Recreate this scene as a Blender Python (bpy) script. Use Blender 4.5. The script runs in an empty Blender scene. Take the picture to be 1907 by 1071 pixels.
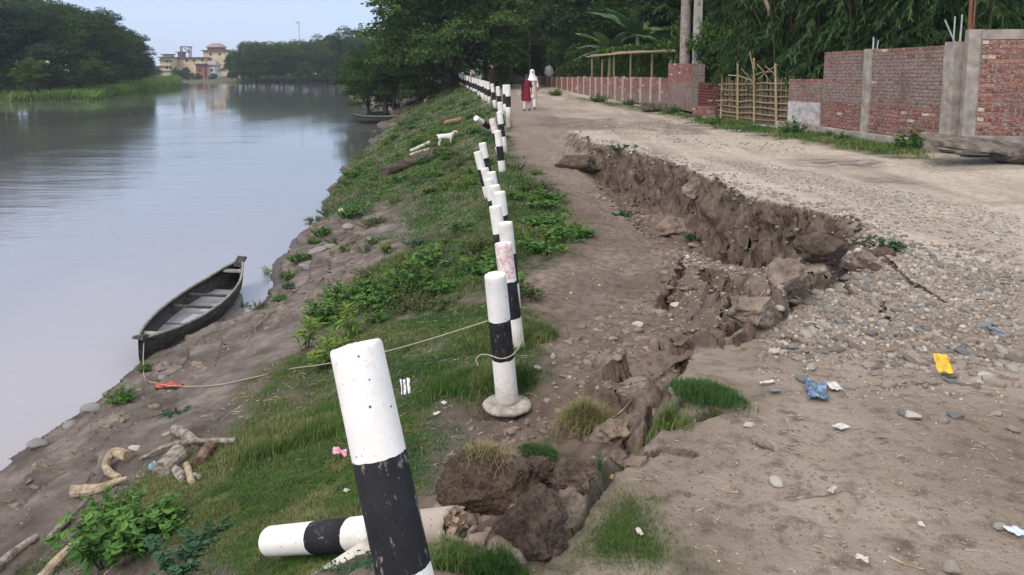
import bpy, math, random
import numpy as np
from mathutils import Vector, Matrix, noise as mnoise
random.seed(7)
rng = np.random.default_rng(11)
R = math.radians
scene = bpy.context.scene
COL = scene.collection
# ------------------------------------------------------------------ camera
FPX, PCX, PCY, PITCH, CZ = 1450.0, 953.5, 308.0, R(7.0), 1.7
cam_d = bpy.data.cameras.new('camera'); cam = bpy.data.objects.new('camera', cam_d); COL.objects.link(cam)
cam.location = (0, 0, CZ); cam.rotation_euler = (math.pi / 2 - PITCH, 0, 0)
cam_d.sensor_width = 36; cam_d.lens = FPX / 1907 * 36
cam_d.shift_y = (PCY - 535.5) / 1907
cam_d.clip_start = 0.05; cam_d.clip_end = 4000
scene.camera = cam
# ------------------------------------------------------------------ sky, sun, exposure
SUN_EL, SUN_AZ = R(42), R(215)          # azimuth measured clockwise from +Y (behind and left of the camera)
world = bpy.data.worlds.new('World'); scene.world = world; world.use_nodes = True
wn = world.node_tree.nodes; wl = world.node_tree.links
bg = wn['Background']
sky = wn.new('ShaderNodeTexSky'); sky.sky_type = 'NISHITA'; sky.sun_disc = False
sky.sun_elevation = SUN_EL; sky.sun_rotation = SUN_AZ
sky.air_density = 1.0; sky.dust_density = 0.6; sky.ozone_density = 1.6; sky.altitude = 0
# thin even overcast over the clear sky: pale blue low down, whiter overhead
geo = wn.new('ShaderNodeTexCoord'); sep = wn.new('ShaderNodeSeparateXYZ'); wl.new(geo.outputs['Generated'], sep.inputs[0])
rmp = wn.new('ShaderNodeValToRGB'); wl.new(sep.outputs[2], rmp.inputs[0])
SKY_STOPS = [(0.0, (.60, .70, .90)), (.05, (.54, .67, .93)), (.25, (.50, .64, .95)), (.5, (.90, .95, 1.05)), (1.0, (1.30, 1.28, 1.26))]
while len(rmp.color_ramp.elements) < 5: rmp.color_ramp.elements.new(.5)
for e_, (p_, c_) in zip(rmp.color_ramp.elements, SKY_STOPS): e_.position = p_; e_.color = (*c_, 1)
scl = wn.new('ShaderNodeMix'); scl.data_type = 'RGBA'; scl.blend_type = 'MULTIPLY'; scl.inputs[0].default_value = 1
wl.new(rmp.outputs[0], scl.inputs[6]); scl.inputs[7].default_value = (6.7, 6.7, 6.7, 1)
mxs = wn.new('ShaderNodeMix'); mxs.data_type = 'RGBA'; mxs.inputs[0].default_value = .88
wl.new(sky.outputs[0], mxs.inputs[6]); wl.new(scl.outputs[2], mxs.inputs[7])
wl.new(mxs.outputs[2], bg.inputs[0]); bg.inputs[1].default_value = 0.15
sd = bpy.data.lights.new('sun', 'SUN'); sd.energy = 2.0; sd.angle = R(24); sd.color = (1.0, 0.9, 0.78)
sun = bpy.data.objects.new('sun', sd); COL.objects.link(sun)
sdir = Vector((math.sin(SUN_AZ) * math.cos(SUN_EL), math.cos(SUN_AZ) * math.cos(SUN_EL), math.sin(SUN_EL)))
sun.rotation_euler = sdir.to_track_quat('Z', 'Y').to_euler()
scene.view_settings.view_transform = 'Standard'; scene.view_settings.look = 'None'
scene.view_settings.exposure = 0.24; scene.view_settings.gamma = 1
scene.cycles.max_bounces = 6; scene.cycles.diffuse_bounces = 3; scene.cycles.glossy_bounces = 3
scene.cycles.transparent_max_bounces = 6; scene.cycles.volume_bounces = 0

# ------------------------------------------------------------------ helpers
def px_dir(px, py):
    a = (px - PCX) / FPX; b = -(py - PCY) / FPX
    cp, sp = math.cos(PITCH), math.sin(PITCH)
    return np.array([a, cp + b * sp, -sp + b * cp])
def at_z(px, py, z):
    d = px_dir(px, py); t = (z - CZ) / d[2]
    return Vector((d[0] * t, d[1] * t, z))
def at_y(px, py, y):
    d = px_dir(px, py); t = y / d[1]
    return Vector((d[0] * t, y, CZ + d[2] * t))

def obj(name, verts, faces, mat=None, parent=None, smooth=False, attrs=None, mats=None, midx=None):
    me = bpy.data.meshes.new(name)
    if isinstance(verts, np.ndarray) and isinstance(faces, np.ndarray):
        nf, k = faces.shape
        me.vertices.add(len(verts)); me.vertices.foreach_set('co', verts.astype(np.float32).ravel())
        me.loops.add(nf * k); me.loops.foreach_set('vertex_index', faces.astype(np.int32).ravel())
        me.polygons.add(nf); me.polygons.foreach_set('loop_start', np.arange(0, nf * k, k, dtype=np.int32))
        me.update(calc_edges=True)
    else:
        me.from_pydata([tuple(v) for v in verts], [], [tuple(f) for f in faces]); me.update()
    if attrs:
        for an, av in attrs.items():
            at = me.attributes.new(an, 'FLOAT', 'POINT'); at.data.foreach_set('value', np.asarray(av, dtype=np.float32))
    for m in (mats or ([mat] if mat else [])): me.materials.append(m)
    if midx is not None: me.polygons.foreach_set('material_index', np.asarray(midx, dtype=np.int32))
    if smooth: me.polygons.foreach_set('use_smooth', np.ones(len(me.polygons), dtype=bool))
    o = bpy.data.objects.new(name, me); COL.objects.link(o)
    if parent: o.parent = parent
    return o
def tag(o, label=None, cat=None, group=None, kind=None):
    if label: o['label'] = label
    if cat: o['category'] = cat; o['kind'] = 'thing'
    if group: o['group'] = group
    if kind: o['kind'] = kind
    return o
def thing(name, label, cat, loc=(0, 0, 0), rz=0, group=None):
    o = bpy.data.objects.new(name, None); COL.objects.link(o); o.empty_display_size = .1
    o.location = loc; o.rotation_euler = (0, 0, rz)
    return tag(o, label, cat, group)
def children(o): return [c for c in bpy.data.objects if c.parent == o]
def copy_tree(o, parent=None):
    kids = children(o)
    c = o.copy(); COL.objects.link(c)
    c.parent = parent
    for k in kids: copy_tree(k, c)
    return c

class MB:
    def __init__(s): s.v = []; s.f = []; s.a = []; s.m = []; s.val = 0.0; s.mi = 0
    def add(s, vs, fs):
        n = len(s.v); s.v += [tuple(v) for v in vs]; s.f += [tuple(i + n for i in f) for f in fs]
        s.a += [s.val] * len(vs); s.m += [s.mi] * len(fs)
    def box(s, c, d, rot=None, jit=0.0, taper=None):
        vs = []
        for k in range(8):
            q = Vector(((-.5, .5)[k & 1] * d[0], (-.5, .5)[(k >> 1) & 1] * d[1], (-.5, .5)[(k >> 2) & 1] * d[2]))
            if taper and k >= 4: q.x *= taper; q.y *= taper
            if jit: q += Vector((random.uniform(-jit, jit), random.uniform(-jit, jit), random.uniform(-jit, jit)))
            if rot is not None: q = rot @ q
            vs.append(q + Vector(c))
        s.add(vs, [(0, 2, 3, 1), (4, 5, 7, 6), (0, 1, 5, 4), (2, 6, 7, 3), (0, 4, 6, 2), (1, 3, 7, 5)])
    def tube(s, pts, rads, n=8, cap=True, wob=0.0):
        pts = [Vector(p) for p in pts]
        if not isinstance(rads, (list, tuple)): rads = [rads] * len(pts)
        vs = []; fs = []; up = None
        for i, p in enumerate(pts):
            t = (pts[min(i + 1, len(pts) - 1)] - pts[max(i - 1, 0)])
            t = t.normalized() if t.length > 1e-9 else Vector((0, 0, 1))
            if up is None: up = Vector((0, 0, 1)) if abs(t.z) < .9 else Vector((1, 0, 0))
            a = t.cross(up); a = a.normalized() if a.length > 1e-6 else Vector((1, 0, 0)); b = t.cross(a).normalized(); up = -b
            for k in range(n):
                th = 2 * math.pi * k / n; rr = rads[i] * (1 + random.uniform(-wob, wob))
                vs.append(p + a * (math.cos(th) * rr) + b * (math.sin(th) * rr))
        for i in range(len(pts) - 1):
            for k in range(n):
                k2 = (k + 1) % n
                fs.append((i * n + k, (i + 1) * n + k, (i + 1) * n + k2, i * n + k2))
        if cap:
            fs.append(tuple(range(n))); fs.append(tuple(reversed(range((len(pts) - 1) * n, len(pts) * n))))
        s.add(vs, fs)
    def build(s, name, mat=None, parent=None, smooth=False, mats=None):
        return obj(name, s.v, s.f, mat, parent, smooth, {'tint': s.a}, mats, s.m if mats else None)

# vectorised value noise
def _h(ix, iy, iz, seed):
    n = (ix.astype(np.int64) * 374761393 + iy.astype(np.int64) * 668265263 + iz.astype(np.int64) * 1274126177 + seed * 144665) & 0x7fffffff
    n = ((n ^ (n >> 13)) * 1274126177) & 0x7fffffff
    n = ((n ^ (n >> 11)) * 668265263) & 0x7fffffff
    return ((n ^ (n >> 16)) & 0xffff) / 32767.5 - 1.0
def vnoise2(x, y, seed=0):
    xi = np.floor(x); yi = np.floor(y); fx = x - xi; fy = y - yi
    fx = fx * fx * (3 - 2 * fx); fy = fy * fy * (3 - 2 * fy); z = np.zeros_like(xi)
    a = _h(xi, yi, z, seed); b = _h(xi + 1, yi, z, seed); c = _h(xi, yi + 1, z, seed); d = _h(xi + 1, yi + 1, z, seed)
    return (a + (b - a) * fx) * (1 - fy) + (c + (d - c) * fx) * fy
def vnoise3(x, y, z, seed=0):
    zi = np.floor(z); fz = z - zi; fz = fz * fz * (3 - 2 * fz)
    def sl(zz):
        xi = np.floor(x); yi = np.floor(y); fx = x - xi; fy = y - yi
        fx = fx * fx * (3 - 2 * fx); fy = fy * fy * (3 - 2 * fy)
        a = _h(xi, yi, zz, seed); b = _h(xi + 1, yi, zz, seed); c = _h(xi, yi + 1, zz, seed); d = _h(xi + 1, yi + 1, zz, seed)
        return (a + (b - a) * fx) * (1 - fy) + (c + (d - c) * fx) * fy
    return sl(zi) * (1 - fz) + sl(zi + 1) * fz
def fbm2(x, y, s, oct=4, seed=0, gain=.5):
    r = 0; a = 1.0; t = 0
    for o in range(oct):
        r = r + a * vnoise2(x / s + 17.3 * o, y / s + 9.1 * o, seed + o); t += a; a *= gain; s = s / 2.03
    return r / t
def sstep(a, b, x):
    t = np.clip((x - a) / (b - a), 0, 1); return t * t * (3 - 2 * t)
def inpoly(x, y, poly):
    r = np.zeros(x.shape, bool); n = len(poly)
    for i in range(n):
        x1, y1 = poly[i]; x2, y2 = poly[(i + 1) % n]
        if y1 == y2: continue
        c = ((y1 > y) != (y2 > y)) & (x < (x2 - x1) * (y - y1) / (y2 - y1) + x1)
        r ^= c
    return r
def polydist(x, y, pts, vals=None):
    """distance to a polyline, and the interpolated per-vertex value at the nearest point"""
    best = np.full(x.shape, 1e9); bv = np.zeros(x.shape)
    for i in range(len(pts) - 1):
        x1, y1 = pts[i][:2]; x2, y2 = pts[i + 1][:2]
        dx, dy = x2 - x1, y2 - y1; L = dx * dx + dy * dy + 1e-12
        t = np.clip(((x - x1) * dx + (y - y1) * dy) / L, 0, 1)
        d = np.hypot(x - (x1 + t * dx), y - (y1 + t * dy))
        m = d < best; best = np.where(m, d, best)
        if vals is not None: bv = np.where(m, vals[i] + (vals[i + 1] - vals[i]) * t, bv)
    return (best, bv) if vals is not None else best

# ------------------------------------------------------------------ material helpers
class NT:
    def __init__(s, name, rough=.9, spec=.3):
        s.m = bpy.data.materials.new(name); s.m.use_nodes = True; s.t = s.m.node_tree
        s.b = s.t.nodes['Principled BSDF']; s.b.inputs['Roughness'].default_value = rough
        s.b.inputs['Specular IOR Level'].default_value = spec
    def n(s, typ, ins=None, **kw):
        q = s.t.nodes.new(typ)
        for k, v in kw.items(): setattr(q, k, v)
        for k, v in (ins or {}).items():
            if isinstance(v, bpy.types.NodeSocket): s.t.links.new(v, q.inputs[k])
            else: q.inputs[k].default_value = v
        return q
    def coord(s, kind='Object', scale=(1, 1, 1)):
        c = s.n('ShaderNodeTexCoord')
        return s.n('ShaderNodeMapping', {'Vector': c.outputs[kind], 'Scale': scale}).outputs[0]
    def noise(s, vec, scale, detail=4, rough=.55, dist=0.0):
        return s.n('ShaderNodeTexNoise', {'Vector': vec, 'Scale': scale, 'Detail': detail, 'Roughness': rough, 'Distortion': dist}).outputs['Fac']
    def ramp(s, fac, stops, interp='LINEAR'):
        r = s.n('ShaderNodeValToRGB', {'Fac': fac}); r.color_ramp.interpolation = interp
        while len(r.color_ramp.elements) < len(stops): r.color_ramp.elements.new(.5)
        for e, (p, c) in zip(r.color_ramp.elements, stops):
            e.position = p; e.color = (c[0], c[1], c[2], 1) if not isinstance(c, (int, float)) else (c, c, c, 1)
        return r.outputs[0]
    def mix(s, fac, a, b, mode='MIX'):
        q = s.n('ShaderNodeMix', data_type='RGBA', blend_type=mode)
        for i, v in ((0, fac), (6, a), (7, b)):
            if isinstance(v, bpy.types.NodeSocket): s.t.links.new(v, q.inputs[i])
            else: q.inputs[i].default_value = v if i == 0 else (v[0], v[1], v[2], 1)
        return q.outputs[2]
    def math(s, op, a, b=0.0, clamp=False):
        q = s.n('ShaderNodeMath', operation=op); q.use_clamp = clamp
        for i, v in ((0, a), (1, b)):
            if isinstance(v, bpy.types.NodeSocket): s.t.links.new(v, q.inputs[i])
            else: q.inputs[i].default_value = v
        return q.outputs[0]
    def attr(s, name): return s.n('ShaderNodeAttribute', attribute_name=name).outputs['Fac']
    def color(s, c):
        if isinstance(c, bpy.types.NodeSocket): s.t.links.new(c, s.b.inputs['Base Color'])
        else: s.b.inputs['Base Color'].default_value = (c[0], c[1], c[2], 1)
    def bump(s, h, dist=.01, strength=1.0):
        q = s.n('ShaderNodeBump', {'Height': h, 'Distance': dist, 'Strength': strength}); s.t.links.new(q.outputs[0], s.b.inputs['Normal'])
def simple(name, c1, c2=None, scale=8, rough=.9, spec=.3, bump=0.0, detail=4, coord='Object', lo=.35, hi=.65):
    t = NT(name, rough, spec); v = t.coord(coord)
    if c2 is None: t.color(c1)
    else: t.color(t.ramp(t.noise(v, scale, detail), [(lo, c1), (hi, c2)]))
    if bump: t.bump(t.noise(v, scale * 2.5, 6), bump)
    return t.m
def leafmat(name, cols, rough=.75, trans=0.0, spec=.15):
    t = NT(name, rough, spec)
    n = len(cols)
    t.color(t.ramp(t.attr('tint'), [(i / (n - 1), c) for i, c in enumerate(cols)]))
    if trans:
        tr = t.n('ShaderNodeBsdfTranslucent'); t.t.links.new(t.b.inputs['Base Color'].links[0].from_socket, tr.inputs[0])
        mx = t.n('ShaderNodeMixShader', {0: trans, 1: t.b.outputs[0], 2: tr.outputs[0]})
        t.t.links.new(mx.outputs[0], t.t.nodes['Material Output'].inputs[0])
    return t.m
# ------------------------------------------------------------------ the lie of the land
WZ = -2.1
SHORE = [(-4.3, -10), (-4.5, 3), (-4.95, 7.5), (-4.8, 8.3), (-4.85, 9.3), (-4.75, 10.4), (-4.0, 11.9), (-4.3, 13.6), (-4.9, 18.4), (-6.2, 30.6), (-7.9, 50), (-10, 69), (-17, 95), (-30, 150), (-46, 215), (-62, 224), (-84, 228), (-100, 236), (-112, 262), (-125, 285), (-160, 300), (-420, 330)]
SHORE_Y = np.array([p[1] for p in SHORE]); SHORE_X = np.array([p[0] for p in SHORE])
POSTL = np.array([(-.7, -10), (-.6, 2), (-.05, 5.2), (0, 6.4), (-.1, 10), (-.2, 17), (-.15, 23), (-.9, 38), (-1.6, 43), (-4.3, 60), (-9, 75), (-24, 150), (-40, 220), (-90, 400), (-90, 2000)])
ZP_Y = [-10, 1.6, 2.4, 3.4, 5.2, 6.4, 8, 13, 15, 17, 19, 22, 25, 43, 60, 90, 250]
ZP_Z = [0, 0, -.1, -.48, -.56, -.62, -.75, -.72, -.7, -.55, -.45, -.2, .1, .22, .5, .3, .3]
# top edge of the scarp, traced at road level (x, y) and how wide each stretch of it breaks down
_SC = [(1045, 236, .3), (1075, 247, .25), (1110, 262, .15), (1150, 272, .1), (1200, 285, .1), (1250, 300, .1), (1330, 335, .1), (1400, 362, .1), (1480, 382, .1), (1560, 402, .12), (1620, 428, .2), (1650, 455, .4), (1640, 480, .5), (1590, 505, .45), (1520, 545, .4), (1460, 590, .25), (1425, 612, .15), (1370, 640, .12), (1290, 648, .1), (1250, 675, .1), (1235, 715, .12), (1262, 765, .15), (1225, 815, .15), (1165, 862, .12), (1120, 905, .12), (1095, 950, .2), (1050, 1010, .4), (1000, 1090, .6)]
SC_W = [at_z(a, b, 0)[:2] for a, b, _ in _SC]; SC_V = [c for *_, c in _SC]
# polygon of the lowered (river) side, closed far to the left; beyond its upper end the two sides merge
SC_POLY = [(1.2, 40), (1.6, 27)] + [tuple(p) for p in SC_W] + [(-.2, 2.2), (-.4, -20), (-500, -20), (-500, 40)]
# crack that opens between the fallen blocks and the slab
_CR = [(1320, 455), (1385, 478), (1425, 505), (1428, 545), (1405, 590), (1368, 640), (1300, 668), (1262, 700), (1238, 760), (1215, 800), (1150, 850), (1090, 885), (1050, 900), (1030, 950), (960, 1010)]
CR_D = [.3, .4, .6, .7, .65, .7, .5, .55, .5, .4, .35, .4, .4, .3, .05]
CR_W = [tuple(at_z(a, b, -.25)[:2]) for a, b in _CR]
# ditch at the foot of the cliff
_DT = [(1085, 265), (1130, 330), (1190, 370), (1250, 420), (1330, 450), (1400, 468), (1440, 470)]
DT_D = [.1, .35, .3, .25, .4, .4, .1]
DT_W = [tuple(at_z(a, b, -.75)[:2]) for a, b in _DT]

def river_side(x, y, fine=True):
    xs = np.interp(y, SHORE_Y, SHORE_X)
    xp = np.interp(y, POSTL[:, 1], POSTL[:, 0])
    zp = np.interp(y, ZP_Y, ZP_Z)
    xs = xs + fbm2(x, y, 2.5, 3, 5) * np.clip(y * .035, .3, 4)
    t = (x - xs) / np.maximum(xp - xs, .5)
    f = np.where(t < 1, np.clip(t, 0, 1) ** .8 * .93 + .07 * np.clip(t, 0, 1), 1)
    z = WZ + (zp - WZ) * f
    z = z + np.where(t > 1, np.clip((x - xp), 0, 2.5) * -.05, 0)
    z = np.where(x < xs, WZ - np.clip((xs - x) * .35, 0, 3.0), z)
    # lumps of the bank, terraces in the mud
    k = np.clip(t, 0, 1) * (1 - .75 * sstep(.8, 1.1, t))
    z = z + k * (fbm2(x, y, 1.6, 4, 21) * .16 + np.abs(fbm2(x, y, .7, 3, 33)) * .10)
    z = z + np.where((t > 0) & (t < .35), (np.round((z + fbm2(x, y, .8, 2, 8) * .06) / .13) * .13 - z) * .55, 0)
    return z, t
def road_side(x, y):
    z = np.clip((y - 27) * .010, 0, .32) * (1 - sstep(1, 8, x) * .4)
    z = z + sstep(4.5, 8.5, x + (y - 20) * .08) * .12 * (y < 70)
    z = z + fbm2(x, y, 3.5, 3, 55) * .035
    # wheel ruts / puddle hollows
    z = z - .05 * np.exp(-(((x - 6.3) / 1.0) ** 2 + ((y - 13.2) / .9) ** 2))
    return z
def far_bank(x, y):
    """left bank: reed spit and wood beyond, and the end of the river"""
    P = [(-400, 20), (-200, 55), (-75, 84), (-60, 92), (-53, 97), (-60, 125), (-66, 150), (-71, 168), (-80, 176), (-100, 190), (-160, 205), (-420, 230)]
    d = polydist(x, y, P); ins = inpoly(x, y, P + [(-500, 230), (-500, 20)])
    sd = np.where(ins, d, -d)
    return np.clip(sd * .16, -3, .9)
def H(x, y, parts=False):
    x = np.asarray(x, float); y = np.asarray(y, float)
    zr, t = river_side(x, y); zR = road_side(x, y)
    wob = fbm2(x, y, .55, 4, 71) * .14 + fbm2(x, y, .16, 2, 75) * .035
    d, w = polydist(x, y, SC_W, SC_V)
    ins = inpoly(x, y, SC_POLY)
    sd = np.where(ins, d, -d) + wob * np.clip(w * 3 + .12, 0, 1.2) * sstep(30, 24, y)
    # towards the far end both levels meet
    fade = sstep(21, 26, y)
    blend = sstep(-.02, 1, sd / np.maximum(w * 2.2, .1) + .0)
    lat = sstep(2.5, -1.2, x - np.interp(y, POSTL[:, 1], POSTL[:, 0]) - 1.5)
    low = zR + (zr - zR) * np.where(y > 26, lat, np.clip(blend * (1 - fade) + lat * fade, 0, 1))
    # piled soil in front of the cliff and gravel apron: the lower side is lumpy
    m = ins * sstep(1.8, .2, d) * (1 - fade)
    low = low + m * (fbm2(x, y, .5, 4, 91) * .10 + np.abs(fbm2(x, y, .22, 3, 95)) * .07)
    # raised blocks left of the crack (back-tilted)
    for (bx, by), h, r in BUMPS:
        low = low + h * (1 if bx < .1 and by < 6 else sstep(.0, .25, sd)) * np.exp(-(((x - bx) ** 2 + (y - by) ** 2) / (r * r)) ** 1.6)
    so, sg, sm = slabs(x, y)
    dc0 = polydist(x, y, CR_W)
    sm = sm * sstep(-.03, .04, sd)
    kn = np.clip((y - 3.2) / 3.2, .25, 1)
    low = low + sm * (so * (.45 + .55 * kn) + .22 * kn * sstep(.09, .03, dc0 / np.maximum(y, 1)) - sg * .15 * (.5 + .5 * kn))
    dc, dep = polydist(x, y, CR_W, CR_D)
    cw = .085 + .035 * fbm2(x, y, .3, 3, 44)
    low = low - dep * (1 - sstep(cw * .3, cw * 1.5, dc + wob * .25))
    dd, dep2 = polydist(x, y, DT_W, DT_D)
    low = low - dep2 * (1 - sstep(.05, .65, dd + wob * .5)) * sstep(-.1, .25, sd)
    # small cracks in the road slab
    for P in CRK:
        dk = polydist(x, y, P) + fbm2(x, y, .12, 2, 61) * .02
        low = low - .05 * (1 - sstep(.008, .03, dk))
    # surface grain
    land = low > WZ - .2
    near = sstep(40, 6, y)
    low = low + land * near * (fbm2(x, y, .35, 4, 13, .6) * .026 + np.abs(fbm2(x, y, .13, 3, 19)) * .012 + fbm2(x, y, .06, 2, 17) * .006) * np.where(sd > .05, 1.6, .55)
    fb = far_bank(x, y) + WZ
    z = np.where(x < -30, np.maximum(low, np.where((y > 60) & (y < 232), fb + fbm2(x, y, 9, 3, 3) * .3, low)), low)
    z = np.where(y > 232, np.maximum(z, np.where(x < np.interp(y, SHORE_Y, SHORE_X) + 2, np.clip((y - 296 + (x + 125) * .1) * .1, -3, 1) + WZ, z)), z)
    z = np.where((y > 300), np.maximum(z, -.6), z)
    if parts: return z, t, sd, ins, d
    return z
BUMPS = [((-.02, 5.12), -.15, .30)]
def _bp(px, py, z, h, r): p = at_z(px, py, z); BUMPS.append(((p.x, p.y), h, r))
_bp(1350, 480, -.5, .12, .6); _bp(1090, 690, -.5, .10, .6); _bp(1075, 300, -.5, .22, .45)
_bp(1160, 715, -.4, .24, .26); _bp(1265, 625, -.35, .22, .30); _bp(1365, 520, -.35, .18, .35); _bp(1530, 490, -.4, .18, .6); _bp(1590, 520, -.3, .10, .4)
# slabs of soil that broke off and tilted back along the crack: one cell each, with its own height and tilt
_vr = random.Random(5); VC = []
for _k in range(260):
    _i = _vr.randrange(len(CR_W) - 1); _t = _vr.random(); _a = CR_W[_i]; _b = CR_W[_i + 1]; _p = (_a[0] + (_b[0] - _a[0]) * _t, _a[1] + (_b[1] - _a[1]) * _t)
    _s = .075 * _p[1]; _q = (_p[0] + _vr.uniform(-1.5, .35) * _s * 1.2, _p[1] + _vr.uniform(-.6, .6) * _s)
    if all(math.hypot(_q[0] - c[0], _q[1] - c[1]) > .047 * _p[1] + .03 for c in VC): VC.append((_q[0], _q[1], _vr.uniform(-.10, .07), _vr.uniform(.05, .45), _vr.uniform(-.35, .25)))
VCN = np.array(VC)
def slabs(x, y):
    """height offset, crack depth factor and mask of the broken slabs"""
    out = np.zeros(x.shape); gap = np.zeros(x.shape); msk = np.zeros(x.shape)
    box = (x > -1.2) & (x < 4) & (y > 2.2) & (y < 10)
    if not box.any(): return out, gap, msk
    xx = x[box]; yy = y[box]; wx = xx + .07 * vnoise2(xx / .13, yy / .13, 301); wy = yy + .07 * vnoise2(xx / .13, yy / .13, 302)
    d1 = np.full(xx.shape, 9e9); d2 = d1.copy(); o1 = np.zeros(xx.shape)
    for cx, cy, h, tx, ty in VCN:
        d = np.hypot(wx - cx, wy - cy); o = h + np.clip(tx * (xx - cx) + ty * (yy - cy), -.2, .2); m = d < d1
        d2 = np.where(m, d1, np.minimum(d2, d)); o1 = np.where(m, o, o1); d1 = np.where(m, d, d1)
    dc = polydist(xx, yy, CR_W); s_ = .10 * yy
    mk = sstep(1.35, .75, dc / s_)
    out[box] = o1; gap[box] = 1 - sstep(.004, .022 + .004 * yy, d2 - d1); msk[box] = mk
    return out, gap, msk
CRK = [[tuple(at_z(a, b, 0)[:2]) for a, b in L] for L in (
    [(1640, 470), (1690, 520), (1760, 560)], [(1560, 500), (1580, 545), (1640, 560), (1655, 600)],
    [(1170, 865), (1235, 840), (1290, 852)], [(1370, 640), (1400, 625), (1470, 625), (1500, 640)], [(1240, 800), (1330, 770)])]

def ground(px, py):
    """the point of the ground that shows at this place in the photograph (ray march on the height function)"""
    d = px_dir(px, py); tt = np.geomspace(1.5, 500, 1600) / d[1]
    X = d[0] * tt; Y = d[1] * tt; Z = CZ + d[2] * tt
    h = H(X, Y); k = np.argmax(Z < h)
    if k == 0: return at_z(px, py, 0)
    t0, t1 = tt[k - 1], tt[k]; ts = np.linspace(t0, t1, 12)
    Z = CZ + d[2] * ts; h = H(d[0] * ts, d[1] * ts); j = max(1, np.argmax(Z < h))
    t = ts[j]
    return Vector((d[0] * t, d[1] * t, float(h[j])))
def gz(x, y): return float(H(np.array([x]), np.array([y]))[0])
def gpoly(pts): return [tuple(ground(a, b)[:2]) for a, b in pts]

# ---- what covers it, traced as patches on the ground
GRASS = [gpoly(p) for p in (
    # big bank patch, near part
    [(20, 1066), (150, 985), (190, 930), (260, 880), (330, 850), (390, 800), (440, 735), (500, 680), (560, 650), (600, 640), (700, 590), (830, 560), (900, 560), (990, 575), (1040, 620), (1000, 680), (1010, 730), (900, 745), (850, 770), (880, 830), (830, 860), (790, 920), (700, 960), (690, 1068), (400, 1069), (150, 1069)],
    [(560, 650), (590, 560), (640, 520), (720, 480), (745, 455), (700, 440), (740, 400), (650, 400), (570, 425), (600, 370), (665, 300), (720, 245), (745, 205), (800, 175), (850, 150), (905, 165), (925, 200), (950, 260), (985, 300), (1050, 365), (1080, 400), (1070, 430), (1100, 445), (1040, 480), (960, 520), (990, 575), (900, 570), (830, 560), (700, 600)],
)]
GRASS2 = [gpoly(p) for p in (
    [(1140, 905), (1190, 900), (1220, 920), (1240, 980), (1290, 1040), (1330, 1069), (1050, 1069), (1030, 1000), (1080, 950)],
    [(1255, 720), (1310, 700), (1370, 720), (1385, 755), (1330, 775), (1270, 770)],
    [(950, 830), (1040, 820), (1060, 860), (1010, 880), (960, 870)],
    [(1010, 172), (1120, 196), (1250, 218), (1330, 240), (1470, 262), (1560, 278), (1700, 300), (1770, 300), (1760, 268), (1640, 250), (1480, 238), (1300, 214), (1180, 196), (1080, 182)],
)]
MUDDY = [gpoly(p) for p in ([(630, 430), (700, 400), (760, 420), (740, 470), (640, 480)], [(840, 770), (900, 745), (1000, 745), (1010, 800), (960, 830), (870, 820)])]
def pmask(x, y, polys, soft=.12):
    r = np.zeros(x.shape)
    for P in polys:
        d = polydist(x, y, P + [P[0]]); i = inpoly(x, y, P); sd = np.where(i, d, -d)
        s = soft * (1 + .08 * y)
        r = np.maximum(r, sstep(-s, s, sd + fbm2(x, y, .5, 3, 3) * s * 1.6))
    return r

# ---- the sheet of ground
NU, NV = 1150, 1250
u = np.interp(np.linspace(0, 1, NU), [0, .12, .93, 1], [-1, -.46, .72, 1])
vv = np.concatenate([np.linspace(-6, 1.4, 12)[:-1], np.geomspace(1.4, 60, NV - 211), np.geomspace(60, 1500, 201)[1:]])
Y = np.repeat(vv, NU); Wd = .95 * np.maximum(Y, 1) + 2.0; X = np.tile(u, len(vv)) * Wd
NV = len(vv)
Z, T_, SD, INS, DSC = H(X, Y, True)
COVER = dict(
    grass=np.clip(np.maximum(pmask(X, Y, GRASS), pmask(X, Y, GRASS2)) - pmask(X, Y, MUDDY), 0, 1))
# soil faces: push cliff vertices sideways so they read as broken earth, not as a curtain
Zg = Z.reshape(NV, NU)
gx = np.gradient(Zg, axis=1) / np.gradient(X.reshape(NV, NU), axis=1)
gy = np.gradient(Zg, axis=0) / np.gradient(Y.reshape(NV, NU), axis=0)
slope = np.hypot(gx, gy).ravel()
st = sstep(.9, 2.5, slope) * (Y < 40) * (Y > 1.5)
amp = .10 * st * np.clip(Y / 11, .12, 1)
nx = .9 * vnoise3(X / .34, Y / .34, Z / .13, 5) + .15 * vnoise3(X / .05, Y / .05, Z / .055, 25) + .7 * vnoise3(X / .11, Y / .11, Z / .12, 6)
ny = .9 * vnoise3(X / .34, Y / .34, Z / .13, 15) + .15 * vnoise3(X / .05, Y / .05, Z / .055, 35) + .7 * vnoise3(X / .11, Y / .11, Z / .12, 16)
Xd = X + nx * amp; Yd = Y + ny * amp
ii = (np.arange(NV - 1)[:, None] * NU + np.arange(NU - 1)[None, :]).ravel()
GF = np.stack([ii, ii + 1, ii + NU + 1, ii + NU], 1)
roadm = np.where(INS, sstep(.15, 0, DSC), 1.0) * np.where(Y > 9, sstep(.5, 1.1, X - np.interp(Y, POSTL[:, 1], POSTL[:, 0])), 1)
roadm = roadm * np.where(Y > 22, sstep(.3, 4.5, X + 1.6 * fbm2(X, Y * .5, 1.3, 4, 77) - np.interp(Y, POSTL[:, 1], POSTL[:, 0]) - .6), 1)
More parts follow.
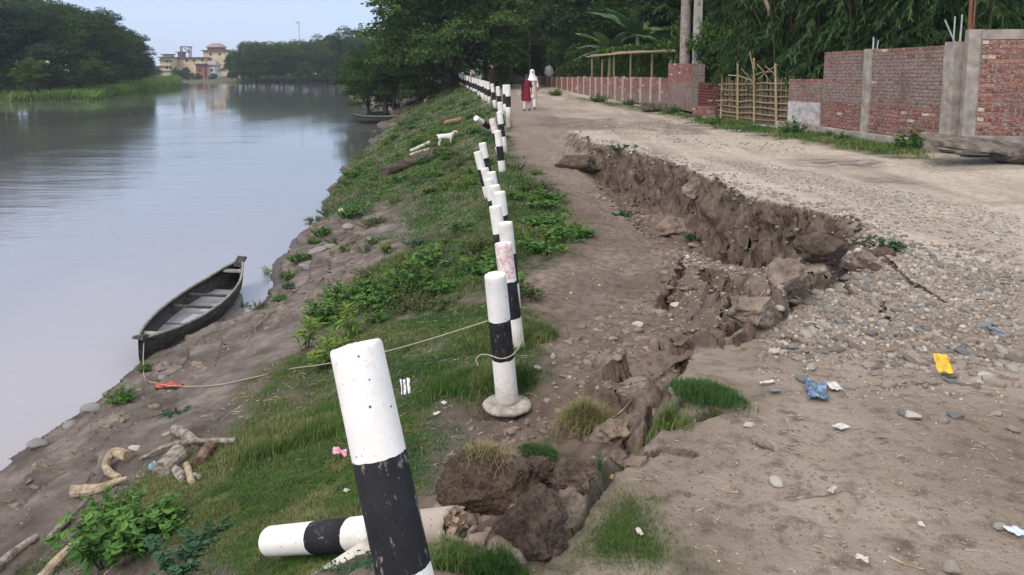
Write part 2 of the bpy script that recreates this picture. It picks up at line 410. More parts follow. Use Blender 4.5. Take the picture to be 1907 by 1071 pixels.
# pale gravel of the carriageway: beyond the dirt slab of the foreground
gline = np.interp(X, [0, .9, 2.2, 3.6, 8, 20], [60, 22, 7.0, 5.2, 6.5, 9])
pale = roadm * sstep(-1.2, 1.8, Y - gline + fbm2(X, Y, 1.2, 3, 9) * 1.6)
apron = sstep(.9, .0, np.where(Y < gline, gline - Y, (Y - gline) * .4)) * roadm
wet = sstep(.18, .0, Z - WZ) * (Z > WZ - .5)
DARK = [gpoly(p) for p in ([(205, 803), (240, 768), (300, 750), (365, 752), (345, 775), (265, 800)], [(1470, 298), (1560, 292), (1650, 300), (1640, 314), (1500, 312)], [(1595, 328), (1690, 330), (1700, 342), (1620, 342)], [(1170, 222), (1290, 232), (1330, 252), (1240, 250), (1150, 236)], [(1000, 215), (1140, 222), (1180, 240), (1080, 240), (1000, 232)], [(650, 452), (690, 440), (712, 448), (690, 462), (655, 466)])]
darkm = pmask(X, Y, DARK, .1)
far = sstep(60, 110, Y)
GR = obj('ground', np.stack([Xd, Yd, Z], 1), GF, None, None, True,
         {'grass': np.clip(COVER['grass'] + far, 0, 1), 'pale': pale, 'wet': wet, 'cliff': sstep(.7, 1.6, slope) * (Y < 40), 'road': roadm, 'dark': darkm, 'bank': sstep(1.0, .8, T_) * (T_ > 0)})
tag(GR, kind='structure')

g = NT('soil_and_gravel', .95, .2)
P3 = g.coord('Object')
n1 = g.noise(P3, 1.1, 5); n2 = g.noise(P3, 9, 6, .65); n3 = g.noise(P3, 55, 5, .7); n4 = g.noise(P3, .35, 3)
mud = g.ramp(n1, [(.3, (.135, .100, .080)), (.55, (.210, .160, .130)), (.75, (.29, .228, .188))])
mud = g.mix(g.ramp(n2, [(.3, 1.0), (.55, 0.0)]), mud, (.088, .068, .056))
mud = g.mix(g.ramp(n3, [(.58, 0.0), (.72, .7)]), mud, (.26, .225, .195))
# foreground slab: drier, olive grey
slab = g.ramp(n1, [(.3, (.220, .170, .130)), (.5, (.295, .238, .188)), (.7, (.39, .325, .262))])
slab = g.mix(g.ramp(n2, [(.32, .85), (.5, 0.0)]), slab, (.115, .088, .068))
slab = g.mix(g.ramp(n3, [(.60, 0.0), (.70, .8)]), slab, (.44, .39, .33))
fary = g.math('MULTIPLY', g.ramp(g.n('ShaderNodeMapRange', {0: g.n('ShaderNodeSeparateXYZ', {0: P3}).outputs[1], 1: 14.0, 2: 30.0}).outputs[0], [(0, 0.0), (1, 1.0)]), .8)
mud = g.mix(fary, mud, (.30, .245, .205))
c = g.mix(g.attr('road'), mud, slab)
bankc = g.ramp(g.noise(g.coord('Object', (1, 1, 3)), 2.2, 6, .6), [(.3, (.080, .064, .056)), (.5, (.155, .126, .110)), (.68, (.26, .22, .195))])
c = g.mix(g.attr('bank'), c, bankc)
# pale pebbled carriageway
vo = g.n('ShaderNodeTexVoronoi', {'Vector': P3, 'Scale': 13.0, 'Randomness': 1.0})
vo2 = g.n('ShaderNodeTexVoronoi', {'Vector': P3, 'Scale': 31.0, 'Randomness': 1.0})
peb = g.n('ShaderNodeSeparateColor', {0: vo.outputs['Color']}).outputs[0]
pebc = g.ramp(peb, [(0, (.20, .175, .15)), (.3, (.40, .34, .28)), (.65, (.53, .46, .38)), (1, (.68, .60, .51))])
peb2 = g.n('ShaderNodeSeparateColor', {0: vo2.outputs['Color']}).outputs[1]
pebd = g.ramp(peb2, [(0, (.30, .26, .22)), (.5, (.45, .40, .34)), (1, (.58, .52, .455))])
dirt = g.ramp(n2, [(.3, (.39, .325, .255)), (.65, (.65, .56, .455))])
pc = g.mix(g.ramp(vo.outputs['Distance'], [(.25, 1.0), (.5, 0.0)]), pebd, pebc)
pc = g.mix(g.ramp(g.noise(P3, .8, 4), [(.36, .25), (.56, .95)]), pc, dirt)
pc = g.mix(g.ramp(g.noise(g.coord('Object', (.5, 1.6, 1)), .55, 4), [(.55, 0.0), (.68, .6)]), pc, (.20, .16, .13))
rut = g.ramp(g.noise(g.coord('Object', (1.3, .22, 1)), .9, 6, .65), [(.44, 0.0), (.64, .62)])
pc = g.mix(rut, pc, (.255, .205, .16))
pc = g.mix(.10, pc, (.12, .10, .085))
c = g.mix(g.attr('pale'), c, pc)
cl = g.ramp(g.noise(g.coord('Object', (1, 1, .9)), 6, 8, .7), [(.32, (.070, .050, .038)), (.48, (.135, .098, .076)), (.6, (.20, .152, .122)), (.7, (.28, .225, .185))])
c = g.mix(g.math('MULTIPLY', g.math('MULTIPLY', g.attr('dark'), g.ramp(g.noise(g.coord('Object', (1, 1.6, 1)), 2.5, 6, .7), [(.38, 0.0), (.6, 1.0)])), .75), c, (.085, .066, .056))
c = g.mix(g.attr('cliff'), c, cl)
gr = g.ramp(n2, [(.3, (.028, .042, .016)), (.48, (.050, .070, .024)), (.58, (.095, .090, .042)), (.7, (.135, .105, .075))])
c = g.mix(g.math('MULTIPLY', g.attr('grass'), g.ramp(g.noise(P3, 1.6, 6, .7), [(.38, .15), (.56, .95)])), c, gr)
c = g.mix(g.math('MULTIPLY', g.attr('wet'), .75), c, (.045, .036, .032))
g.color(c)
g.t.links.new(g.math('SUBTRACT', .95, g.math('MULTIPLY', g.attr('wet'), .55)), g.b.inputs['Roughness'])
hb = g.math('ADD', g.math('MULTIPLY', n3, .5), g.math('MULTIPLY', n2, 1.3))
hb = g.math('SUBTRACT', hb, g.math('MULTIPLY', vo.outputs['Distance'], g.math('MULTIPLY', g.attr('pale'), 1.4)))
g.bump(hb, .03)
GR.data.materials.append(g.m)

# ---- river
wt = NT('river_water', .06, .5)
wt.b.inputs['IOR'].default_value = 1.7
wv = wt.coord('Object')
silt = wt.ramp(wt.noise(wt.coord('Object', (1, .2, 1)), .10, 5, .6), [(.35, (.25, .24, .25)), (.65, (.34, .31, .315))])
clear = wt.ramp(wt.noise(wt.coord('Object', (1, .2, 1)), .06, 4, .6), [(.35, (.085, .09, .085)), (.65, (.125, .125, .12))])  # far water: dark base colour stands in for the darkness of tree reflections
yy_ = wt.n('ShaderNodeSeparateXYZ', {0: wv}).outputs[1]
wt.color(wt.mix(wt.n('ShaderNodeMapRange', {0: yy_, 1: 9.0, 2: 34.0}).outputs[0], silt, clear))   # silt pales the near water; far water is coloured dark to deepen tree reflections
patch = wt.ramp(wt.noise(wt.coord('Object', (1, .35, 1)), .045, 3, .6), [(.46, .04), (.60, 1.0)])
rip = wt.noise(wt.coord('Object', (.45, 1.7, 1)), 1.6, 5, .6)
rip2 = wt.noise(wt.coord('Object', (.2, .9, 1)), .55, 4, .6, 1.0)
hh = wt.math('ADD', wt.math('MULTIPLY', wt.math('MULTIPLY', rip, patch), .10), wt.math('MULTIPLY', wt.math('MULTIPLY', rip2, patch), .25))
hh = wt.math('ADD', hh, wt.math('MULTIPLY', wt.noise(wv, .9, 2), .03))
wt.bump(hh, .12)
wat = obj('river', [(-600, -30, WZ), (30, -30, WZ), (30, 330, WZ), (-600, 330, WZ)], [(0, 1, 2, 3)], wt.m)
tag(wat, kind='structure')
# ------------------------------------------------------------------ guard posts
def post_mat(name, dirt, seed, pink=0, edges=(.33, .64), broken=False):
    t = NT(name, .8, .25); v = t.n('ShaderNodeTexCoord').outputs['Object']
    vv_ = t.n('ShaderNodeMapping', {'Vector': v, 'Location': (seed * 3.1, seed * 1.7, 0)}).outputs[0]
    z = t.n('ShaderNodeSeparateXYZ', {0: v}).outputs[2]
    zw = t.math('ADD', z, t.math('MULTIPLY', t.math('SUBTRACT', t.noise(vv_, 14, 4, .6), .5), .03))
    band = t.math('MULTIPLY', t.math('LESS_THAN', zw, -edges[0]), t.math('GREATER_THAN', zw, -edges[1]))
    big = t.noise(vv_, 6, 5, .6); fine = t.noise(vv_, 70, 4, .7); mid = t.noise(vv_, 24, 5, .7)
    white = t.ramp(big, [(.3, (.70, .67, .62)), (.6, (.84, .82, .79))])
    white = t.mix(t.ramp(mid, [(.60, 0.0), (.70, dirt)]), white, (.40, .35, .30))
    white = t.mix(t.ramp(fine, [(.665, 0.0), (.685, 1.0)]), white, (.16, .14, .12))
    pits = t.n('ShaderNodeTexVoronoi', {'Vector': vv_, 'Scale': 34.0}).outputs['Distance']
    pm = t.ramp(pits, [(.09, 1.0), (.14, 0.0)])
    pm = t.math('MULTIPLY', pm, t.ramp(mid, [(.5, 0.0), (.56, 1.0)]))
    white = t.mix(pm, white, (.10, .085, .075))
    if pink:
        x = t.n('ShaderNodeSeparateXYZ', {0: v}).outputs[0]
        pk = t.math('MULTIPLY', t.math('GREATER_THAN', x, .015), t.ramp(t.noise(vv_, 22, 5, .8), [(.44, 0.0), (.56, .75)]))
        white = t.mix(t.math('MULTIPLY', pk, t.math('GREATER_THAN', z, -.30)), white, (.62, .22, .24))
    black = t.ramp(big, [(.3, (.010, .010, .013)), (.7, (.026, .026, .031))])
    black = t.mix(t.ramp(t.noise(t.n('ShaderNodeMapping', {'Vector': vv_, 'Scale': (1, 1, .45)}).outputs[0], 30, 4, .75), [(.59, 0.0), (.66, .8)]), black, (.24, .22, .20))
    c = t.mix(band, white, black)
    low = t.ramp(t.math('ADD', z, t.math('MULTIPLY', t.math('SUBTRACT', mid, .5), .25)), [(0, 0.0), (1, 0.0)])
    lowm = t.n('ShaderNodeMapRange', {0: t.math('ADD', z, t.math('MULTIPLY', t.math('SUBTRACT', mid, .5), .3)), 1: -.72, 2: -1.0, 3: 0.0, 4: .8}).outputs[0]
    c = t.mix(lowm, c, (.28, .22, .17))
    t.color(c); t.bump(t.math('SUBTRACT', t.math('ADD', t.math('MULTIPLY', mid, .5), t.math('MULTIPLY', fine, .3)), t.math('MULTIPLY', pm, 1.5)), .004)
    return t.m
PM = [post_mat('painted_concrete_a', .35, 1), post_mat('painted_concrete_b', .5, 2), post_mat('painted_concrete_c', .3, 3, edges=(.30, .62)), post_mat('painted_concrete_pink', .4, 4, pink=1)]
def post_mesh(r0, r1, L, seed, n=40, rough_end=0.0, chip=.0):
    """round concrete post, its top at z = 0 and running down to -L"""
    rr = random.Random(seed); vs = []; fs = []
    zs = [0, -.004, -.012] + list(np.linspace(-.04, -L, int(L / .05) + 2))
    for i, z in enumerate(zs):
        k = -z / L; rad = r0 + (r1 - r0) * k
        if i == 0: rad *= .90
        if i == 1: rad *= .965
        for j in range(n):
            th = 2 * math.pi * j / n
            w = 1 + .012 * mnoise.noise(Vector((math.cos(th) * 2, math.sin(th) * 2, z * 3 + seed)))
            zz = z
            if i < 3: zz += chip * min(0, mnoise.noise(Vector((math.cos(th) * 2.5, math.sin(th) * 2.5, seed * 5.3)))) * 1.2
            if i == len(zs) - 1 and rough_end: zz += rough_end * mnoise.noise(Vector((math.cos(th) * 3, math.sin(th) * 3, seed)))
            vs.append((math.cos(th) * rad * w, math.sin(th) * rad * w, zz))
    for i in range(len(zs) - 1):
        for j in range(n): fs.append((i * n + j, (i + 1) * n + j, (i + 1) * n + (j + 1) % n, i * n + (j + 1) % n))
    a = len(vs)
    for rad, zz in ((.6, .001), (.25, .003)):
        for j in range(n):
            th = 2 * math.pi * j / n
            vs.append((math.cos(th) * rad * r0, math.sin(th) * rad * r0, zz + .004 * mnoise.noise(Vector((math.cos(th) * rad * 4, math.sin(th) * rad * 4, seed + 9.)))))
    for j in range(n):
        j2 = (j + 1) % n
        fs.append((j, j2, a + j2, a + j)); fs.append((a + j, a + j2, a + n + j2, a + n + j))
    vs.append((0, 0, .003)); b = len(vs) - 1
    for j in range(n): fs.append((a + n + j, a + n + (j + 1) % n, b))
    e = (len(zs) - 1) * n; vs.append((0, 0, -L + (rough_end * 1.5 if rough_end else 0))); b = len(vs) - 1
    for j in range(n): fs.append((e + (j + 1) % n, e + j, b))
    return vs, fs
_pm = []
for k in range(4):
    v_, f_ = post_mesh(.073, .077, 1.25, 3 + k * 7, chip=(.004, .012, .006, .01)[k])
    q = obj('guard_post', v_, f_, PM[k], smooth=True); _pm.append(q.data); bpy.data.objects.remove(q)
GP = 'black and white guard posts along the bank edge'
def post(top, axis, label, k=0, group=GP, scale=1.0):
    """top centre and the direction from foot to top"""
    o = bpy.data.objects.new('guard_post', _pm[k]); COL.objects.link(o)
    q = Vector(axis).normalized().to_track_quat('Z', 'Y')
    o.rotation_mode = 'QUATERNION'; o.rotation_quaternion = q @ Matrix.Rotation(random.uniform(-.5, .5), 4, 'Z').to_quaternion(); o.location = top; o.scale = (scale,) * 3
    tag(o, label, 'guard post', group); return o
# nearest, leaning out of the ground
t1 = at_y(662, 641, 2.14); b1 = at_y(776, 1175, 1.93)
v_, f_ = post_mesh(.0745, .078, 1.1, 50, n=64, chip=.02)
o = obj('guard_post', v_, f_, post_mat('painted_concrete_near', .25, 5, edges=(.315, .615)), smooth=True)
o.location = t1; o.rotation_mode = 'QUATERNION'; o.rotation_quaternion = (t1 - b1).normalized().to_track_quat('Z', 'Y')
tag(o, 'biggest, nearest guard post, leaning left, white top over a wide black band', 'guard post', GP)
# second, on its round footing
r2 = thing('guard_post', 'upright guard post standing on an exposed round concrete footing', 'guard post', at_y(945, 750, 5.2), 0, GP)
t2 = at_y(922, 510, 5.17); ax = (t2 - r2.location)
v_, f_ = post_mesh(.074, .079, ax.length + .01, 61, n=48, chip=.008)
o = obj('shaft', v_, f_, post_mat('painted_concrete_second', .3, 6, edges=(.325, .605)), r2, True)
o.location = ax; o.rotation_mode = 'QUATERNION'; o.rotation_quaternion = ax.normalized().to_track_quat('Z', 'Y')
conc = simple('weathered_concrete', (.24, .215, .185), (.46, .42, .37), 14, .9, bump=.01)
def disc(r, h, seed, n=40):
    vs = []; fs = []; prof = [(.3, .012), (.72, .008), (.93, .002), (1.0, -.012), (.97, -.030), (.78, -.045), (.62, -.075), (.35, -.10), (.0001, -.11)]
    for i, (rr, z) in enumerate(prof):
        for j in range(n):
            th = 2 * math.pi * j / n
            w = 1 + (.05 + .12 * (i > 4)) * mnoise.noise(Vector((math.cos(th) * 2.2, math.sin(th) * 2.2, seed + i * .4)))
            vs.append((math.cos(th) * rr * r * w, math.sin(th) * rr * r * w, z * h + .008 * mnoise.noise(Vector((math.cos(th) * 5 * rr, math.sin(th) * 5 * rr, seed + i)))))
    for i in range(len(prof) - 1):
        for j in range(n): fs.append((i * n + j, (i + 1) * n + j, (i + 1) * n + (j + 1) % n, i * n + (j + 1) % n))
    fs.append(tuple(range(n))); return vs, fs
v_, f_ = disc(.175, 1.0, 4); obj('footing', v_, f_, conc, r2, True)
# lying broken one
La = at_y(502, 1008, 3.62); Lb = at_y(852, 980, 2.98)
rr_ = thing('guard_post', 'broken guard post lying on the grass behind the nearest leaning one', 'guard post', La, 0, GP)
ax = La - Lb
v_, f_ = post_mesh(.070, .080, ax.length, 77, n=48, rough_end=.05, chip=.006)
lm = post_mat('painted_concrete_fallen', .6, 7, edges=(.36, .62))
o = obj('shaft', v_, f_, lm, rr_, True); o.rotation_mode = 'QUATERNION'; o.rotation_quaternion = ax.normalized().to_track_quat('Z', 'Y')
mb = MB()
for k in range(26):
    th = random.uniform(0, 6.28); r_ = random.uniform(0, .055)
    mb.box((math.cos(th) * r_, math.sin(th) * r_, random.uniform(-.02, .012)), (.03, .03, .03), Matrix.Rotation(random.uniform(0, 3), 3, Vector((random.random(), random.random(), random.random())).normalized()), .006)
bm = mb.build('broken_end', simple('rust_broken_concrete', (.16, .10, .07), (.35, .27, .20), 30, .95), rr_)
bm.location = Lb - La; bm.rotation_mode = 'QUATERNION'; bm.rotation_quaternion = ax.normalized().to_track_quat('Z', 'Y')
mb = MB(); q_ = ax.normalized()
side = Vector((0, 0, 1)).cross(q_).normalized()
# second fragment poking out below the near post
Lc = at_y(700, 1018, 3.0); Ld = at_y(560, 1120, 2.75)
v_, f_ = post_mesh(.05, .06, (Lc - Ld).length, 88, n=32, rough_end=.02)
o = obj('post_fragment', v_, f_, simple('dirty_white_concrete', (.30, .26, .22), (.62, .58, .52), 9, .9, bump=.006), smooth=True)
o.location = Lc; o.rotation_mode = 'QUATERNION'; o.rotation_quaternion = (Lc - Ld).normalized().to_track_quat('Z', 'Y')
tag(o, 'dirty pale piece of concrete post in the grass behind the leaning post', 'post fragment')
# the row: (top px, py, depth, foot px, foot py, depth, mesh, label)
ROW = [
 (937, 452, 6.4, 962, 656, 6.35, 3, 'guard post with pink smear on its white top, third from the front'),
 (941, 414, 7.8, 960, 600, 7.8, 0, 'guard post just behind the pink smeared one, clean white top'),
 (922, 383, 9.0, 948, 560, 8.9, 1, 'guard post leaning left, fifth from the front of the row'),
 (930, 357, 9.7, 950, 520, 9.7, 2, 'guard post leaning slightly right behind the fifth one, sixth from the front'),
 (921, 345, 10.7, 944, 490, 10.7, 0, 'seventh guard post from the front, mostly hidden by the sixth'),
 (909, 333, 11.7, 938, 470, 11.6, 1, 'eighth guard post from the front, small top left of the seventh'),
 (915, 320, 12.9, 936, 440, 12.9, 2, 'ninth guard post from the front, only a sliver of its top showing'),
 (902, 313, 13.8, 930, 425, 13.7, 0, 'tenth guard post from the front, leaning left with a white top'),
 (889, 282, 14.6, 918, 400, 14.5, 1, 'guard post leaning far left of the row beside its straighter neighbour, eleventh from the front'),
 (898, 266, 15.6, 918, 370, 15.6, 2, 'guard post with a black middle just right of the far left leaning one'),
 (926.5, 243, 17, 936, 323, 17, 0, 'free standing guard post showing white, black and white bands down to the weeds'),
 (916, 221, 18.3, 934, 300, 18.2, 3, 'reddish topped guard post leaning left behind the free standing one'),
 (930, 208, 19.8, 937, 262, 19.8, 2, 'guard post right behind the reddish topped leaning one'),
 (931, 190, 21.6, 936, 250, 21.6, 1, 'small guard post above the leaning reddish one, barely showing'),
 (946, 158, 23.5, 947, 219, 23.5, 0, 'cream footed guard post right of the row near the two women'),
 (940, 158, 26.5, 941, 205, 26.5, 2, 'guard post touching the left side of the cream footed one'),
 (927, 161, 28.5, 931, 200, 28.5, 1, 'guard post left of the pair near the two women'),
 (916, 156, 32, 921, 190, 32, 0, 'left leaning guard post at the end of the dense far row'),
]
ROW[14] = ROW[14][:6] + (0, ROW[14][7])
for tx, ty, td, bx, by, bd, k, lab in ROW:
    T = at_y(tx, ty, td); B = at_y(bx, by, bd)
    post(T, T - B, lab, k, scale=1.0 if td < 14 else 1.04)
T = at_y(886, 220, 19.5); B = at_y(925, 246, 20.3); post(T, T - B, 'guard post tipped almost flat over the grass, pointing at the goat', 2)
names = ['nearest', 'second', 'third', 'fourth', 'fifth', 'sixth', 'seventh', 'eighth', 'ninth', 'tenth', 'eleventh', 'farthest']
for i in range(12):
    k = i / 11
    px = 909 - 53 * k; py = 152.5 - 15.5 * k; d = 37 + 22 * k
    T = at_y(px, py, d); B = at_y(px + 2, py + 1.0 * FPX / d, d)
    post(T, T - B + Vector((random.uniform(-.05, .05), 0, 0)), names[i] + ' post of the dense far row curving left on the levee', i % 3, scale=1.08)

# ------------------------------------------------------------------ clods of earth, boulders, blocks
def lump(seed, sub=4, amp=.35, fr=1.6, squash=(1, 1, 1), flat=None, facets=0):
    """icosphere pushed about by noise and cut by random planes"""
    import bmesh
    b = bmesh.new(); bmesh.ops.create_icosphere(b, subdivisions=sub, radius=1)
    rr = random.Random(seed); pl = [(Vector((rr.gauss(0, 1), rr.gauss(0, 1), rr.gauss(0, 1))).normalized(), rr.uniform(.55, .85)) for _ in range(facets)]
    for v in b.verts:
        p = v.co.copy()
        for nrm, dd in pl:
            e = p.dot(nrm) - dd
            if e > 0: p -= nrm * e * .9
        s_ = Vector((seed * 1.3, seed * .7, 0))
        k = 1 + amp * mnoise.noise(p * fr + s_) + amp * .45 * mnoise.noise(p * fr * 2.7 + s_) + amp * .22 * mnoise.noise(p * fr * 6.5 + s_) + (amp * .16 * mnoise.noise(p * fr * 13 + s_) + amp * .08 * mnoise.noise(p * fr * 29 + s_) if sub > 4 else 0)
        p = p * k
        v.co = (p.x * squash[0], p.y * squash[1], p.z * squash[2])
    vs = [v.co.copy() for v in b.verts]; fs = [tuple(v.index for v in f.verts) for f in b.faces]; b.free()
    return vs, fs
earth = NT('broken_earth', .95, .15); ev = earth.coord('Object')
ec = earth.ramp(earth.noise(ev, 6, 7, .65), [(.3, (.090, .064, .049)), (.5, (.17, .124, .096)), (.68, (.27, .21, .168))])
ec = earth.mix(earth.ramp(earth.noise(ev, 45, 6, .8), [(.42, .75), (.52, 0.0)]), ec, (.055, .040, .031)); ec = earth.mix(earth.ramp(earth.noise(ev, 70, 5, .8), [(.58, 0.0), (.66, .7)]), ec, (.36, .29, .235)); earth.color(ec); earth.bump(earth.math('ADD', earth.noise(ev, 14, 7, .7), earth.math('MULTIPLY', earth.noise(ev, 60, 5, .7), .5)), .06); earth = earth.m
earth2 = simple('dry_earth', (.15, .112, .088), (.30, .238, .19), 5, .95, .15, .05)
CLODS = [
 # px, py(base), z offset, half sizes (m), rotation, label, material
 (908, 962, (.27, .20, .26), .3, 'big crumbling clod of earth with dry roots right of the leaning post', earth),
 (985, 1040, (.15, .13, .14), .9, 'clod with a grassy foot in front of the big rooty one', earth),
 (1075, 915, (.085, .08, .08), .4, 'small clod standing at the crack beside the foreground grass', earth),
 (1125, 822, (.16, .13, .10), .6, 'low clod under a mat of dry grass, right of the footed post', earth2),
 (1258, 440, (.40, .32, .26), .2, 'smooth pale clod lying below the cliff', earth2),
 (1300, 365, (.24, .2, .2), .9, 'clod stuck halfway up the cliff face', earth2),
 (1080, 318, (.50, .40, .30), .1, 'broken wedge of soil at the far end of the collapse', earth),
 (1468, 545, (.14, .13, .14), 1.1, 'upright grey clod right of the crack', earth2),
 (1405, 630, (.19, .13, .11), .2, 'rounded earth block at the mouth of the crack', earth2),
 (1540, 500, (.24, .2, .15), .7, 'clod buried in the rubble at the end of the cliff', earth),
 (1625, 495, (.16, .14, .10), .3, 'last clod below the pale road edge', earth2),
 (1195, 345, (.20, .18, .18), .3, 'clod under the shaded part of the cliff', earth),
 (1150, 815, (.11, .09, .08), .3, 'fist sized clod beside the tilted block', earth2),
 (1010, 905, (.10, .09, .07), 1.9, 'clod behind the big rooty one', earth),
 (1060, 955, (.07, .08, .08), .9, 'loose clod in the crack beside the foreground grass', earth2),
 (1190, 870, (.05, .05, .04), .9, 'small lump of soil on the slab edge', earth2),
]
for i, (px, py, hs, rz, lab, m) in enumerate(CLODS):
    p = ground(px, py)
    v_, f_ = lump(31 + i * 3.7, 5, .34, 1.25, hs, facets=14)
    o = obj('earth_clod', v_, f_, m, smooth=True)
    o.location = (p.x, p.y + hs[1] * .6, gz(p.x, p.y + hs[1] * .6) + hs[2] * .25); o.rotation_euler = (random.uniform(-.15, .15), random.uniform(-.15, .15), rz)
    tag(o, lab, 'earth clod', 'clods broken off the road edge')
# dozens of small crumbs of soil
cr = []
for i in range(5):
    v_, f_ = lump(200 + i, 2, .4, 1.6, (1, .85, .7), facets=4); cr.append((np.array(v_), np.array(f_)))
def scatter(pts, sizes, meshes, squash=(.75, 1.1), flat=(.45, .8)):
    V = []; F = []; A = []; n = 0
    for (x, y, z), s_ in zip(pts, sizes):
        v, f = meshes[random.randrange(len(meshes))]
        a = random.uniform(0, 6.283); c, si = math.cos(a), math.sin(a)
        sc = np.array([s_, s_ * random.uniform(*squash), s_ * random.uniform(*flat)])
        q = v * sc; tl = random.uniform(-.3, .3); q = np.stack([q[:, 0], q[:, 1] * math.cos(tl) - q[:, 2] * math.sin(tl), q[:, 1] * math.sin(tl) + q[:, 2] * math.cos(tl)], 1)
        q = np.stack([q[:, 0] * c - q[:, 1] * si, q[:, 0] * si + q[:, 1] * c, q[:, 2]], 1) + np.array([x, y, z])
        V.append(q); F.append(f + n); A.append(np.full(len(v), random.random())); n += len(v)
    return np.concatenate(V), np.concatenate(F), np.concatenate(A)
def in_patch(pts, n, edge=False):
    P = gpoly(pts); xs = [p[0] for p in P]; ys = [p[1] for p in P]; out = []
    x = rng.uniform(min(xs), max(xs), n * 6); y = rng.uniform(min(ys), max(ys), n * 6)
    k = inpoly(x, y, P); x = x[k][:n]; y = y[k][:n]
    return x, y
crumb_areas = [([(1100, 300), (1180, 360), (1300, 450), (1420, 480), (1330, 560), (1200, 640), (1060, 700), (1020, 640), (1230, 520), (1200, 440), (1100, 360)], 1500, .022),
 ([(860, 860), (1000, 820), (1180, 760), (1250, 690), (1300, 640), (1200, 620), (1040, 700), (1000, 760)], 420, .012),
 ([(800, 1050), (820, 900), (1000, 880), (1100, 870), (1080, 960), (1000, 1068)], 500, .018),
 ([(1240, 800), (1900, 800), (1900, 1068), (1330, 1068), (1180, 880)], 1600, .0038),
 ([(640, 480), (760, 420), (640, 560), (440, 640), (300, 760), (120, 900), (20, 1000), (20, 900), (300, 680), (500, 560)], 700, .018)]
PT = []; SZ = []
for a, n, s0 in crumb_areas:
    x, y = in_patch(a, n); z = H(x, y)
    for i in range(len(x)): PT.append((x[i], y[i], z[i])); SZ.append(s0 * math.exp(random.gauss(0, .6)))
v_, f_, a_ = scatter(PT, SZ, cr)
o = obj('soil_crumbs', v_, f_, earth2, smooth=False); tag(o, 'brown crumbs of soil strewn over the path and mud', 'soil crumbs', kind='stuff')

# ------------------------------------------------------------------ stones
stone = NT('river_stone', .8, .3); sv = stone.coord('Object')
sc_ = stone.ramp(stone.attr('tint'), [(0, (.13, .13, .14)), (.2, (.21, .185, .16)), (.4, (.29, .245, .20)), (.6, (.33, .29, .25)), (.8, (.45, .40, .34)), (.9, (.30, .19, .13)), (.96, (.55, .52, .47))])
sc_ = stone.mix(stone.ramp(stone.noise(sv, 40, 4), [(.35, .45), (.6, 0.0)]), sc_, (.12, .10, .085))
stone.color(sc_); stone.bump(stone.noise(sv, 60, 5), .004); stone = stone.m
st1 = []; st2 = []
for i in range(8):
    v_, f_ = lump(300 + i * 1.9, 1, .22, 1.2, (1, .85, .7), facets=3); st1.append((np.array(v_), np.array(f_)))
    v_, f_ = lump(300 + i * 1.9, 3, .16, 1.1, (1, .8, .62), facets=7); st2.append((v_, f_))
SCOL = [(.19, .19, .195), (.25, .24, .23), (.30, .26, .22), (.34, .28, .225), (.40, .36, .31), (.20, .17, .148), (.56, .51, .44), (.30, .20, .15)]
SM = [simple('stone_%s' % w, tuple(x * .75 for x in c), c, 20, .8, .3, .003) for w, c in zip(('blue_grey', 'grey', 'tan', 'ochre', 'buff', 'dark_brown', 'cream', 'rust'), SCOL)]
SMESH = []
for i, (v_, f_) in enumerate(st2):
    q = obj('stone', v_, f_, None, smooth=True); q.data.materials.append(None); SMESH.append(q.data); bpy.data.objects.remove(q)
def place_stone(px, py, w, k=None, m=None, label=None, group='cobbles strewn over the broken road', flat=1.0, name='stone', thick=None):
    p = ground(px, py); s_ = w / FPX * p.y / 2
    o = bpy.data.objects.new(name, SMESH[k if k is not None else random.randrange(8)]); COL.objects.link(o)
    o.material_slots[0].link = 'OBJECT'; o.material_slots[0].material = SM[m if m is not None else random.choices(range(8), [3, 4, 5, 3, 4, 3, 1, 1])[0]]
    o.location = (p.x, p.y, p.z + s_ * .22 * flat); o.scale = (s_, s_ * random.uniform(.75, 1.1), s_ * random.uniform(.55, 1.0) * flat)
    o.rotation_euler = (random.uniform(-.25, .25), random.uniform(-.25, .25), random.uniform(0, 6.28))
    tag(o, label, 'stone', group if not label or group != 'cobbles strewn over the broken road' else None); return o
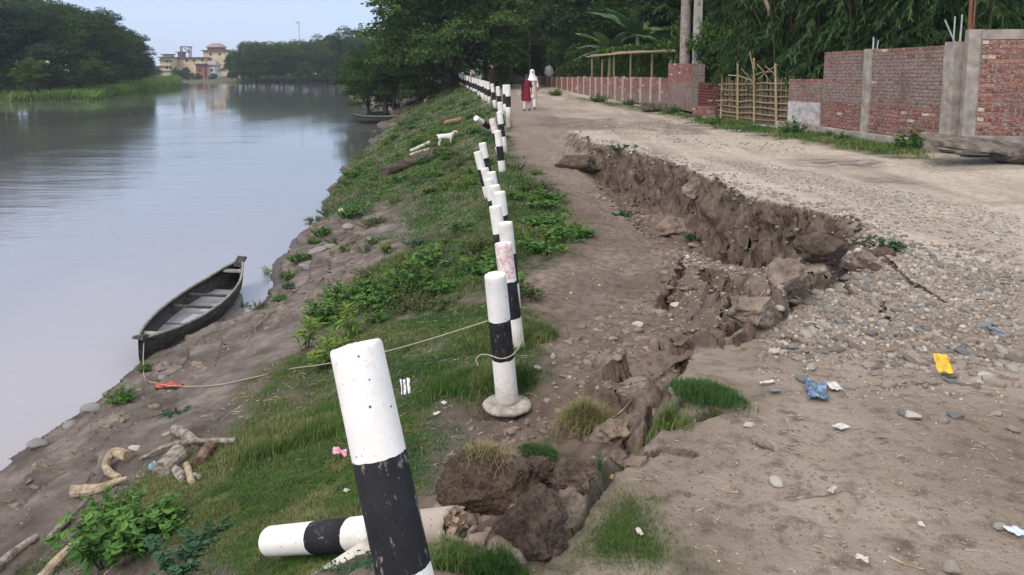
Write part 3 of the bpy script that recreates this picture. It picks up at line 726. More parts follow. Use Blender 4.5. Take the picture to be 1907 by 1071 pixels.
NAMED = [
 (1445, 900, 38, 2, 6, 'cream half stone with a red underside alone on the bare slab'),
 (1396, 795, 28, 1, 6, 'flat cream stone alone on the slab above the half stone'),
 (1780, 778, 34, 4, 0, 'angular blue grey stone at the right of the foreground'),
 (1700, 778, 42, 5, 6, 'long pale oval stone left of the angular blue grey one'),
 (1678, 771, 26, 3, 0, 'small blue grey stone touching the pale oval one'),
 (1760, 787, 26, 6, 2, 'tan stone between the oval and the angular blue grey one'),
 (1856, 773, 30, 0, 4, 'buff stone right of the angular blue grey one'),
 (1889, 803, 32, 1, 2, 'round stone at the right edge of the slab'),
 (1832, 802, 18, 2, 7, 'small brown stone left of the round one at the right edge'),
 (1865, 985, 34, 3, 4, 'buff stone beside the pale blue scrap at the right edge'),
 (1772, 1062, 46, 4, 4, 'buff stone cut by the bottom edge of the photo'),
 (1495, 708, 34, 5, 0, 'blue grey stone above the blue plastic bag'),
 (1583, 724, 26, 6, 3, 'tan stone right of the white paper by the plastic bag'),
 (1440, 658, 26, 7, 6, 'pale wedge shaped stone on the slab near the crack'),
 (1512, 686, 28, 0, 4, 'buff stone between the slab and the cobbles'),
 (1030, 665, 18, 2, 4, 'pale round stone on the path right of the guard posts'),
 (1002, 688, 20, 3, 6, 'small pale flat stone just right of the footed post'),
 (878, 800, 16, 4, 1, 'grey pebble in front of the footed post'),
 (1186, 607, 26, 6, 6, 'pale flat stone on the path below the tilted ground'),
 (1258, 570, 26, 5, 6, 'whitish flat stone left of the raised blocks'),
 (1764, 658, 22, 1, 0, 'small blue grey stone in the cobble pile above the yellow packet'),
 (1792, 657, 30, 2, 0, 'blue grey stone in the middle of the cobble pile above the yellow packet'),
 (1842, 655, 20, 3, 3, 'rust ochre stone in the cobble pile above the yellow packet'),
 (1865, 655, 34, 4, 4, 'largest buff stone at the right of the cobble pile'),
 (250, 838, 28, 3, 6, 'cream rock lying on the mud above the driftwood'),
]
for a in NAMED:
    px, py, w, k, m, lab = a; o = place_stone(px, py, w, k, m, lab, group=None)
def cobble_batch(poly, n, smin, smax, sink=.2):
    x, y = in_patch(poly, n); z = H(x, y)
    return [(x[i], y[i], z[i], smin * (smax / smin) ** (random.random() ** 2.2)) for i in range(len(x))]
CB = []
CB += cobble_batch([(1500, 560), (1650, 500), (1900, 520), (1900, 665), (1700, 690), (1560, 670), (1480, 620)], 760, .018, .06)
CB += cobble_batch([(1600, 680), (1900, 660), (1900, 722), (1640, 722)], 75, .03, .065)
CB += cobble_batch([(1430, 610), (1520, 540), (1560, 640), (1500, 690), (1400, 690)], 70, .02, .05)
CB += cobble_batch([(1440, 500), (1500, 440), (1620, 440), (1640, 500), (1540, 545), (1430, 600)], 330, .022, .075)
CB += cobble_batch([(1260, 460), (1330, 450), (1420, 490), (1410, 520), (1300, 560), (1240, 590), (1270, 520)], 300, .02, .055)
CB += cobble_batch([(1640, 440), (1900, 470), (1900, 530), (1650, 505)], 420, .016, .045)
CB += cobble_batch([(1300, 310), (1500, 360), (1700, 420), (1900, 470), (1900, 400), (1600, 340), (1300, 290)], 700, .012, .03)
CB += cobble_batch([(1100, 640), (1240, 560), (1260, 620), (1120, 740), (1010, 700)], 40, .012, .03)
CB += cobble_batch([(1150, 250), (1300, 275), (1500, 285), (1500, 250), (1250, 225), (1100, 225)], 500, .02, .05)
CB += cobble_batch([(1100, 340), (1200, 420), (1420, 520), (1250, 600), (1000, 560), (1080, 440)], 160, .012, .03)
# gravel lip on top of the cliff edge
for i in range(900):
    k = random.uniform(2, 12.99); j = int(k); a = SC_W[j]; b = SC_W[j + 1]; t = k - j
    x = a[0] + (b[0] - a[0]) * t + random.gauss(.12, .14); y = a[1] + (b[1] - a[1]) * t + abs(random.gauss(.0, .3)); CB.append((x, y, float('nan'), random.uniform(.014, .045)))
xx = np.array([c[0] for c in CB]); yy = np.array([c[1] for c in CB]); zz = H(xx, yy)
CB = [(c[0], c[1], float(z), c[3]) for c, z in zip(CB, zz)]
CB.sort(key=lambda c: -c[3] / c[1])
CNAME = ['blue grey', 'grey', 'tan', 'ochre', 'buff', 'dark brown', 'cream', 'rust brown']
for (x, y, z, s_) in CB[:270]:
    o = bpy.data.objects.new('stone', SMESH[random.randrange(8)]); COL.objects.link(o)
    o.material_slots[0].link = 'OBJECT'; mi_ = random.choices(range(8), [1.4, 4, 6, 4, 4, 5, 1, 1.5])[0]; o.material_slots[0].material = SM[mi_]
    zone = 'below the pale road' if y > 7.5 else ('in the rubble beside the crack' if x < 2.1 else ('near the yellow packet' if y < 4.6 else 'on the open gravel right of the crack'))
    o.location = (x, y, z + s_ * .12); o.scale = (s_, s_ * random.uniform(.6, 1.0), s_ * random.uniform(.45, .95)); o.rotation_euler = (random.uniform(-.35, .35), random.uniform(-.35, .35), random.uniform(0, 6.28))
    tag(o, 'one of the %s cobbles %s' % (CNAME[mi_], zone), 'stone', '%s cobbles %s' % (CNAME[mi_], zone))
rest = CB[270:]
rest += [(x, y, z, s_) for x, y, z, s_ in []]
for pl, nn_, s0, s1 in (([(1440, 560), (1650, 480), (1900, 500), (1900, 690), (1560, 690), (1420, 650)], 5200, .006, .02), ([(1260, 460), (1430, 480), (1600, 430), (1650, 480), (1500, 560), (1420, 640), (1240, 600)], 2600, .007, .024), ([(1330, 300), (1500, 360), (1700, 430), (1900, 490), (1900, 400), (1560, 330), (1400, 300)], 2600, .008, .022)):
    x, y = in_patch(pl, nn_); z = H(x, y); rest += [(x[i], y[i], z[i], s0 * (s1 / s0) ** (random.random() ** 1.6)) for i in range(len(x))]
# crumbling face of the cliff
FP = []; FS = []
for i in range(1100):
    k = random.uniform(1, 12.99); j = int(k); a = SC_W[j]; b = SC_W[j + 1]; t = k - j
    FP.append((a[0] + (b[0] - a[0]) * t + random.uniform(-.30, .02), a[1] + (b[1] - a[1]) * t - random.uniform(0, .16))); FS.append(.014 * math.exp(random.gauss(0, .75)))
fx = np.array(FP); fz = H(fx[:, 0], fx[:, 1]); v_, f_, a_ = scatter([(a, b, float(c)) for (a, b), c in zip(FP, fz)], FS, cr, flat=(.6, 1.2))
o = obj('cliff_rubble', v_, f_, earth, smooth=False); tag(o, 'lumps of soil clinging to the broken face of the road', 'soil rubble', kind='stuff')
x, y = in_patch([(1180, 860), (1900, 700), (1900, 1068), (1340, 1068)], 500); z = H(x, y)
rest += [(x[i], y[i], z[i], random.uniform(.003, .008)) for i in range(len(x))]
x, y = in_patch([(1560, 690), (1900, 680), (1900, 760), (1430, 740), (1400, 680)], 350); z = H(x, y)
rest += [(x[i], y[i], z[i], random.uniform(.004, .014)) for i in range(len(x))]
v_, f_, a_ = scatter([(a, b, c + s_ * .15) for a, b, c, s_ in rest], [r[3] for r in rest], st1, flat=(.6, 1.1))
o = obj('gravel', v_, f_, stone, smooth=True, attrs={'tint': a_}); tag(o, 'small gravel spread over the road and the rubble slope', 'gravel', kind='stuff')
# riverside slabs and pale rocks at the water
RV = [(590, 470, 40, 1, 'rounded pale boulder at the waterline below the grass'), (650, 425, 32, 2, 'pale rock half way up from the waterline'), (612, 462, 30, 2, 'small rock beside the pale waterline boulder'), (640, 395, 30, 4, 'pale rock in the weeds near the water'),
      (570, 500, 34, 1, 'grey boulder at the edge of the mud'), (165, 765, 50, 1, 'wet grey rock at the left waterline'), (75, 830, 50, 1, 'wet grey rock lowest on the left waterline'), (130, 792, 34, 1, 'wet rock between the two bigger left waterline rocks'), (300, 705, 22, 1, 'small dark rock where the mooring rope starts')]
for px, py, w, m, lab in RV: place_stone(px, py, w, None, m, lab, group=None, name='rock', flat=.7)['category'] = 'rock'
# ------------------------------------------------------------------ brick walls
bricks = NT('laid_brick', .9, .2); bv_ = bricks.coord('Object')
tint = bricks.attr('tint')                      # 0..1 brick colour, above 1: mortar smeared courses
red = bricks.ramp(tint, [(0, (.14, .040, .028)), (.35, (.23, .064, .042)), (.7, (.30, .095, .062)), (.9, (.42, .19, .14)), (1, (.60, .46, .38))])
red = bricks.mix(bricks.ramp(bricks.noise(bv_, 22, 5, .7), [(.48, 0.0), (.58, .9)]), red, (.33, .27, .24))
smear = bricks.mix(bricks.ramp(bricks.noise(bv_, 16, 6, .75), [(.44, 0.0), (.52, 1.0)]), (.22, .09, .075), (.27, .225, .205))
bcol = bricks.mix(bricks.math('GREATER_THAN', tint, 1.5), red, smear); bricks.color(bricks.mix(bricks.ramp(bricks.noise(bricks.coord('Object', (1, 1, .6)), 2.2, 6, .7), [(.48, 0.0), (.68, .6)]), bcol, (.10, .075, .065))); bricks.bump(bricks.noise(bv_, 45, 5, .7), .008); bricks = bricks.m
mortar = simple('mortar', (.18, .15, .13), (.31, .265, .235), 12, .95, .15, .012)
plaster = simple('rough_cast_concrete', (.22, .195, .17), (.38, .34, .30), 5, .95, .2, .012, 6)
rust = simple('rusty_iron', (.10, .045, .03), (.24, .11, .06), 30, .8)
steel = simple('galvanised_bar', (.30, .34, .34), (.48, .52, .52), 30, .5)
def brick_panel(name, a, b, z0a, z0b, z1a, z1b, thick, parent, smear_z=None, bl=.24, bh=.078, redtop=True, gap=.010, seed=1, smear_bottom=None):
    """courses of single bricks between two plan points, on a recessed mortar core"""
    rr = random.Random(seed); a = Vector(a); b = Vector(b); L = (b - a).length; d = (b - a) / L; nrm = Vector((d.y, -d.x))
    if nrm.y > 0 and abs(nrm.y) > abs(nrm.x): nrm = -nrm
    if abs(nrm.y) <= abs(nrm.x) and nrm.x > 0: nrm = -nrm
    mb = MB(); ang = math.atan2(d.y, d.x); rot = Matrix.Rotation(ang, 3, 'Z')
    def zz(x, k): return (z0a + (z0b - z0a) * x / L) * (1 - k) + (z1a + (z1b - z1a) * x / L) * k
    n = max(2, round((z1a - z0a) / bh))
    for c in range(n):
        x = -(c % 2) * bl * .5
        while x < L:
            x0 = max(x, 0) + gap / 2; x1 = min(x + bl, L) - gap / 2; x += bl * rr.uniform(.96, 1.04)
            if x1 - x0 < .03: continue
            xm = (x0 + x1) / 2; k0 = c / n; z = (zz(xm, k0) + zz(xm, (c + 1) / n)) / 2
            h = (zz(xm, (c + 1) / n) - zz(xm, k0)) - gap
            mb.val = min(1, max(0, rr.gauss(.42, .22)))
            if rr.random() < .05: mb.val = 1.0
            if smear_z is not None and z > smear_z and not (redtop and c >= n - 1) and rr.random() < .9: mb.val = 2
            if smear_bottom is not None and z < smear_bottom + rr.gauss(0, .06): mb.val = 2
            p = a + d * xm
            mb.box((p.x + nrm.x * rr.uniform(0, .007), p.y + nrm.y * rr.uniform(0, .007), z), (x1 - x0, thick, h), rot @ Matrix.Rotation(rr.gauss(0, .01), 3, 'Y'), .002)
    o = mb.build(name, bricks, parent)
    mc = MB(); q = thick / 2 - .008; e = d * .004
    vs = []
    for (p, zz0, zz1) in ((a + e, z0a, z1a), (b - e, z0b, z1b)):
        for s_ in (1, -1):
            vs += [(p.x + nrm.x * q * s_, p.y + nrm.y * q * s_, zz0), (p.x + nrm.x * q * s_, p.y + nrm.y * q * s_, zz1 - .006)]
    mc.add(vs, [(0, 1, 5, 4), (2, 6, 7, 3), (0, 2, 3, 1), (4, 5, 7, 6), (1, 3, 7, 5), (0, 4, 6, 2)])
    mc.build('mortar', mortar, o); return o
def pillar(name, parent, p, w, z0, z1, mat, ang=0, dep=None, seed=1):
    """rough cast column, slightly irregular"""
    n = 14; vs = []; fs = []; rr = random.Random(seed); rot = Matrix.Rotation(ang, 3, 'Z'); dep = dep or w; m = 5
    ring = []
    for s_ in range(4):
        for k in range(m):
            t = k / m - .5; ring.append([(t, -.5), (.5, t), (-t, .5), (-.5, -t)][s_])
    N = len(ring)
    for i in range(n + 1):
        z = z0 + (z1 - z0) * i / n
        for (u_, v_) in ring:
            q = rot @ Vector((u_ * w, v_ * dep, 0)); f_ = 1 + .03 * mnoise.noise(Vector((q.x * 6 + seed, q.y * 6, z * 3)))
            if abs(abs(u_) - .5) < .01 and abs(abs(v_) - .5) < .01: f_ -= .02 + .03 * abs(mnoise.noise(Vector((seed, z * 7, u_))))
            vs.append((p[0] + q.x * f_, p[1] + q.y * f_, z))
    for i in range(n):
        for k in range(N): fs.append((i * N + k, i * N + (k + 1) % N, (i + 1) * N + (k + 1) % N, (i + 1) * N + k))
    fs.append(tuple(range(n * N, n * N + N))); fs.append(tuple(reversed(range(N))))
    return obj(name, vs, fs, mat, parent)
def bar(mb, x, y, z0, z1, lean=(0, 0), r=.012):
    mb.tube([(x, y, z0), (x + lean[0] * .5, y + lean[1] * .5, (z0 + z1) / 2), (x + lean[0], y + lean[1], z1)], r, 6)
def xy(px, y): return Vector(((px - PCX) / FPX * (y / math.cos(PITCH) * 1) * 1.0, y))
# plan points on the wall line from pixel columns (column of a point at depth y and base height)
def wp(px, py, y): p = at_y(px, py, y); return Vector((p.x, p.y)), p.z
# right-hand end wall (red brick, concrete beam on top)
aL, _ = wp(1812, 250, 14.3); zt = at_y(1812, 57, 14.3).z; zb = at_y(1812, 252, 14.3).z
W1 = thing('brick_wall', 'rough red brick wall with a concrete beam on top at the right edge', 'brick wall', (0, 0, 0))
bR = Vector((12.5, 13.4))
brick_panel('brickwork', (aL.x, aL.y), bR, zb, zb, zt - .17, zt - .17, .24, W1, seed=3, bl=.25, bh=.088, gap=.024)
d_ = (bR - aL).normalized(); ang1 = math.atan2(d_.y, d_.x); mid = (aL + bR) / 2
mb = MB(); mb.box((mid.x, mid.y, zt - .083), ((bR - aL).length, .26, .17), Matrix.Rotation(ang1, 3, 'Z'), .012); mb.build('top_beam', plaster, W1)
cL, _ = wp(1801, 250, 14.35); pillar('column', W1, (cL.x, cL.y), .24, zb - .1, zt + .02, plaster, ang1, seed=4)
mb = MB(); mb.box((mid.x - .1, mid.y - .03, zb - .16), ((bR - aL).length + .3, .36, .33), Matrix.Rotation(ang1, 3, 'Z'), .02); mb.build('plinth', plaster, W1)
p_, _ = wp(1806, 60, 14.35)
mb = MB(); bar(mb, p_.x - .01, p_.y, zt, zt + 1.3, (-.02, 0), .03); bar(mb, p_.x + .07, p_.y + .03, zt, zt + 1.3, (.02, 0), .02); mb.build('iron_bar', rust, W1)
# tall wall B in two bays with a slim column, thick column at its right end
b0, _ = wp(1537, 232, 19.3); b1, _ = wp(1758, 262, 15.0)
zb0 = at_y(1537, 234, 19.3).z; zb1 = at_y(1758, 264, 15.0).z; zt0 = at_y(1537, 97, 19.3).z; zt1 = at_y(1758, 84, 15.0).z
k_ = .43; bm0 = b0.lerp(b1, k_ - .022); bm1 = b0.lerp(b1, k_ + .022); zbm = zb0 + (zb1 - zb0) * k_; ztm = zt0 + (zt1 - zt0) * k_
W2 = thing('brick_wall', 'tall brick wall in two bays, mortar smeared above and red below, with rebar sticking up', 'brick wall', (0, 0, 0))
sz = zb0 + .62
brick_panel('brickwork', b0, bm0, zb0, zbm, zt0, ztm, .22, W2, smear_z=sz, seed=5, bl=.23, bh=.076, gap=.020)
brick_panel('brickwork', bm1, b1, zbm, zb1, ztm, zt1, .22, W2, smear_z=sz - .02, seed=6, bl=.23, bh=.076, gap=.020)
angB = math.atan2((b1 - b0).y, (b1 - b0).x); mC = (bm0 + bm1) / 2
pillar('column', W2, (mC.x - .03, mC.y - .03), .25, zbm - .05, ztm + .01, plaster, angB, .27, 7)
cP, _ = wp(1771, 250, 14.75); zc = at_y(1771, 78, 14.75).z
pillar('column', W2, (cP.x, cP.y), .30, zb1 - .12, zc, plaster, angB, .30, 8)
for i, (dx, dy, h, ln) in enumerate(((-.04, -.06, .24, (.0, 0)), (.0, .05, .28, (0, 0)), (.06, -.02, .2, (.02, 0)))):
    mb = MB(); bar(mb, mC.x + dx, mC.y + dy, ztm - .03, ztm + h, ln); mb.build('rebar', steel, W2)
for i, (dx, dy, h, ln) in enumerate(((-.09, -.09, .40, (-.22, .0)), (-.04, .06, .47, (.0, .0)), (.01, -.08, .5, (.0, .0)), (.08, .07, .48, (.02, 0)))):
    mb = MB(); bar(mb, cP.x + dx, cP.y + dy, zc - .03, zc + h, ln, .013); mb.build('rebar', steel, W2)
# concrete footing strip under wall B, the gate and the short pillar
def strip(name, pts, w, h, parent, mat, jit=.015):
    """concrete strip following the ground: pts = (x, y, ztop)"""
    vs = []; fs = []; P = []
    for i in range(len(pts) - 1):
        n = max(2, int((Vector(pts[i + 1][:2]) - Vector(pts[i][:2])).length / .3))
        for k in range(n): P.append(Vector(pts[i]).lerp(Vector(pts[i + 1]), k / n))
    P.append(Vector(pts[-1]))
    for i, p in enumerate(P):
        d = (P[min(i + 1, len(P) - 1)] - P[max(0, i - 1)]); nn = Vector((d.y, -d.x, 0)).normalized(); j = lambda: random.uniform(-jit, jit)
        for (s_, z) in ((-1, -h), (-1, -.02), (-.9, 0), (.9, 0), (1, -.02), (1, -h)): vs.append((p.x + nn.x * w / 2 * s_ + j(), p.y + nn.y * w / 2 * s_ + j(), p.z + z + j()))
    for i in range(len(P) - 1):
        for k in range(5): fs.append((i * 6 + k, i * 6 + k + 1, (i + 1) * 6 + k + 1, (i + 1) * 6 + k))
    fs.append((0, 5, 4, 3, 2, 1)); e = (len(P) - 1) * 6; fs.append(tuple(e + k for k in range(6)))
    return obj(name, vs, fs, mat, parent)
dB = (b1 - b0).normalized(); nB = Vector((-1, -.2)).normalized() * .06
strip('footing', [(b0.x - .1 * dB.x + nB.x, b0.y - .1 * dB.y + nB.y, zb0 - .005), (b1.x + nB.x, b1.y + nB.y, zb1 - .005)], .36, .42, W2, plaster)
# short plastered brick pillar wall E
e0, _ = wp(1474, 225, 21.2); e1, _ = wp(1534, 226, 19.9)
zE0 = at_y(1474, 226, 21.2).z; zE1 = at_y(1534, 232, 19.9).z; zEt0 = at_y(1474, 147, 21.2).z; zEt1 = at_y(1534, 147, 19.9).z
W3 = thing('brick_wall', 'short low brick wall stub whitewashed below, between the bamboo fence and the tall wall', 'brick wall', (0, 0, 0))
brick_panel('brickwork', e0, e1, zE0, zE1, zEt0, zEt1, .24, W3, smear_z=-9, seed=9, redtop=True)
white_w = simple('flaking_whitewash', (.30, .26, .25), (.52, .49, .48), 7, .95, .15, .008, 6)
dE = (e1 - e0).normalized(); mE = (e0 + e1) / 2; nE = Vector((dE.y, -dE.x)); nE = nE if nE.y < 0 else -nE
mb = MB(); hE = (zEt0 - zE0) * .48; mb.box((mE.x + nE.x * .115, mE.y + nE.y * .115, (zE0 + zE1) / 2 + hE / 2), ((e1 - e0).length - .01, .035, hE), Matrix.Rotation(math.atan2(dE.y, dE.x), 3, 'Z'), .006); mb.build('plaster_coat', white_w, W3)
strip('footing', [(e0.x - .3 * 1, e0.y - .02, zE0 - .004), (e1.x, e1.y - .04, zE1 - .004)], .36, .4, W3, plaster)
# whitish concrete curb in front of the bamboo fence
g0, _ = wp(1305, 222, 27.5); g1, _ = wp(1475, 243, 20.9)
cb = strip('concrete_curb', [(g0.x, g0.y, at_y(1305, 216, 27.5).z), (g0.x + (g1.x - g0.x) * .5, (g0.y + g1.y) / 2, at_y(1390, 226, 24.2).z), (g1.x, g1.y, at_y(1475, 241, 20.9).z)], .34, .3, None, simple('pale_concrete', (.36, .32, .27), (.55, .50, .44), 6, .9, .2, .01))
tag(cb, 'pale concrete curb along the foot of the bamboo fence', 'curb')
# pillar F with low wall
f0, _ = wp(1254, 200, 31.0); f1, _ = wp(1299, 205, 28.6)
zF0 = at_y(1254, 198, 31).z; zF1 = at_y(1299, 208, 28.6).z; zFt = at_y(1254, 118, 31).z; zFt1 = at_y(1299, 119, 28.6).z
W4 = thing('brick_wall', 'square brick pillar wall with faded pale lower half in front of the two tall poles', 'brick wall', (0, 0, 0))
brick_panel('brickwork', f0, f1, zF0, zF1, zFt, zFt1, .5, W4, seed=11, smear_bottom=zF0 + .95)
# dark red louvred block and steps between pillar F and the bamboo fence
h0, _ = wp(1301, 210, 28.4); h1, _ = wp(1340, 215, 26.3)
zz0 = at_y(1301, 213, 28.4).z; zt_ = at_y(1301, 153, 28.4).z
W5 = thing('slatted_panel', 'dark red slatted panel in the gap between the brick pillar and bamboo fence', 'panel', (0, 0, 0))
mb = MB(); dH = (h1 - h0).normalized(); LH = (h1 - h0).length; angH = math.atan2(dH.y, dH.x); mH = (h0 + h1) / 2
mb.box((mH.x, mH.y, (zz0 + zt_) / 2), (LH, .05, zt_ - zz0), Matrix.Rotation(angH, 3, 'Z'))
mb.build('backing', simple('dark_red_paint', (.07, .018, .018), (.12, .03, .028), 9, .8), W5)
mb = MB()
for i in range(11): mb.box((mH.x - .02, mH.y - .045, zz0 + .06 + i * (zt_ - zz0 - .08) / 10.5), (LH, .035, .03), Matrix.Rotation(angH, 3, 'Z') @ Matrix.Rotation(.5, 3, 'X'))
mb.build('slats', simple('faded_red_slats', (.15, .045, .04), (.22, .075, .06), 9, .8), W5)
mb = MB(); mb.box((mH.x, mH.y - .08, (zz0 + zt_) / 2), (.03, .03, zt_ - zz0), Matrix.Rotation(angH, 3, 'Z')); mb.build('upright', steel, W5)
h2, _ = wp(1297, 214, 28.0); h3, _ = wp(1328, 219, 26.6)
W6 = thing('brick_wall', 'knee high brick step below the dark red slatted panel', 'brick wall', (0, 0, 0))
brick_panel('brickwork', h2, h3, at_y(1297, 220, 28).z, at_y(1328, 222, 26.6).z, at_y(1297, 197, 28).z, at_y(1328, 199, 26.6).z, .3, W6, seed=13)
# the long low wall, bays between pale slim columns
LW = [(1253, 31.2, 199), (1217, 33.6, 194), (1180, 36.5, 190), (1150, 39.3, 187), (1125, 42, 184), (1103, 45, 181), (1080, 49, 178), (1060, 53, 175.5), (1040, 58, 172.5), (1022, 64, 169.5), (1003, 72, 166), (985, 82, 162.5), (966, 96, 158), (948, 114, 153)]
W7 = thing('brick_wall', 'long low brick wall with slim pale columns running away along the road', 'brick wall', (0, 0, 0))
cream = simple('pale_render', (.36, .29, .24), (.50, .42, .35), 6, .95, .15)
pts = [wp(px, py, y) for px, y, py in LW]
for i in range(len(pts) - 1):
    (p0, z0), (p1, z1) = pts[i], pts[i + 1]; bl = .24 if i < 6 else .5; bh = .085 if i < 6 else .17
    h0_ = 1.14 + .02 * (i % 2); d7 = (p1 - p0).normalized()
    brick_panel('brickwork', p0, p1, z0, z1, z0 + h0_, z1 + h0_, .22, W7, seed=20 + i, bl=bl, bh=bh, gap=.012, smear_bottom=z0 + (.5 if i < 4 else .3))
    for kk in ((0, .5) if i < 9 else (0,)):
        q = p0.lerp(p1, kk); zq = z0 + (z1 - z0) * kk
        nn = Vector((d7.y, -d7.x)); nn = nn if nn.x < 0 or nn.y < -.9 else -nn
        if nn.x > 0: nn = -nn
        mb = MB(); mb.box((q.x + nn.x * .10, q.y + nn.y * .10, zq + .57), (.13, .14, 1.16 if (i + int(kk * 2)) % 3 else 1.24), Matrix.Rotation(math.atan2(d7.y, d7.x), 3, 'Z'), .006); mb.build('column', cream, W7)
# fallen slab of concrete at the right edge
def slab_mesh(pts, h, seed):
    """irregular broken plate: outline in plan, thickness h, rough edges"""
    P = []
    for i in range(len(pts)):
        a = Vector(pts[i]); b = Vector(pts[(i + 1) % len(pts)]); n = max(2, int((b - a).length / .08))
        for k in range(n):
            q = a.lerp(b, k / n); P.append((q.x + .035 * mnoise.noise(Vector((q.x * 7, q.y * 7, seed))), q.y + .035 * mnoise.noise(Vector((q.x * 7, q.y * 7, seed + 5)))))
    N = len(P); cx = sum(p[0] for p in P) / N; cy = sum(p[1] for p in P) / N; vs = []; fs = []
    lv = [(.0, h / 2, .0), (.5, h / 2, .02), (.93, h / 2, .02), (1.0, h / 2 - .03, .03), (1.02, 0, .05), (.95, -h / 2 + .04, .07), (.7, -h / 2, .07), (.0, -h / 2, .0)]
    for (s_, z, j) in lv[1:-1]:
        for p in P: vs.append((cx + (p[0] - cx) * s_, cy + (p[1] - cy) * s_, z + j * mnoise.noise(Vector((p[0] * 4 * s_, p[1] * 4 * s_, z * 5 + seed)))))
    M = len(lv) - 2
    for i in range(M - 1):
        for k in range(N): fs.append((i * N + k, (i + 1) * N + k, (i + 1) * N + (k + 1) % N, i * N + (k + 1) % N))
    vs.append((cx, cy, h / 2)); vs.append((cx, cy, -h / 2)); c = len(vs) - 2
    for k in range(N): fs.append((k, (k + 1) % N, c)); fs.append(((M - 1) * N + (k + 1) % N, (M - 1) * N + k, c + 1))
    return vs, fs
broken = simple('broken_concrete', (.05, .042, .036), (.20, .17, .145), 7, .95, .2, .02, 7, lo=.3, hi=.62)
gA = ground(1850, 318)
v_, f_ = slab_mesh([(-.85, -.3), (-.2, -.5), (.7, -.4), (1.5, -.5), (1.7, .5), (.4, .55), (-.6, .45)], .13, 3)
sA = obj('concrete_slab', v_, f_, broken); sA.location = (gA.x + .05, 13.35, gA.z + .34); sA.rotation_euler = (.16, .13, .04)
tag(sA, 'fallen broken concrete slab tilted on its edge at the right side of the road', 'concrete slab')
v_, f_ = slab_mesh([(-.5, -.3), (.3, -.35), (.7, 0), (.4, .4), (-.4, .35)], .22, 8)
sB = obj('concrete_block', v_, f_, broken); sB.location = (gA.x + .95, 13.25, gA.z + .10); sB.rotation_euler = (-.15, .2, .5)
tag(sB, 'smaller broken concrete piece under the right end of the fallen slab', 'concrete slab')
gB = ground(1218, 208)
v_, f_ = slab_mesh([(-.5, -.3), (.45, -.32), (.5, .25), (-.45, .3)], .34, 12)
sC = obj('concrete_block', v_, f_, broken); sC.location = (gB.x, gB.y + .2, gB.z + .2); sC.rotation_euler = (.05, .05, .1)
tag(sC, 'squat concrete block lying at the foot of the long low wall', 'concrete slab')

# ------------------------------------------------------------------ bamboo fence
bam = NT('dry_bamboo', .7, .3); bc = bam.coord('Object')
bam.color(bam.mix(bam.ramp(bam.noise(bc, 14, 4), [(.4, 0.0), (.7, .6)]), bam.ramp(bam.attr('tint'), [(0, (.13, .095, .055)), (.5, (.26, .195, .115)), (1, (.42, .335, .20))]), (.16, .12, .08))); bam = bam.m
q0, _ = wp(1342, 218, 26.2); q1, _ = wp(1471, 228, 21.4)
BF = thing('bamboo_fence', 'woven bamboo fence of upright sticks and cross rails between the pillar and wall stub', 'fence', (0, 0, 0))
zq0 = at_y(1342, 216, 26.2).z; zq1 = at_y(1471, 229, 21.4).z; dq = (q1 - q0); Lq = dq.length; dq.normalize()
topk = lambda t: (at_y(1342, 152, 26.2).z * (1 - t) + at_y(1471, 150, 21.4).z * t)
mb = MB(); nst = 74
for i in range(nst):
    t = (i + random.uniform(-.35, .35)) / nst; p = q0 + dq * Lq * t; zb_ = zq0 + (zq1 - zq0) * t; tp = topk(t) + random.uniform(-.12, .16)
    mb.val = random.random() * .55
    mb.tube([(p.x, p.y + random.uniform(-.03, .03), zb_ - .1), (p.x + random.uniform(-.05, .05), p.y + random.uniform(-.03, .03), tp)], random.uniform(.010, .020), 5)
st_ = mb.build('upright_sticks', bam, BF)
for j in range(7):
    mb = MB(); mb.val = random.uniform(.5, .9); k = [.02, .15, .3, .46, .62, .76, .93][j]
    P = []
    for s_ in range(7):
        t = -.03 + s_ / 6 * 1.05; p = q0 + dq * Lq * min(t, 1.0); zb_ = zq0 + (zq1 - zq0) * t; P.append((p.x - .04, p.y - .04, zb_ + (topk(t) - zb_) * k + random.uniform(-.025, .025)))
    if j == 3: P[0] = (P[0][0] - .35, P[0][1], P[0][2])
    mb.tube(P, random.uniform(.018, .026), 6); mb.build('rail', bam, BF)
for (px, top, t) in ((1374, 113, .30), (1404, 108, .55), (1444, 118, .85), (1345, 142, .02)):
    mb = MB(); mb.val = .95; p = q0 + dq * Lq * t; y_ = p.y - .08; tp = at_y(px, top, y_)
    mb.tube([(p.x - .05, y_, zq0 + (zq1 - zq0) * t - .15), (tp.x, y_, tp.z)], [.04, .034], 8); mb.build('stake', bam, BF)
for (a, b, c) in (((1380, 128), (1404, 158), 0), ((1410, 120), (1432, 150), 0), ((1424, 122), (1452, 152), 0), ((1450, 130), (1476, 148), 0), ((1400, 142), (1436, 134), 0), ((1356, 140), (1400, 150), 0), ((1412, 148), (1450, 120), 0), ((1396, 96), (1406, 150), 0)):
    mb = MB(); mb.val = random.uniform(.4, .9); pa = at_y(a[0], a[1], 23.2 + random.uniform(-.2, .2)); pb = at_y(b[0], b[1], 22.9)
    mb.tube([pa, (pa + pb) / 2 + Vector((0, 0, .05)), pb], .016, 5); mb.build('loose_branch', bam, BF)

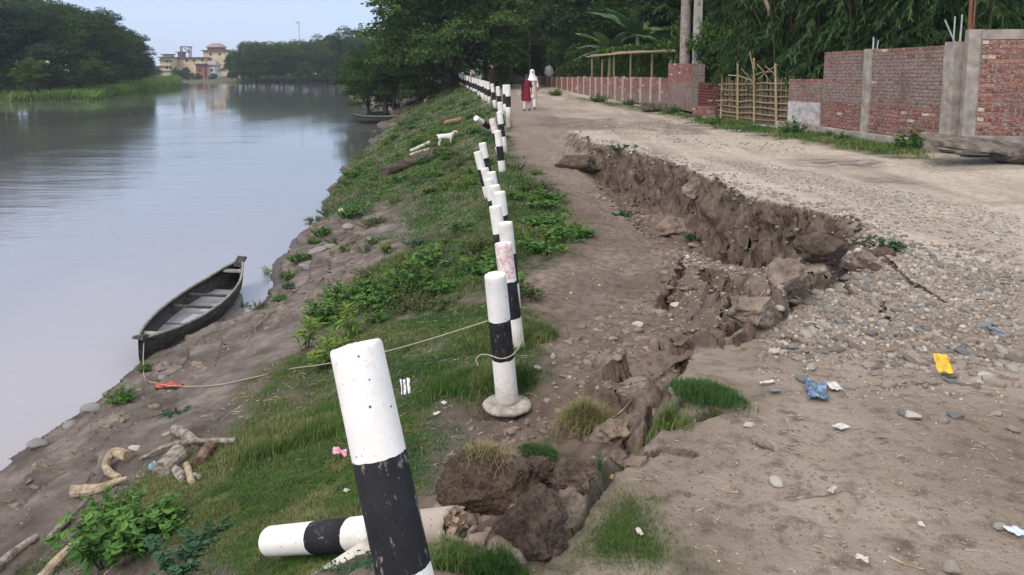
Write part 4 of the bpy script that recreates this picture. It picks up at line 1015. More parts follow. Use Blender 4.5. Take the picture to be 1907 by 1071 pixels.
# ------------------------------------------------------------------ poles
pole_m = simple('grey_bark_pole', (.20, .17, .15), (.34, .30, .27), 7, .9, .2, .02, 6)
pole_c = simple('grey_concrete_pole', (.34, .32, .30), (.45, .43, .41), 5, .9, .2)
P0 = at_y(1265, 130, 32); P1 = at_y(1280, -60, 32)
mb = MB(); mb.tube([(P0.x + .22 - .0, 32, 0), (P0.x + .22, 32, 1.5), (P1.x + .0, 32, P1.z), (P1.x + .1, 32, 9)], [.25, .22, .20, .17], 14, wob=.03)
o = mb.build('utility_pole', pole_m, None, True); tag(o, 'thick round weathered pole rising behind the brick pillar, left of the pair', 'utility pole')
rt = thing('utility_pole', 'square pale concrete pole rising behind the brick pillar, right of the pair', 'utility pole', (0, 0, 0))
P0 = at_y(1297, 130, 31.2)
mb = MB(); mb.box((P0.x, 31.2, 4.5), (.32, .26, 9.2), None, 0, .78); mb.build('shaft', pole_c, rt)
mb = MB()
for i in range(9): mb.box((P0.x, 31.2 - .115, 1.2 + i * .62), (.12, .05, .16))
mb.build('recess_shade', simple('shadowed_concrete', (.22, .21, .20), (.3, .28, .27), 8), rt)  # raised dark blocks, their colour standing in for shade inside recesses

# ------------------------------------------------------------------ trellis behind the wall
TR = thing('trellis', 'bamboo trellis roofed with climbing vines behind the low wall', 'trellis', (0, 0, 0))
TYF = lambda px: 48.5 - (px - 1103) * .092
for (px, top, bot) in ((1103, 108, 150), (1122, 110, 150), (1144, 100, 150), (1175, 97, 150), (1215, 100, 150), (1250, 98, 150)):
    mb = MB(); mb.val = .5; ty = TYF(px); a = at_y(px, top, ty); mb.tube([(a.x, ty, .05), (a.x, ty, a.z)], .065, 7); mb.build('post', bam, TR)
for (x0, y0_, x1, y1_, dd) in ((1092, 106, 1262, 93, 0), (1100, 103, 1230, 97, .15), (1140, 98, 1262, 96, -.1), (1120, 100, 1255, 90, 1.5)):
    mb = MB(); mb.val = .9; a = at_y(x0, y0_, TYF(x0) + dd); b = at_y(x1, y1_, TYF(x1) + dd); mb.tube([a, (a + b) / 2 + Vector((0, 0, .04)), b], .045, 6); mb.build('rail', bam, TR)

# ------------------------------------------------------------------ boats
wood_b = NT('weathered_boat_timber', .75, .3); wbv = wood_b.coord('Object', (6, 1, 6))
wood_b.color(wood_b.ramp(wood_b.noise(wbv, 5, 6, .6), [(.3, (.022, .020, .019)), (.5, (.048, .044, .040)), (.68, (.10, .094, .086))])); wood_b.bump(wood_b.noise(wbv, 12, 5), .006); wood_b = wood_b.m
pale_b = simple('pale_worn_timber', (.17, .16, .145), (.34, .32, .29), 9, .8, .2, .004)
def make_boat(root, L, B, Hh, mat, rim, thw, bilge=True):
    """long plank canoe, bow at +y; origin amidships at the waterline of the hull bottom"""
    n = 41; m = 15; vs = []; fs = []; G = []
    def sec(t):
        s_ = 2 * t - 1; w = B / 2 * (1 - abs(s_) ** 2.1) ** .92 + .03; zt_ = Hh * (.86 + .16 * s_ * s_ + (.30 * max(0, (s_ - .55)) + .1 * max(0, -s_ - .6))); zb_ = .02 + Hh * .55 * max(0, abs(s_) - .72) ** 1.4 * 3.2
        return w, zt_, min(zb_, zt_ * .8)
    for side in (0, 1):
        for i in range(n):
            t = i / (n - 1); w, zt_, zb_ = sec(t); y = (t - .5) * L; off = .028 if side else 0
            for j in range(m):
                a = math.pi * j / (m - 1); c = math.cos(a); s_ = math.sin(a)
                x = (w - off) * (abs(c) ** .62) * (1 if c >= 0 else -1); z = zt_ - (zt_ - zb_ - off) * s_ ** .75
                vs.append((x, y * (1 - off * .6), z))
    o_ = n * m
    for side in (0, 1):
        for i in range(n - 1):
            for j in range(m - 1):
                a = side * o_ + i * m + j; q = (a, a + 1, a + m + 1, a + m); fs.append(q if side == 0 else q[::-1])
    for i in range(n - 1):
        for j in (0, m - 1):
            a = i * m + j; fs.append((a, a + m, a + m + o_, a + o_))
    for i in (0, n - 1):
        for j in range(m - 1): a = i * m + j; fs.append((a, a + 1, a + 1 + o_, a + o_))
    obj('hull', vs, fs, mat, root, True)
    for s_ in (1, -1):
        mb = MB(); P = []
        for i in range(n): w, zt_, _ = sec(i / (n - 1)); P.append((s_ * (w - .008), (i / (n - 1) - .5) * L, zt_ + .01))
        mb.tube(P, .020, 6); mb.build('gunwale', rim, root)
    for (t, th, pale) in thw:
        w, zt_, _ = sec(t); mb = MB(); mb.box((0, (t - .5) * L, zt_ - th), (2 * w - .03, .055 if pale == 0 else .11, .03), Matrix.Rotation(.02, 3, 'Z')); mb.build('thwart', rim if pale else mat, root)
    for s_ in (1, -1):
        t = .985 if s_ > 0 else .015; w, zt_, _ = sec(t)
        mb = MB(); mb.box((0, s_ * (L / 2 - .05), zt_ + .02), (.16, .30, .05), Matrix.Rotation(s_ * .28, 3, 'X'), .01, .8); mb.build('end_cap', mat, root)
    if bilge:
        P = []; zb2 = Hh * .40; mm = 15
        for i in range(5, n - 7):
            t = i / (n - 1); w, zt_, zb_ = sec(t)
            if zb_ > zb2 - .02: continue
            s_ = ((zt_ - zb2) / (zt_ - zb_)) ** (1 / .75); c = math.sqrt(max(0, 1 - s_ * s_)); P.append(((w - .03) * c ** .62, (t - .5) * L))
        vs = [(x, y, zb2) for x, y in P] + [(-x, y, zb2) for x, y in reversed(P)]
        bw = NT('bilge_water', .03, .5); bw.color((.30, .30, .33)); bw.b.inputs['IOR'].default_value = 1.8; obj('bilge_water', vs, [tuple(range(len(vs)))], bw.m, root)
bow = at_y(441, 492, 13.3); st_p = at_y(262, 645, 9.7)
BT = thing('wooden_boat', 'old dark wooden canoe with rainwater in it, moored at the muddy bank', 'boat', ((bow.x + st_p.x) / 2 + .02, (bow.y + st_p.y) / 2, WZ - .06), 0)
Lb_ = math.hypot(bow.x - st_p.x, bow.y - st_p.y); BT.rotation_euler = (.015, .05, math.atan2(bow.y - st_p.y, bow.x - st_p.x) - math.pi / 2)
make_boat(BT, Lb_ + .15, .70, .44, wood_b, pale_b, [(.10, .03, 1), (.62, .06, 0), (.47, .06, 0), (.37, .22, 0), (.22, .28, 0), (.90, .03, 1)])
B2 = thing('wooden_boat', 'small dark boat just showing at the far bank below the big tree', 'boat', ((712 - PCX) / FPX * 56, 56, WZ + .0), R(97))
make_boat(B2, 4.2, 1.0, .55, wood_b, pale_b, [(.2, .05, 1), (.5, .05, 0), (.8, .05, 1)], False)
# mooring rope
rope_m = simple('pale_rope', (.34, .29, .21), (.50, .44, .34), 40, .9)
RP = [at_y(283, 640, 9.75), at_y(279, 668, 9.9)]
RP = [BT.location + Vector((.03, -Lb_ / 2 + .02, .44))]
rp_px = [(268, 700), (290, 716), (335, 722), (400, 720), (470, 706), (540, 690), (590, 676), (640, 662), (700, 648), (760, 628), (830, 612), (905, 592)]
ctrl = []
for a, b in rp_px:
    p = ground(a, b); ctrl.append(p + Vector((0, 0, .015)))
endp = t2.lerp(r2.location, .36) + Vector((-.085, -.0, 0)); RP += ctrl[:6]
for k in range(1, 7):
    q = ctrl[5].lerp(endp, k / 6); q.z = max(q.z - .05 * math.sin(math.pi * k / 6), gz(q.x, q.y) + .02); RP.append(q)
RP[-1] = endp
def smooth_path(P, n=6):
    out = []
    for i in range(len(P) - 1):
        p0 = P[max(i - 1, 0)]; p1 = P[i]; p2 = P[i + 1]; p3 = P[min(i + 2, len(P) - 1)]
        for k in range(n):
            t = k / n; out.append(.5 * ((2 * p1) + (p2 - p0) * t + (2 * p0 - 5 * p1 + 4 * p2 - p3) * t * t + (3 * p1 - p0 - 3 * p2 + p3) * t ** 3))
    return out + [P[-1]]
mb = MB(); mb.tube(smooth_path([Vector(p) for p in RP]), .0048, 6)
o = mb.build('mooring_rope', rope_m, None, True); tag(o, 'thin pale rope from the moored canoe across the grass to the footed guard post', 'rope')
# rope end wound round the post foot
axis = (t2 - r2.location).normalized(); c0 = r2.location + axis * .36; P = []
e1_ = axis.cross(Vector((0, 1, 0))).normalized(); e2_ = axis.cross(e1_)
for k in range(22):
    th = math.pi * (.95 + k / 21 * 1.1); P.append(c0 + e1_ * math.cos(th) * .084 * -1 + e2_ * math.sin(th) * .084 + axis * (.02 * math.sin(k * .5)))
lp = [c0 + Vector((-.085, -.03, .0)), c0 + Vector((-.15, -.03, .005)), c0 + Vector((-.185, -.03, -.03)), c0 + Vector((-.17, -.03, -.06)), c0 + Vector((-.175, -.03, -.075))]
mb = MB(); mb.tube(smooth_path(lp[::-1] + [c0 + Vector((-.04, -.08, .002)), c0 + Vector((.0, -.088, 0)), c0 + Vector((.05, -.075, .01)), c0 + Vector((.085, -.02, .02)), c0 + Vector((.12, .06, .05)), c0 + Vector((.13, .3, .09))]), .0045, 6)
o = mb.build('rope_loop', rope_m, None, True); tag(o, 'loose rope end tied round the lower white band of the footed guard post', 'rope')

# ------------------------------------------------------------------ driftwood, logs and sticks
bark = simple('grey_driftwood', (.17, .145, .12), (.36, .31, .26), 16, .9, .2, .02, 8, lo=.42, hi=.58)
pale_wood = simple('pale_driftwood', (.27, .205, .14), (.46, .37, .26), 16, .85, .2, .016, 8, lo=.4, hi=.6)
dark_wood = simple('dark_wet_log', (.045, .035, .03), (.12, .095, .08), 8, .9, .2, .012)
def logp(pts, r, mat, name, label, cat='log', h=0.0, n=10, wob=.08, rads=None, capm=None):
    P = []
    for k, (a, b) in enumerate(pts):
        p = ground(a, b); P.append(p + Vector((0, 0, r * .75 + (h if not isinstance(h, (list, tuple)) else h[k]))))
    P = smooth_path(P, 5)
    rs = [(rads or [r, r])[0] + ((rads or [r, r])[1] - (rads or [r, r])[0]) * i / (len(P) - 1) for i in range(len(P))]
    mb = MB(); mb.tube(P, rs, max(n, 9), wob=wob * .6); o = mb.build(name, mat, None, False); tag(o, label, cat); return o
logp([(300, 892), (335, 858)], .075, bark, 'log', 'short thick grey log with a dark rotten end, beside the pale blue scrap', n=14, wob=.05)
logp([(322, 875), (343, 895), (338, 858)][1::-1] + [(340, 900)], .03, bark, 'log', 'slim grey branch leaning on the thick short log', rads=[.032, .024])
logp([(348, 870), (358, 905)], .025, pale_wood, 'log', 'whitish stub of wood right of the thick short log')
logp([(362, 888), (374, 893)], .018, bark, 'stick', 'tiny grey twig stub at the right end of the driftwood heap', 'stick')
logp([(262, 858), (330, 842), (440, 829)], .02, bark, 'stick', 'long thin branch lying over the driftwood heap', 'stick', [.0, .06, .02], rads=[.012, .024])
logp([(324, 806), (345, 815), (368, 833)], .04, bark, 'log', 'knotty lichen grey branch above the driftwood heap', wob=.25)
logp([(303, 815), (328, 805)], .018, bark, 'stick', 'short grey stick touching the knotty branch', 'stick')
logp([(372, 868), (388, 845), (394, 838)], .045, simple('rotten_brown_wood', (.10, .06, .045), (.24, .16, .12), 12, .9, .2, .012), 'log', 'rotten brown stump end at the right of the driftwood heap', wob=.3)
logp([(140, 922), (180, 918), (215, 905), (237, 897)], .04, pale_wood, 'log', 'yellowish split log on the mud at the left', rads=[.05, .012], wob=.15)
logp([(222, 897), (198, 880), (212, 862), (238, 862)], .045, pale_wood, 'log', 'curled pale root of driftwood left of the log heap', h=[.0, .0, .05, .02], rads=[.022, .045], wob=.25)
logp([(-30, 1090), (20, 1040), (68, 1006)], .03, bark, 'log', 'grey branch in the bottom left corner of the photo', rads=[.036, .024])
logp([(92, 1006), (130, 973)], .022, bark, 'stick', 'short grey stick on the mud near the bottom left', 'stick')
logp([(75, 1090), (110, 1050), (152, 1008)], .03, pale_wood, 'log', 'pale straight branch by the leafy weeds at the bottom left', rads=[.04, .03])
logp([(715, 330), (760, 312), (812, 294)], .16, dark_wood, 'log', 'long dark log lying on the grassy bank below the goat', wob=.12)
logp([(765, 285), (802, 268)], .07, simple('whitish_log', (.40, .36, .31), (.58, .54, .48), 7), 'log', 'whitish log left of the goat')
logp([(764, 291), (800, 280)], .05, simple('pale_plank', (.38, .35, .30), (.52, .48, .43), 7), 'log', 'pale plank just below the whitish log')
logp([(792, 190), (812, 172)], .12, simple('orange_cut_timber', (.36, .20, .10), (.5, .32, .18), 7), 'log', 'orange cut log at the top of the bank near the posts')
logp([(830, 232), (862, 226)], .10, simple('red_brown_log', (.24, .12, .08), (.36, .2, .13), 7), 'log', 'reddish brown log behind the goat')
for i, (a, b, lab) in enumerate((((745, 775), (758, 768), 'dry straw stem on the grass right of the leaning post'), ((885, 835), (935, 826), 'curved dry stem on the soil below the footed post'), ((1300, 760), (1290, 800), 'dark twig on the slab edge below the grass tuft'),
     ((1140, 780), (1180, 742), 'brown twig stuck on the tilted earth block'), ((1425, 540), (1402, 566), 'pale bamboo splinter in the crack'), ((1345, 912), (1375, 918), 'pale straw left of the cream half stone'), ((1480, 930), (1570, 915), 'dark curved twig right of the cream half stone'),
     ((1655, 1038), (1720, 1062), 'pale thin twig near the bottom of the slab'), ((1615, 712), (1640, 718), 'light twig among the cobbles right of the white paper'), ((1800, 715), (1870, 727), 'pale stick below the cobble heap at the right'))):
    logp([a, ((a[0] + b[0]) // 2, (a[1] + b[1]) // 2 + 3), b], .004, bark if 'dark' in lab or 'brown' in lab else pale_wood, 'twig', lab, 'twig', rads=[.005, .003], n=5)

# ------------------------------------------------------------------ litter
def sheet(px, py, w, h, mat, name, label, cat, seed, crumple=.25, lift=.01, tilt=(0, 0), rz=None, n=10, outline=None):
    """a crumpled thin sheet with real thickness resting on the ground"""
    p = ground(px, py); vs = []; fs = []
    for s_ in (0, 1):
        for i in range(n):
            for j in range(n):
                u_ = i / (n - 1) - .5; v_ = j / (n - 1) - .5
                q = Vector((u_ * 3.1 + seed, v_ * 3.1, seed * .3)); z = crumple * w * (mnoise.noise(q) + .5 * mnoise.noise(q * 2.6))
                rad = 1 + .25 * mnoise.noise(Vector((math.atan2(v_, u_) * 1.3, seed, 0)))
                vs.append((u_ * w * rad + z * .3, v_ * h * rad, z + lift - s_ * .0015))
    for i in range(n - 1):
        for j in range(n - 1):
            a = i * n + j; fs.append((a, a + n, a + n + 1, a + 1)); a += n * n; fs.append((a, a + 1, a + n + 1, a + n))
    for k in range(n - 1):
        for a, b in ((k, k + 1), ((n - 1) * n + k + 1, (n - 1) * n + k), ((k + 1) * n, k * n), (k * n + n - 1, (k + 1) * n + n - 1)): fs.append((a, b, b + n * n, a + n * n))
    o = obj(name, vs, fs, mat, smooth=True); o.location = (p.x, p.y, p.z + .01 + crumple * w * .4); o.rotation_euler = (tilt[0], tilt[1], rz if rz is not None else random.uniform(0, 3)); tag(o, label, cat); return o
paper = simple('white_paper', (.40, .37, .33), (.66, .64, .61), 40, .7)
blue_pl = NT('blue_plastic', .35, .5); blue_pl.color(blue_pl.ramp(blue_pl.noise(blue_pl.coord(), 26, 3), [(.35, (.03, .05, .09)), (.55, (.10, .17, .27)), (.7, (.30, .38, .48))])); blue_pl = blue_pl.m
yel = simple('yellow_packet_foil', (.55, .31, .03), (.86, .53, .05), 30, .4)
o = sheet(1749, 700, .088, .11, yel, 'snack_packet', 'bright yellow packet among the cobbles at the right', 'packet', 3, .07, .03, (.85, .1), .15, n=16)
o.location.z += .05
sheet(1520, 735, .24, .10, blue_pl, 'plastic_bag', 'crumpled dark blue and clear plastic bag beside white paper', 'plastic bag', 5, .09, n=26)
sheet(1553, 726, .10, .06, paper, 'paper_scrap', 'white paper scrap touching the blue plastic bag', 'paper', 8, .06)
sheet(1428, 718, .09, .025, paper, 'paper_scrap', 'small torn white paper left of the blue plastic bag', 'paper', 9, .06)
sheet(1443, 732, .06, .05, simple('grey_card', (.16, .16, .165), (.2, .2, .2)), 'card_scrap', 'small grey card below the torn white paper', 'card', 10, .05)
sheet(1566, 801, .065, .05, paper, 'paper_scrap', 'oval white scrap alone on the bare slab', 'paper', 11, .03)
sheet(1890, 998, .06, .05, simple('pale_blue_film', (.48, .55, .75), (.66, .72, .86), 20), 'plastic_scrap', 'pale blue scrap at the right edge of the slab', 'plastic scrap', 12, .12)
sheet(1715, 986, .025, .02, paper, 'paper_scrap', 'tiny white scrap in the lower right of the slab', 'paper', 13, .2)
sheet(1605, 1050, .04, .03, paper, 'paper_scrap', 'white scrap near the bottom edge of the slab', 'paper', 14, .2)
sheet(1550, 922, .055, .02, simple('straw_paper', (.42, .38, .31), (.52, .48, .4)), 'leaf_scrap', 'pale torn scrap right of the half stone', 'scrap', 15, .2)
sheet(1190, 1000, .05, .02, paper, 'paper_scrap', 'white scrap on the grass of the foreground slab', 'paper', 16, .2)
o = sheet(755, 732, .07, .13, NT('striped_wrapper_blank').m, 'striped_wrapper', 'crumpled white wrapper with dark stripes standing in the grass', 'wrapper', 17, .25, tilt=(.8, .2), rz=.4, n=14)
sw = NT('striped_wrapper', .5); sx = sw.n('ShaderNodeSeparateXYZ', {0: sw.coord()}).outputs[0]
sw.color(sw.mix(sw.math('GREATER_THAN', sw.math('SINE', sw.math('MULTIPLY', sx, 190.0)), .35), (.80, .79, .77), (.10, .10, .11))); o.data.materials[0] = sw.m; o.location.z += .03
sheet(813, 775, .05, .03, paper, 'paper_scrap', 'white scrap below the striped wrapper', 'paper', 18, .15)
sheet(827, 755, .04, .03, paper, 'paper_scrap', 'small white scrap nearer the footed post than the wrapper', 'paper', 19, .15)
sheet(633, 856, .07, .09, simple('pink_foil', (.62, .12, .28), (.80, .50, .58), 22, .4), 'snack_packet', 'pink and white crumpled packet left of the leaning post', 'packet', 20, .35, tilt=(.4, 0), n=14).location.z += .03
sheet(645, 920, .03, .03, paper, 'paper_scrap', 'small white scrap on the grass left of the black band', 'paper', 21, .2)
sheet(287, 882, .06, .07, simple('sky_blue_plastic', (.12, .42, .62), (.35, .62, .78), 22, .4), 'plastic_cup', 'pale blue plastic scrap at the rotten end of the thick log', 'plastic scrap', 22, .3, tilt=(.6, 0)).location.z += .03
sheet(315, 724, .26, .09, simple('red_cloth', (.30, .045, .035), (.50, .12, .09), 20), 'cloth_rag', 'red rag lying on the mud by the mooring rope', 'rag', 23, .15, rz=.2, n=14)
sheet(172, 978, .10, .05, simple('whitish_rag', (.5, .46, .4), (.68, .64, .58)), 'card_scrap', 'whitish torn piece left of the leafy weeds', 'scrap', 24, .2)
sheet(1150, 400, .10, .09, simple('green_plastic', (.02, .20, .11), (.06, .36, .22), 20, .4), 'plastic_scrap', 'small green plastic scrap on the far path', 'plastic scrap', 25, .3)
sheet(1135, 896, .04, .03, simple('terracotta_shard', (.42, .17, .08), (.55, .25, .13), 20), 'pot_shard', 'orange pot shard at the tip of the foreground grass', 'shard', 26, .1)
sheet(1855, 622, .17, .05, blue_pl, 'plastic_sheet', 'thin blue plastic strip pressed into the gravel at the right', 'plastic scrap', 27, .05)
# ------------------------------------------------------------------ people and goat (skinned bodies)
def skinned(name, nodes, edges, mat, parent=None, sub=2, root=0):
    me = bpy.data.meshes.new(name); me.from_pydata([n[0] for n in nodes], edges, []); me.materials.append(mat)
    o = bpy.data.objects.new(name, me); COL.objects.link(o)
    if parent: o.parent = parent
    sk = o.modifiers.new('skin', 'SKIN'); sk.use_smooth_shade = True
    lay = me.skin_vertices[0] if me.skin_vertices else None
    if lay is None:
        bpy.context.view_layer.objects.active = o; lay = me.skin_vertices.new() if hasattr(me.skin_vertices, 'new') else None
    for i, nn in enumerate(nodes):
        r = nn[1]; lay.data[i].radius = (r, r) if not isinstance(r, tuple) else r
        lay.data[i].use_root = (i == root)
    ss = o.modifiers.new('sub', 'SUBSURF'); ss.levels = sub; ss.render_levels = sub
    dg = bpy.context.evaluated_depsgraph_get(); ev = o.evaluated_get(dg); m2 = bpy.data.meshes.new_from_object(ev)
    o.modifiers.clear(); o.data = m2; bpy.data.meshes.remove(me)
    return o
def rings(name, prof, mat, parent, n=20, fold=0.0, seed=0, cap=True):
    """lofted cloth: prof = (cx, cy, z, rx, ry)"""
    vs = []; fs = []
    for i, (cx, cy, z, rx, ry) in enumerate(prof):
        for j in range(n):
            th = 2 * math.pi * j / n; w = 1 + fold * (i / len(prof)) * math.sin(th * 7 + seed) + fold * .5 * mnoise.noise(Vector((math.cos(th) * 2, math.sin(th) * 2, z * 3 + seed)))
            vs.append((cx + rx * w * math.cos(th), cy + ry * w * math.sin(th), z))
    for i in range(len(prof) - 1):
        for j in range(n): fs.append((i * n + j, (i + 1) * n + j, (i + 1) * n + (j + 1) % n, i * n + (j + 1) % n))
    if cap: fs.append(tuple(reversed(range(n))) if prof[0][2] < prof[-1][2] else tuple(range(n))); fs.append(tuple(range((len(prof) - 1) * n, len(prof) * n)))
    return obj(name, vs, fs, mat, parent, True)
skin_m = simple('brown_skin', (.20, .10, .06), (.26, .14, .09), 5, .6)
hair_m = simple('black_hair', (.012, .010, .010), (.03, .025, .022), 30, .5)
def person_body(root, h=1.55, stride=.12, arm=((-.20, .02, 0), (.20, .02, 0)), mat=None, lift=0):
    k = h / 1.6
    S = lambda x, y, z: (x * k, y * k, z * k)
    N = [(S(0, 0, .88), .115 * k), (S(0, .0, 1.05), .10 * k), (S(0, 0, 1.22), .115 * k), (S(0, 0, 1.33), .07 * k), (S(0, .0, 1.39), .043 * k), (S(0, .01, 1.45), .065 * k), (S(0, .015, 1.53), .075 * k), (S(0, 0, 1.585), .045 * k)]
    E = [(0, 1), (1, 2), (2, 3), (3, 4), (4, 5), (5, 6), (6, 7)]
    for s_ in (-1, 1):
        b = len(N); st = stride * s_
        N += [(S(s_ * .085, 0, .80), .078 * k), (S(s_ * .09, st * .5, .46), .052 * k), (S(s_ * .09, st - .02, .10), .032 * k), (S(s_ * .09, st - .03, .035), .030 * k), (S(s_ * .10, st + .12, .022), (.026 * k, .018 * k))]
        E += [(0, b), (b, b + 1), (b + 1, b + 2), (b + 2, b + 3), (b + 3, b + 4)]
        b = len(N); ax_, ay_, az_ = arm[(s_ + 1) // 2]
        N += [(S(s_ * .15, 0, 1.30), .050 * k), (S(s_ * .20, -.02 + ay_ * .3, 1.06), .036 * k), (S(ax_ + s_ * .02, ay_ + .06, .86 + az_), .026 * k), (S(ax_ + s_ * .015, ay_ + .10, .79 + az_), (.028 * k, .014 * k))]
        E += [(3, b), (b, b + 1), (b + 1, b + 2), (b + 2, b + 3)]
        w = len(N) - 1
        for f in range(5):
            dx = (f - 1.5) * .012 if f < 4 else -.026 * s_; N.append((S(ax_ + s_ * .015 + dx * 1.2, ay_ + .115, .755 + az_ + (0 if f < 4 else .02)), .009 * k)); N.append((S(ax_ + s_ * .015 + dx * 1.3, ay_ + .125 + .01 * (f == 4), .715 + az_ + abs(f - 1.4) * .006 + (0 if f < 4 else .03)), .007 * k))
            E += [(w, len(N) - 2), (len(N) - 2, len(N) - 1)]
    b = len(N); N.append((S(0, .085, 1.475), .012 * k)); E.append((5, b))         # nose
    o = skinned('body', N, E, mat or skin_m, root)
    return o
def face(root, k, z0=1.50):
    for s_ in (-1, 1):
        mb = MB(); mb.box((s_ * .026 * k, .082 * k, z0 * k), (.02 * k, .012 * k, .010 * k)); mb.build('eye', hair_m, root)
# woman in maroon (seen from front-left), walking towards the camera
def place(px, py, hgt): p = ground(px, py); return p
pA = ground(981, 206); pB = ground(991, 203)
mar = simple('maroon_cloth', (.13, .012, .022), (.22, .022, .038), 9, .85); dmar = simple('dark_maroon_cloth', (.045, .010, .016), (.08, .016, .022), 9, .9)
pinkw = simple('pale_pink_cloth', (.60, .47, .46), (.74, .62, .60), 9, .85); whitec = simple('white_cloth', (.74, .73, .74), (.84, .83, .83), 9, .85); shoe = simple('dark_sandals', (.05, .02, .02))
A = thing('person', 'person with long maroon tunic and dark hair walking beside one in white', 'person', pA, math.pi * .96)
hA = 1.42; k = hA / 1.6; person_body(A, hA, .10); face(A, k)
rings('tunic', [(0, 0, .42 * k, .20 * k, .15 * k), (0, 0, .62 * k, .185 * k, .14 * k), (0, 0, .86 * k, .165 * k, .13 * k), (0, 0, 1.04 * k, .14 * k, .115 * k), (0, 0, 1.2 * k, .165 * k, .125 * k), (0, 0, 1.32 * k, .15 * k, .10 * k), (0, 0, 1.385 * k, .06 * k, .06 * k)], mar, A, fold=.07, cap=False)
for s_ in (-1, 1):
    rings('trouser_leg', [(s_ * .09 * k, .10 * s_ * k - .02, .09 * k, .05 * k, .055 * k), (s_ * .09 * k, .06 * s_ * k, .3 * k, .066 * k, .07 * k), (s_ * .085 * k, .02 * s_, .55 * k, .085 * k, .09 * k)], pinkw, A, cap=False)
    rings('sleeve', [(s_ * .205 * k, -.01, 1.03 * k, .056 * k, .056 * k), (s_ * .185 * k, -.0, 1.15 * k, .062 * k, .062 * k), (s_ * .14 * k, 0, 1.33 * k, .062 * k, .062 * k)], dmar, A, cap=False)
    mb = MB(); mb.box((s_ * .095 * k, (.10 * s_ + .05) * k, .012), (.085, .22, .03), None, .003, .9); mb.build('sandal', shoe, A)
v_, f_ = lump(400, 3, .10, 2, (.092 * k, .10 * k, .115 * k)); o = obj('hair', v_, f_, hair_m, A, True); o.location = (0, -.018 * k, 1.525 * k)
rings('shawl', [(.17 * k, .04, .46 * k, .07 * k, .05 * k), (.19 * k, .03, .8 * k, .075 * k, .06 * k), (.17 * k, .02, 1.12 * k, .07 * k, .09 * k), (.11 * k, .0, 1.36 * k, .07 * k, .11 * k)], dmar, A, n=14, fold=.15, cap=True)
Bp = thing('person', 'person in pale pink tunic and white headscarf walking right of the maroon one', 'person', pB, math.pi * 1.04)
hB = 1.62; k = hB / 1.6; person_body(Bp, hB, -.10); face(Bp, k)
rings('tunic', [(0, 0, .46 * k, .21 * k, .16 * k), (0, 0, .66 * k, .19 * k, .15 * k), (0, 0, .88 * k, .175 * k, .14 * k), (0, 0, 1.05 * k, .15 * k, .12 * k), (0, 0, 1.2 * k, .17 * k, .13 * k), (0, 0, 1.32 * k, .155 * k, .105 * k), (0, 0, 1.385 * k, .06 * k, .06 * k)], pinkw, Bp, fold=.07, seed=2, cap=False)
for s_ in (-1, 1):
    rings('trouser_leg', [(s_ * .09 * k, -.10 * s_ * k - .02, .09 * k, .05 * k, .055 * k), (s_ * .09 * k, -.06 * s_ * k, .3 * k, .07 * k, .075 * k), (s_ * .085 * k, -.02 * s_, .58 * k, .09 * k, .09 * k)], whitec, Bp, cap=False)
    rings('sleeve', [(s_ * .225 * k, .045, .88 * k, .048 * k, .048 * k), (s_ * .205 * k, -.01, 1.05 * k, .055 * k, .055 * k), (s_ * .14 * k, 0, 1.33 * k, .062 * k, .062 * k)], pinkw, Bp, cap=False)
    mb = MB(); mb.box((s_ * .095 * k, (-.10 * s_ + .05) * k, .012), (.085, .22, .03), None, .003, .9); mb.build('sandal', shoe, Bp)
rings('headscarf', [(0, -.01, 1.16 * k, .215 * k, .165 * k), (0, -.01, 1.26 * k, .20 * k, .15 * k), (0, -.01, 1.35 * k, .13 * k, .12 * k), (0, -.025, 1.42 * k, .095 * k, .10 * k), (0, -.028, 1.50 * k, .10 * k, .105 * k), (0, -.025, 1.58 * k, .085 * k, .09 * k), (0, -.02, 1.625 * k, .035 * k, .04 * k)], whitec, Bp, fold=.06)
# white bundle resting on the low wall
pC = at_y(1022, 141, 64.3); v_, f_ = lump(471, 4, .22, 1.6, (.34, .28, .44)); o = obj('white_bundle', v_, f_, whitec, None, True); o.location = (pC.x, 64.3, pC.z + .36)
tag(o, 'rounded white bundle sitting on top of the long low wall right of the walkers', 'bundle')
# two distant dark figures by the far posts
for (px, py, y, top, lab, cl) in ((917, 176, 44, 122, 'distant person in dark clothes standing on the far levee behind the posts', simple('dark_brown_cloth', (.012, .009, .009), (.03, .016, .015))), (880, 163, 50, 136, 'distant person in dark red standing left among the far posts', simple('dull_red_cloth', (.07, .022, .022), (.10, .03, .03)))):
    p = at_y(px, py, y); hh_ = (at_y(px, top, y).z - p.z); zg = gz(p.x, y)
    D_ = thing('person', lab, 'person', (p.x, y, p.z), math.pi)
    k = hh_ / 1.6; person_body(D_, hh_, .06, mat=cl); face(D_, k); v_, f_ = lump(421, 2, .05, 2, (.072 * k, .07 * k, .10 * k)); o = obj('face', v_, f_, skin_m, D_, True); o.location = (0, .03 * k, 1.50 * k)
    rings('clothes', [(0, 0, .12 * k, .13 * k, .12 * k), (0, 0, .6 * k, .16 * k, .13 * k), (0, 0, 1.0 * k, .15 * k, .12 * k), (0, 0, 1.25 * k, .18 * k, .12 * k), (0, 0, 1.38 * k, .07 * k, .07 * k)], cl, D_, fold=.05, cap=False)
    v_, f_ = lump(410 + px, 2, .1, 2, (.09 * k, .095 * k, .11 * k)); o = obj('hair', v_, f_, hair_m, D_, True); o.location = (0, -.015 * k, 1.525 * k)
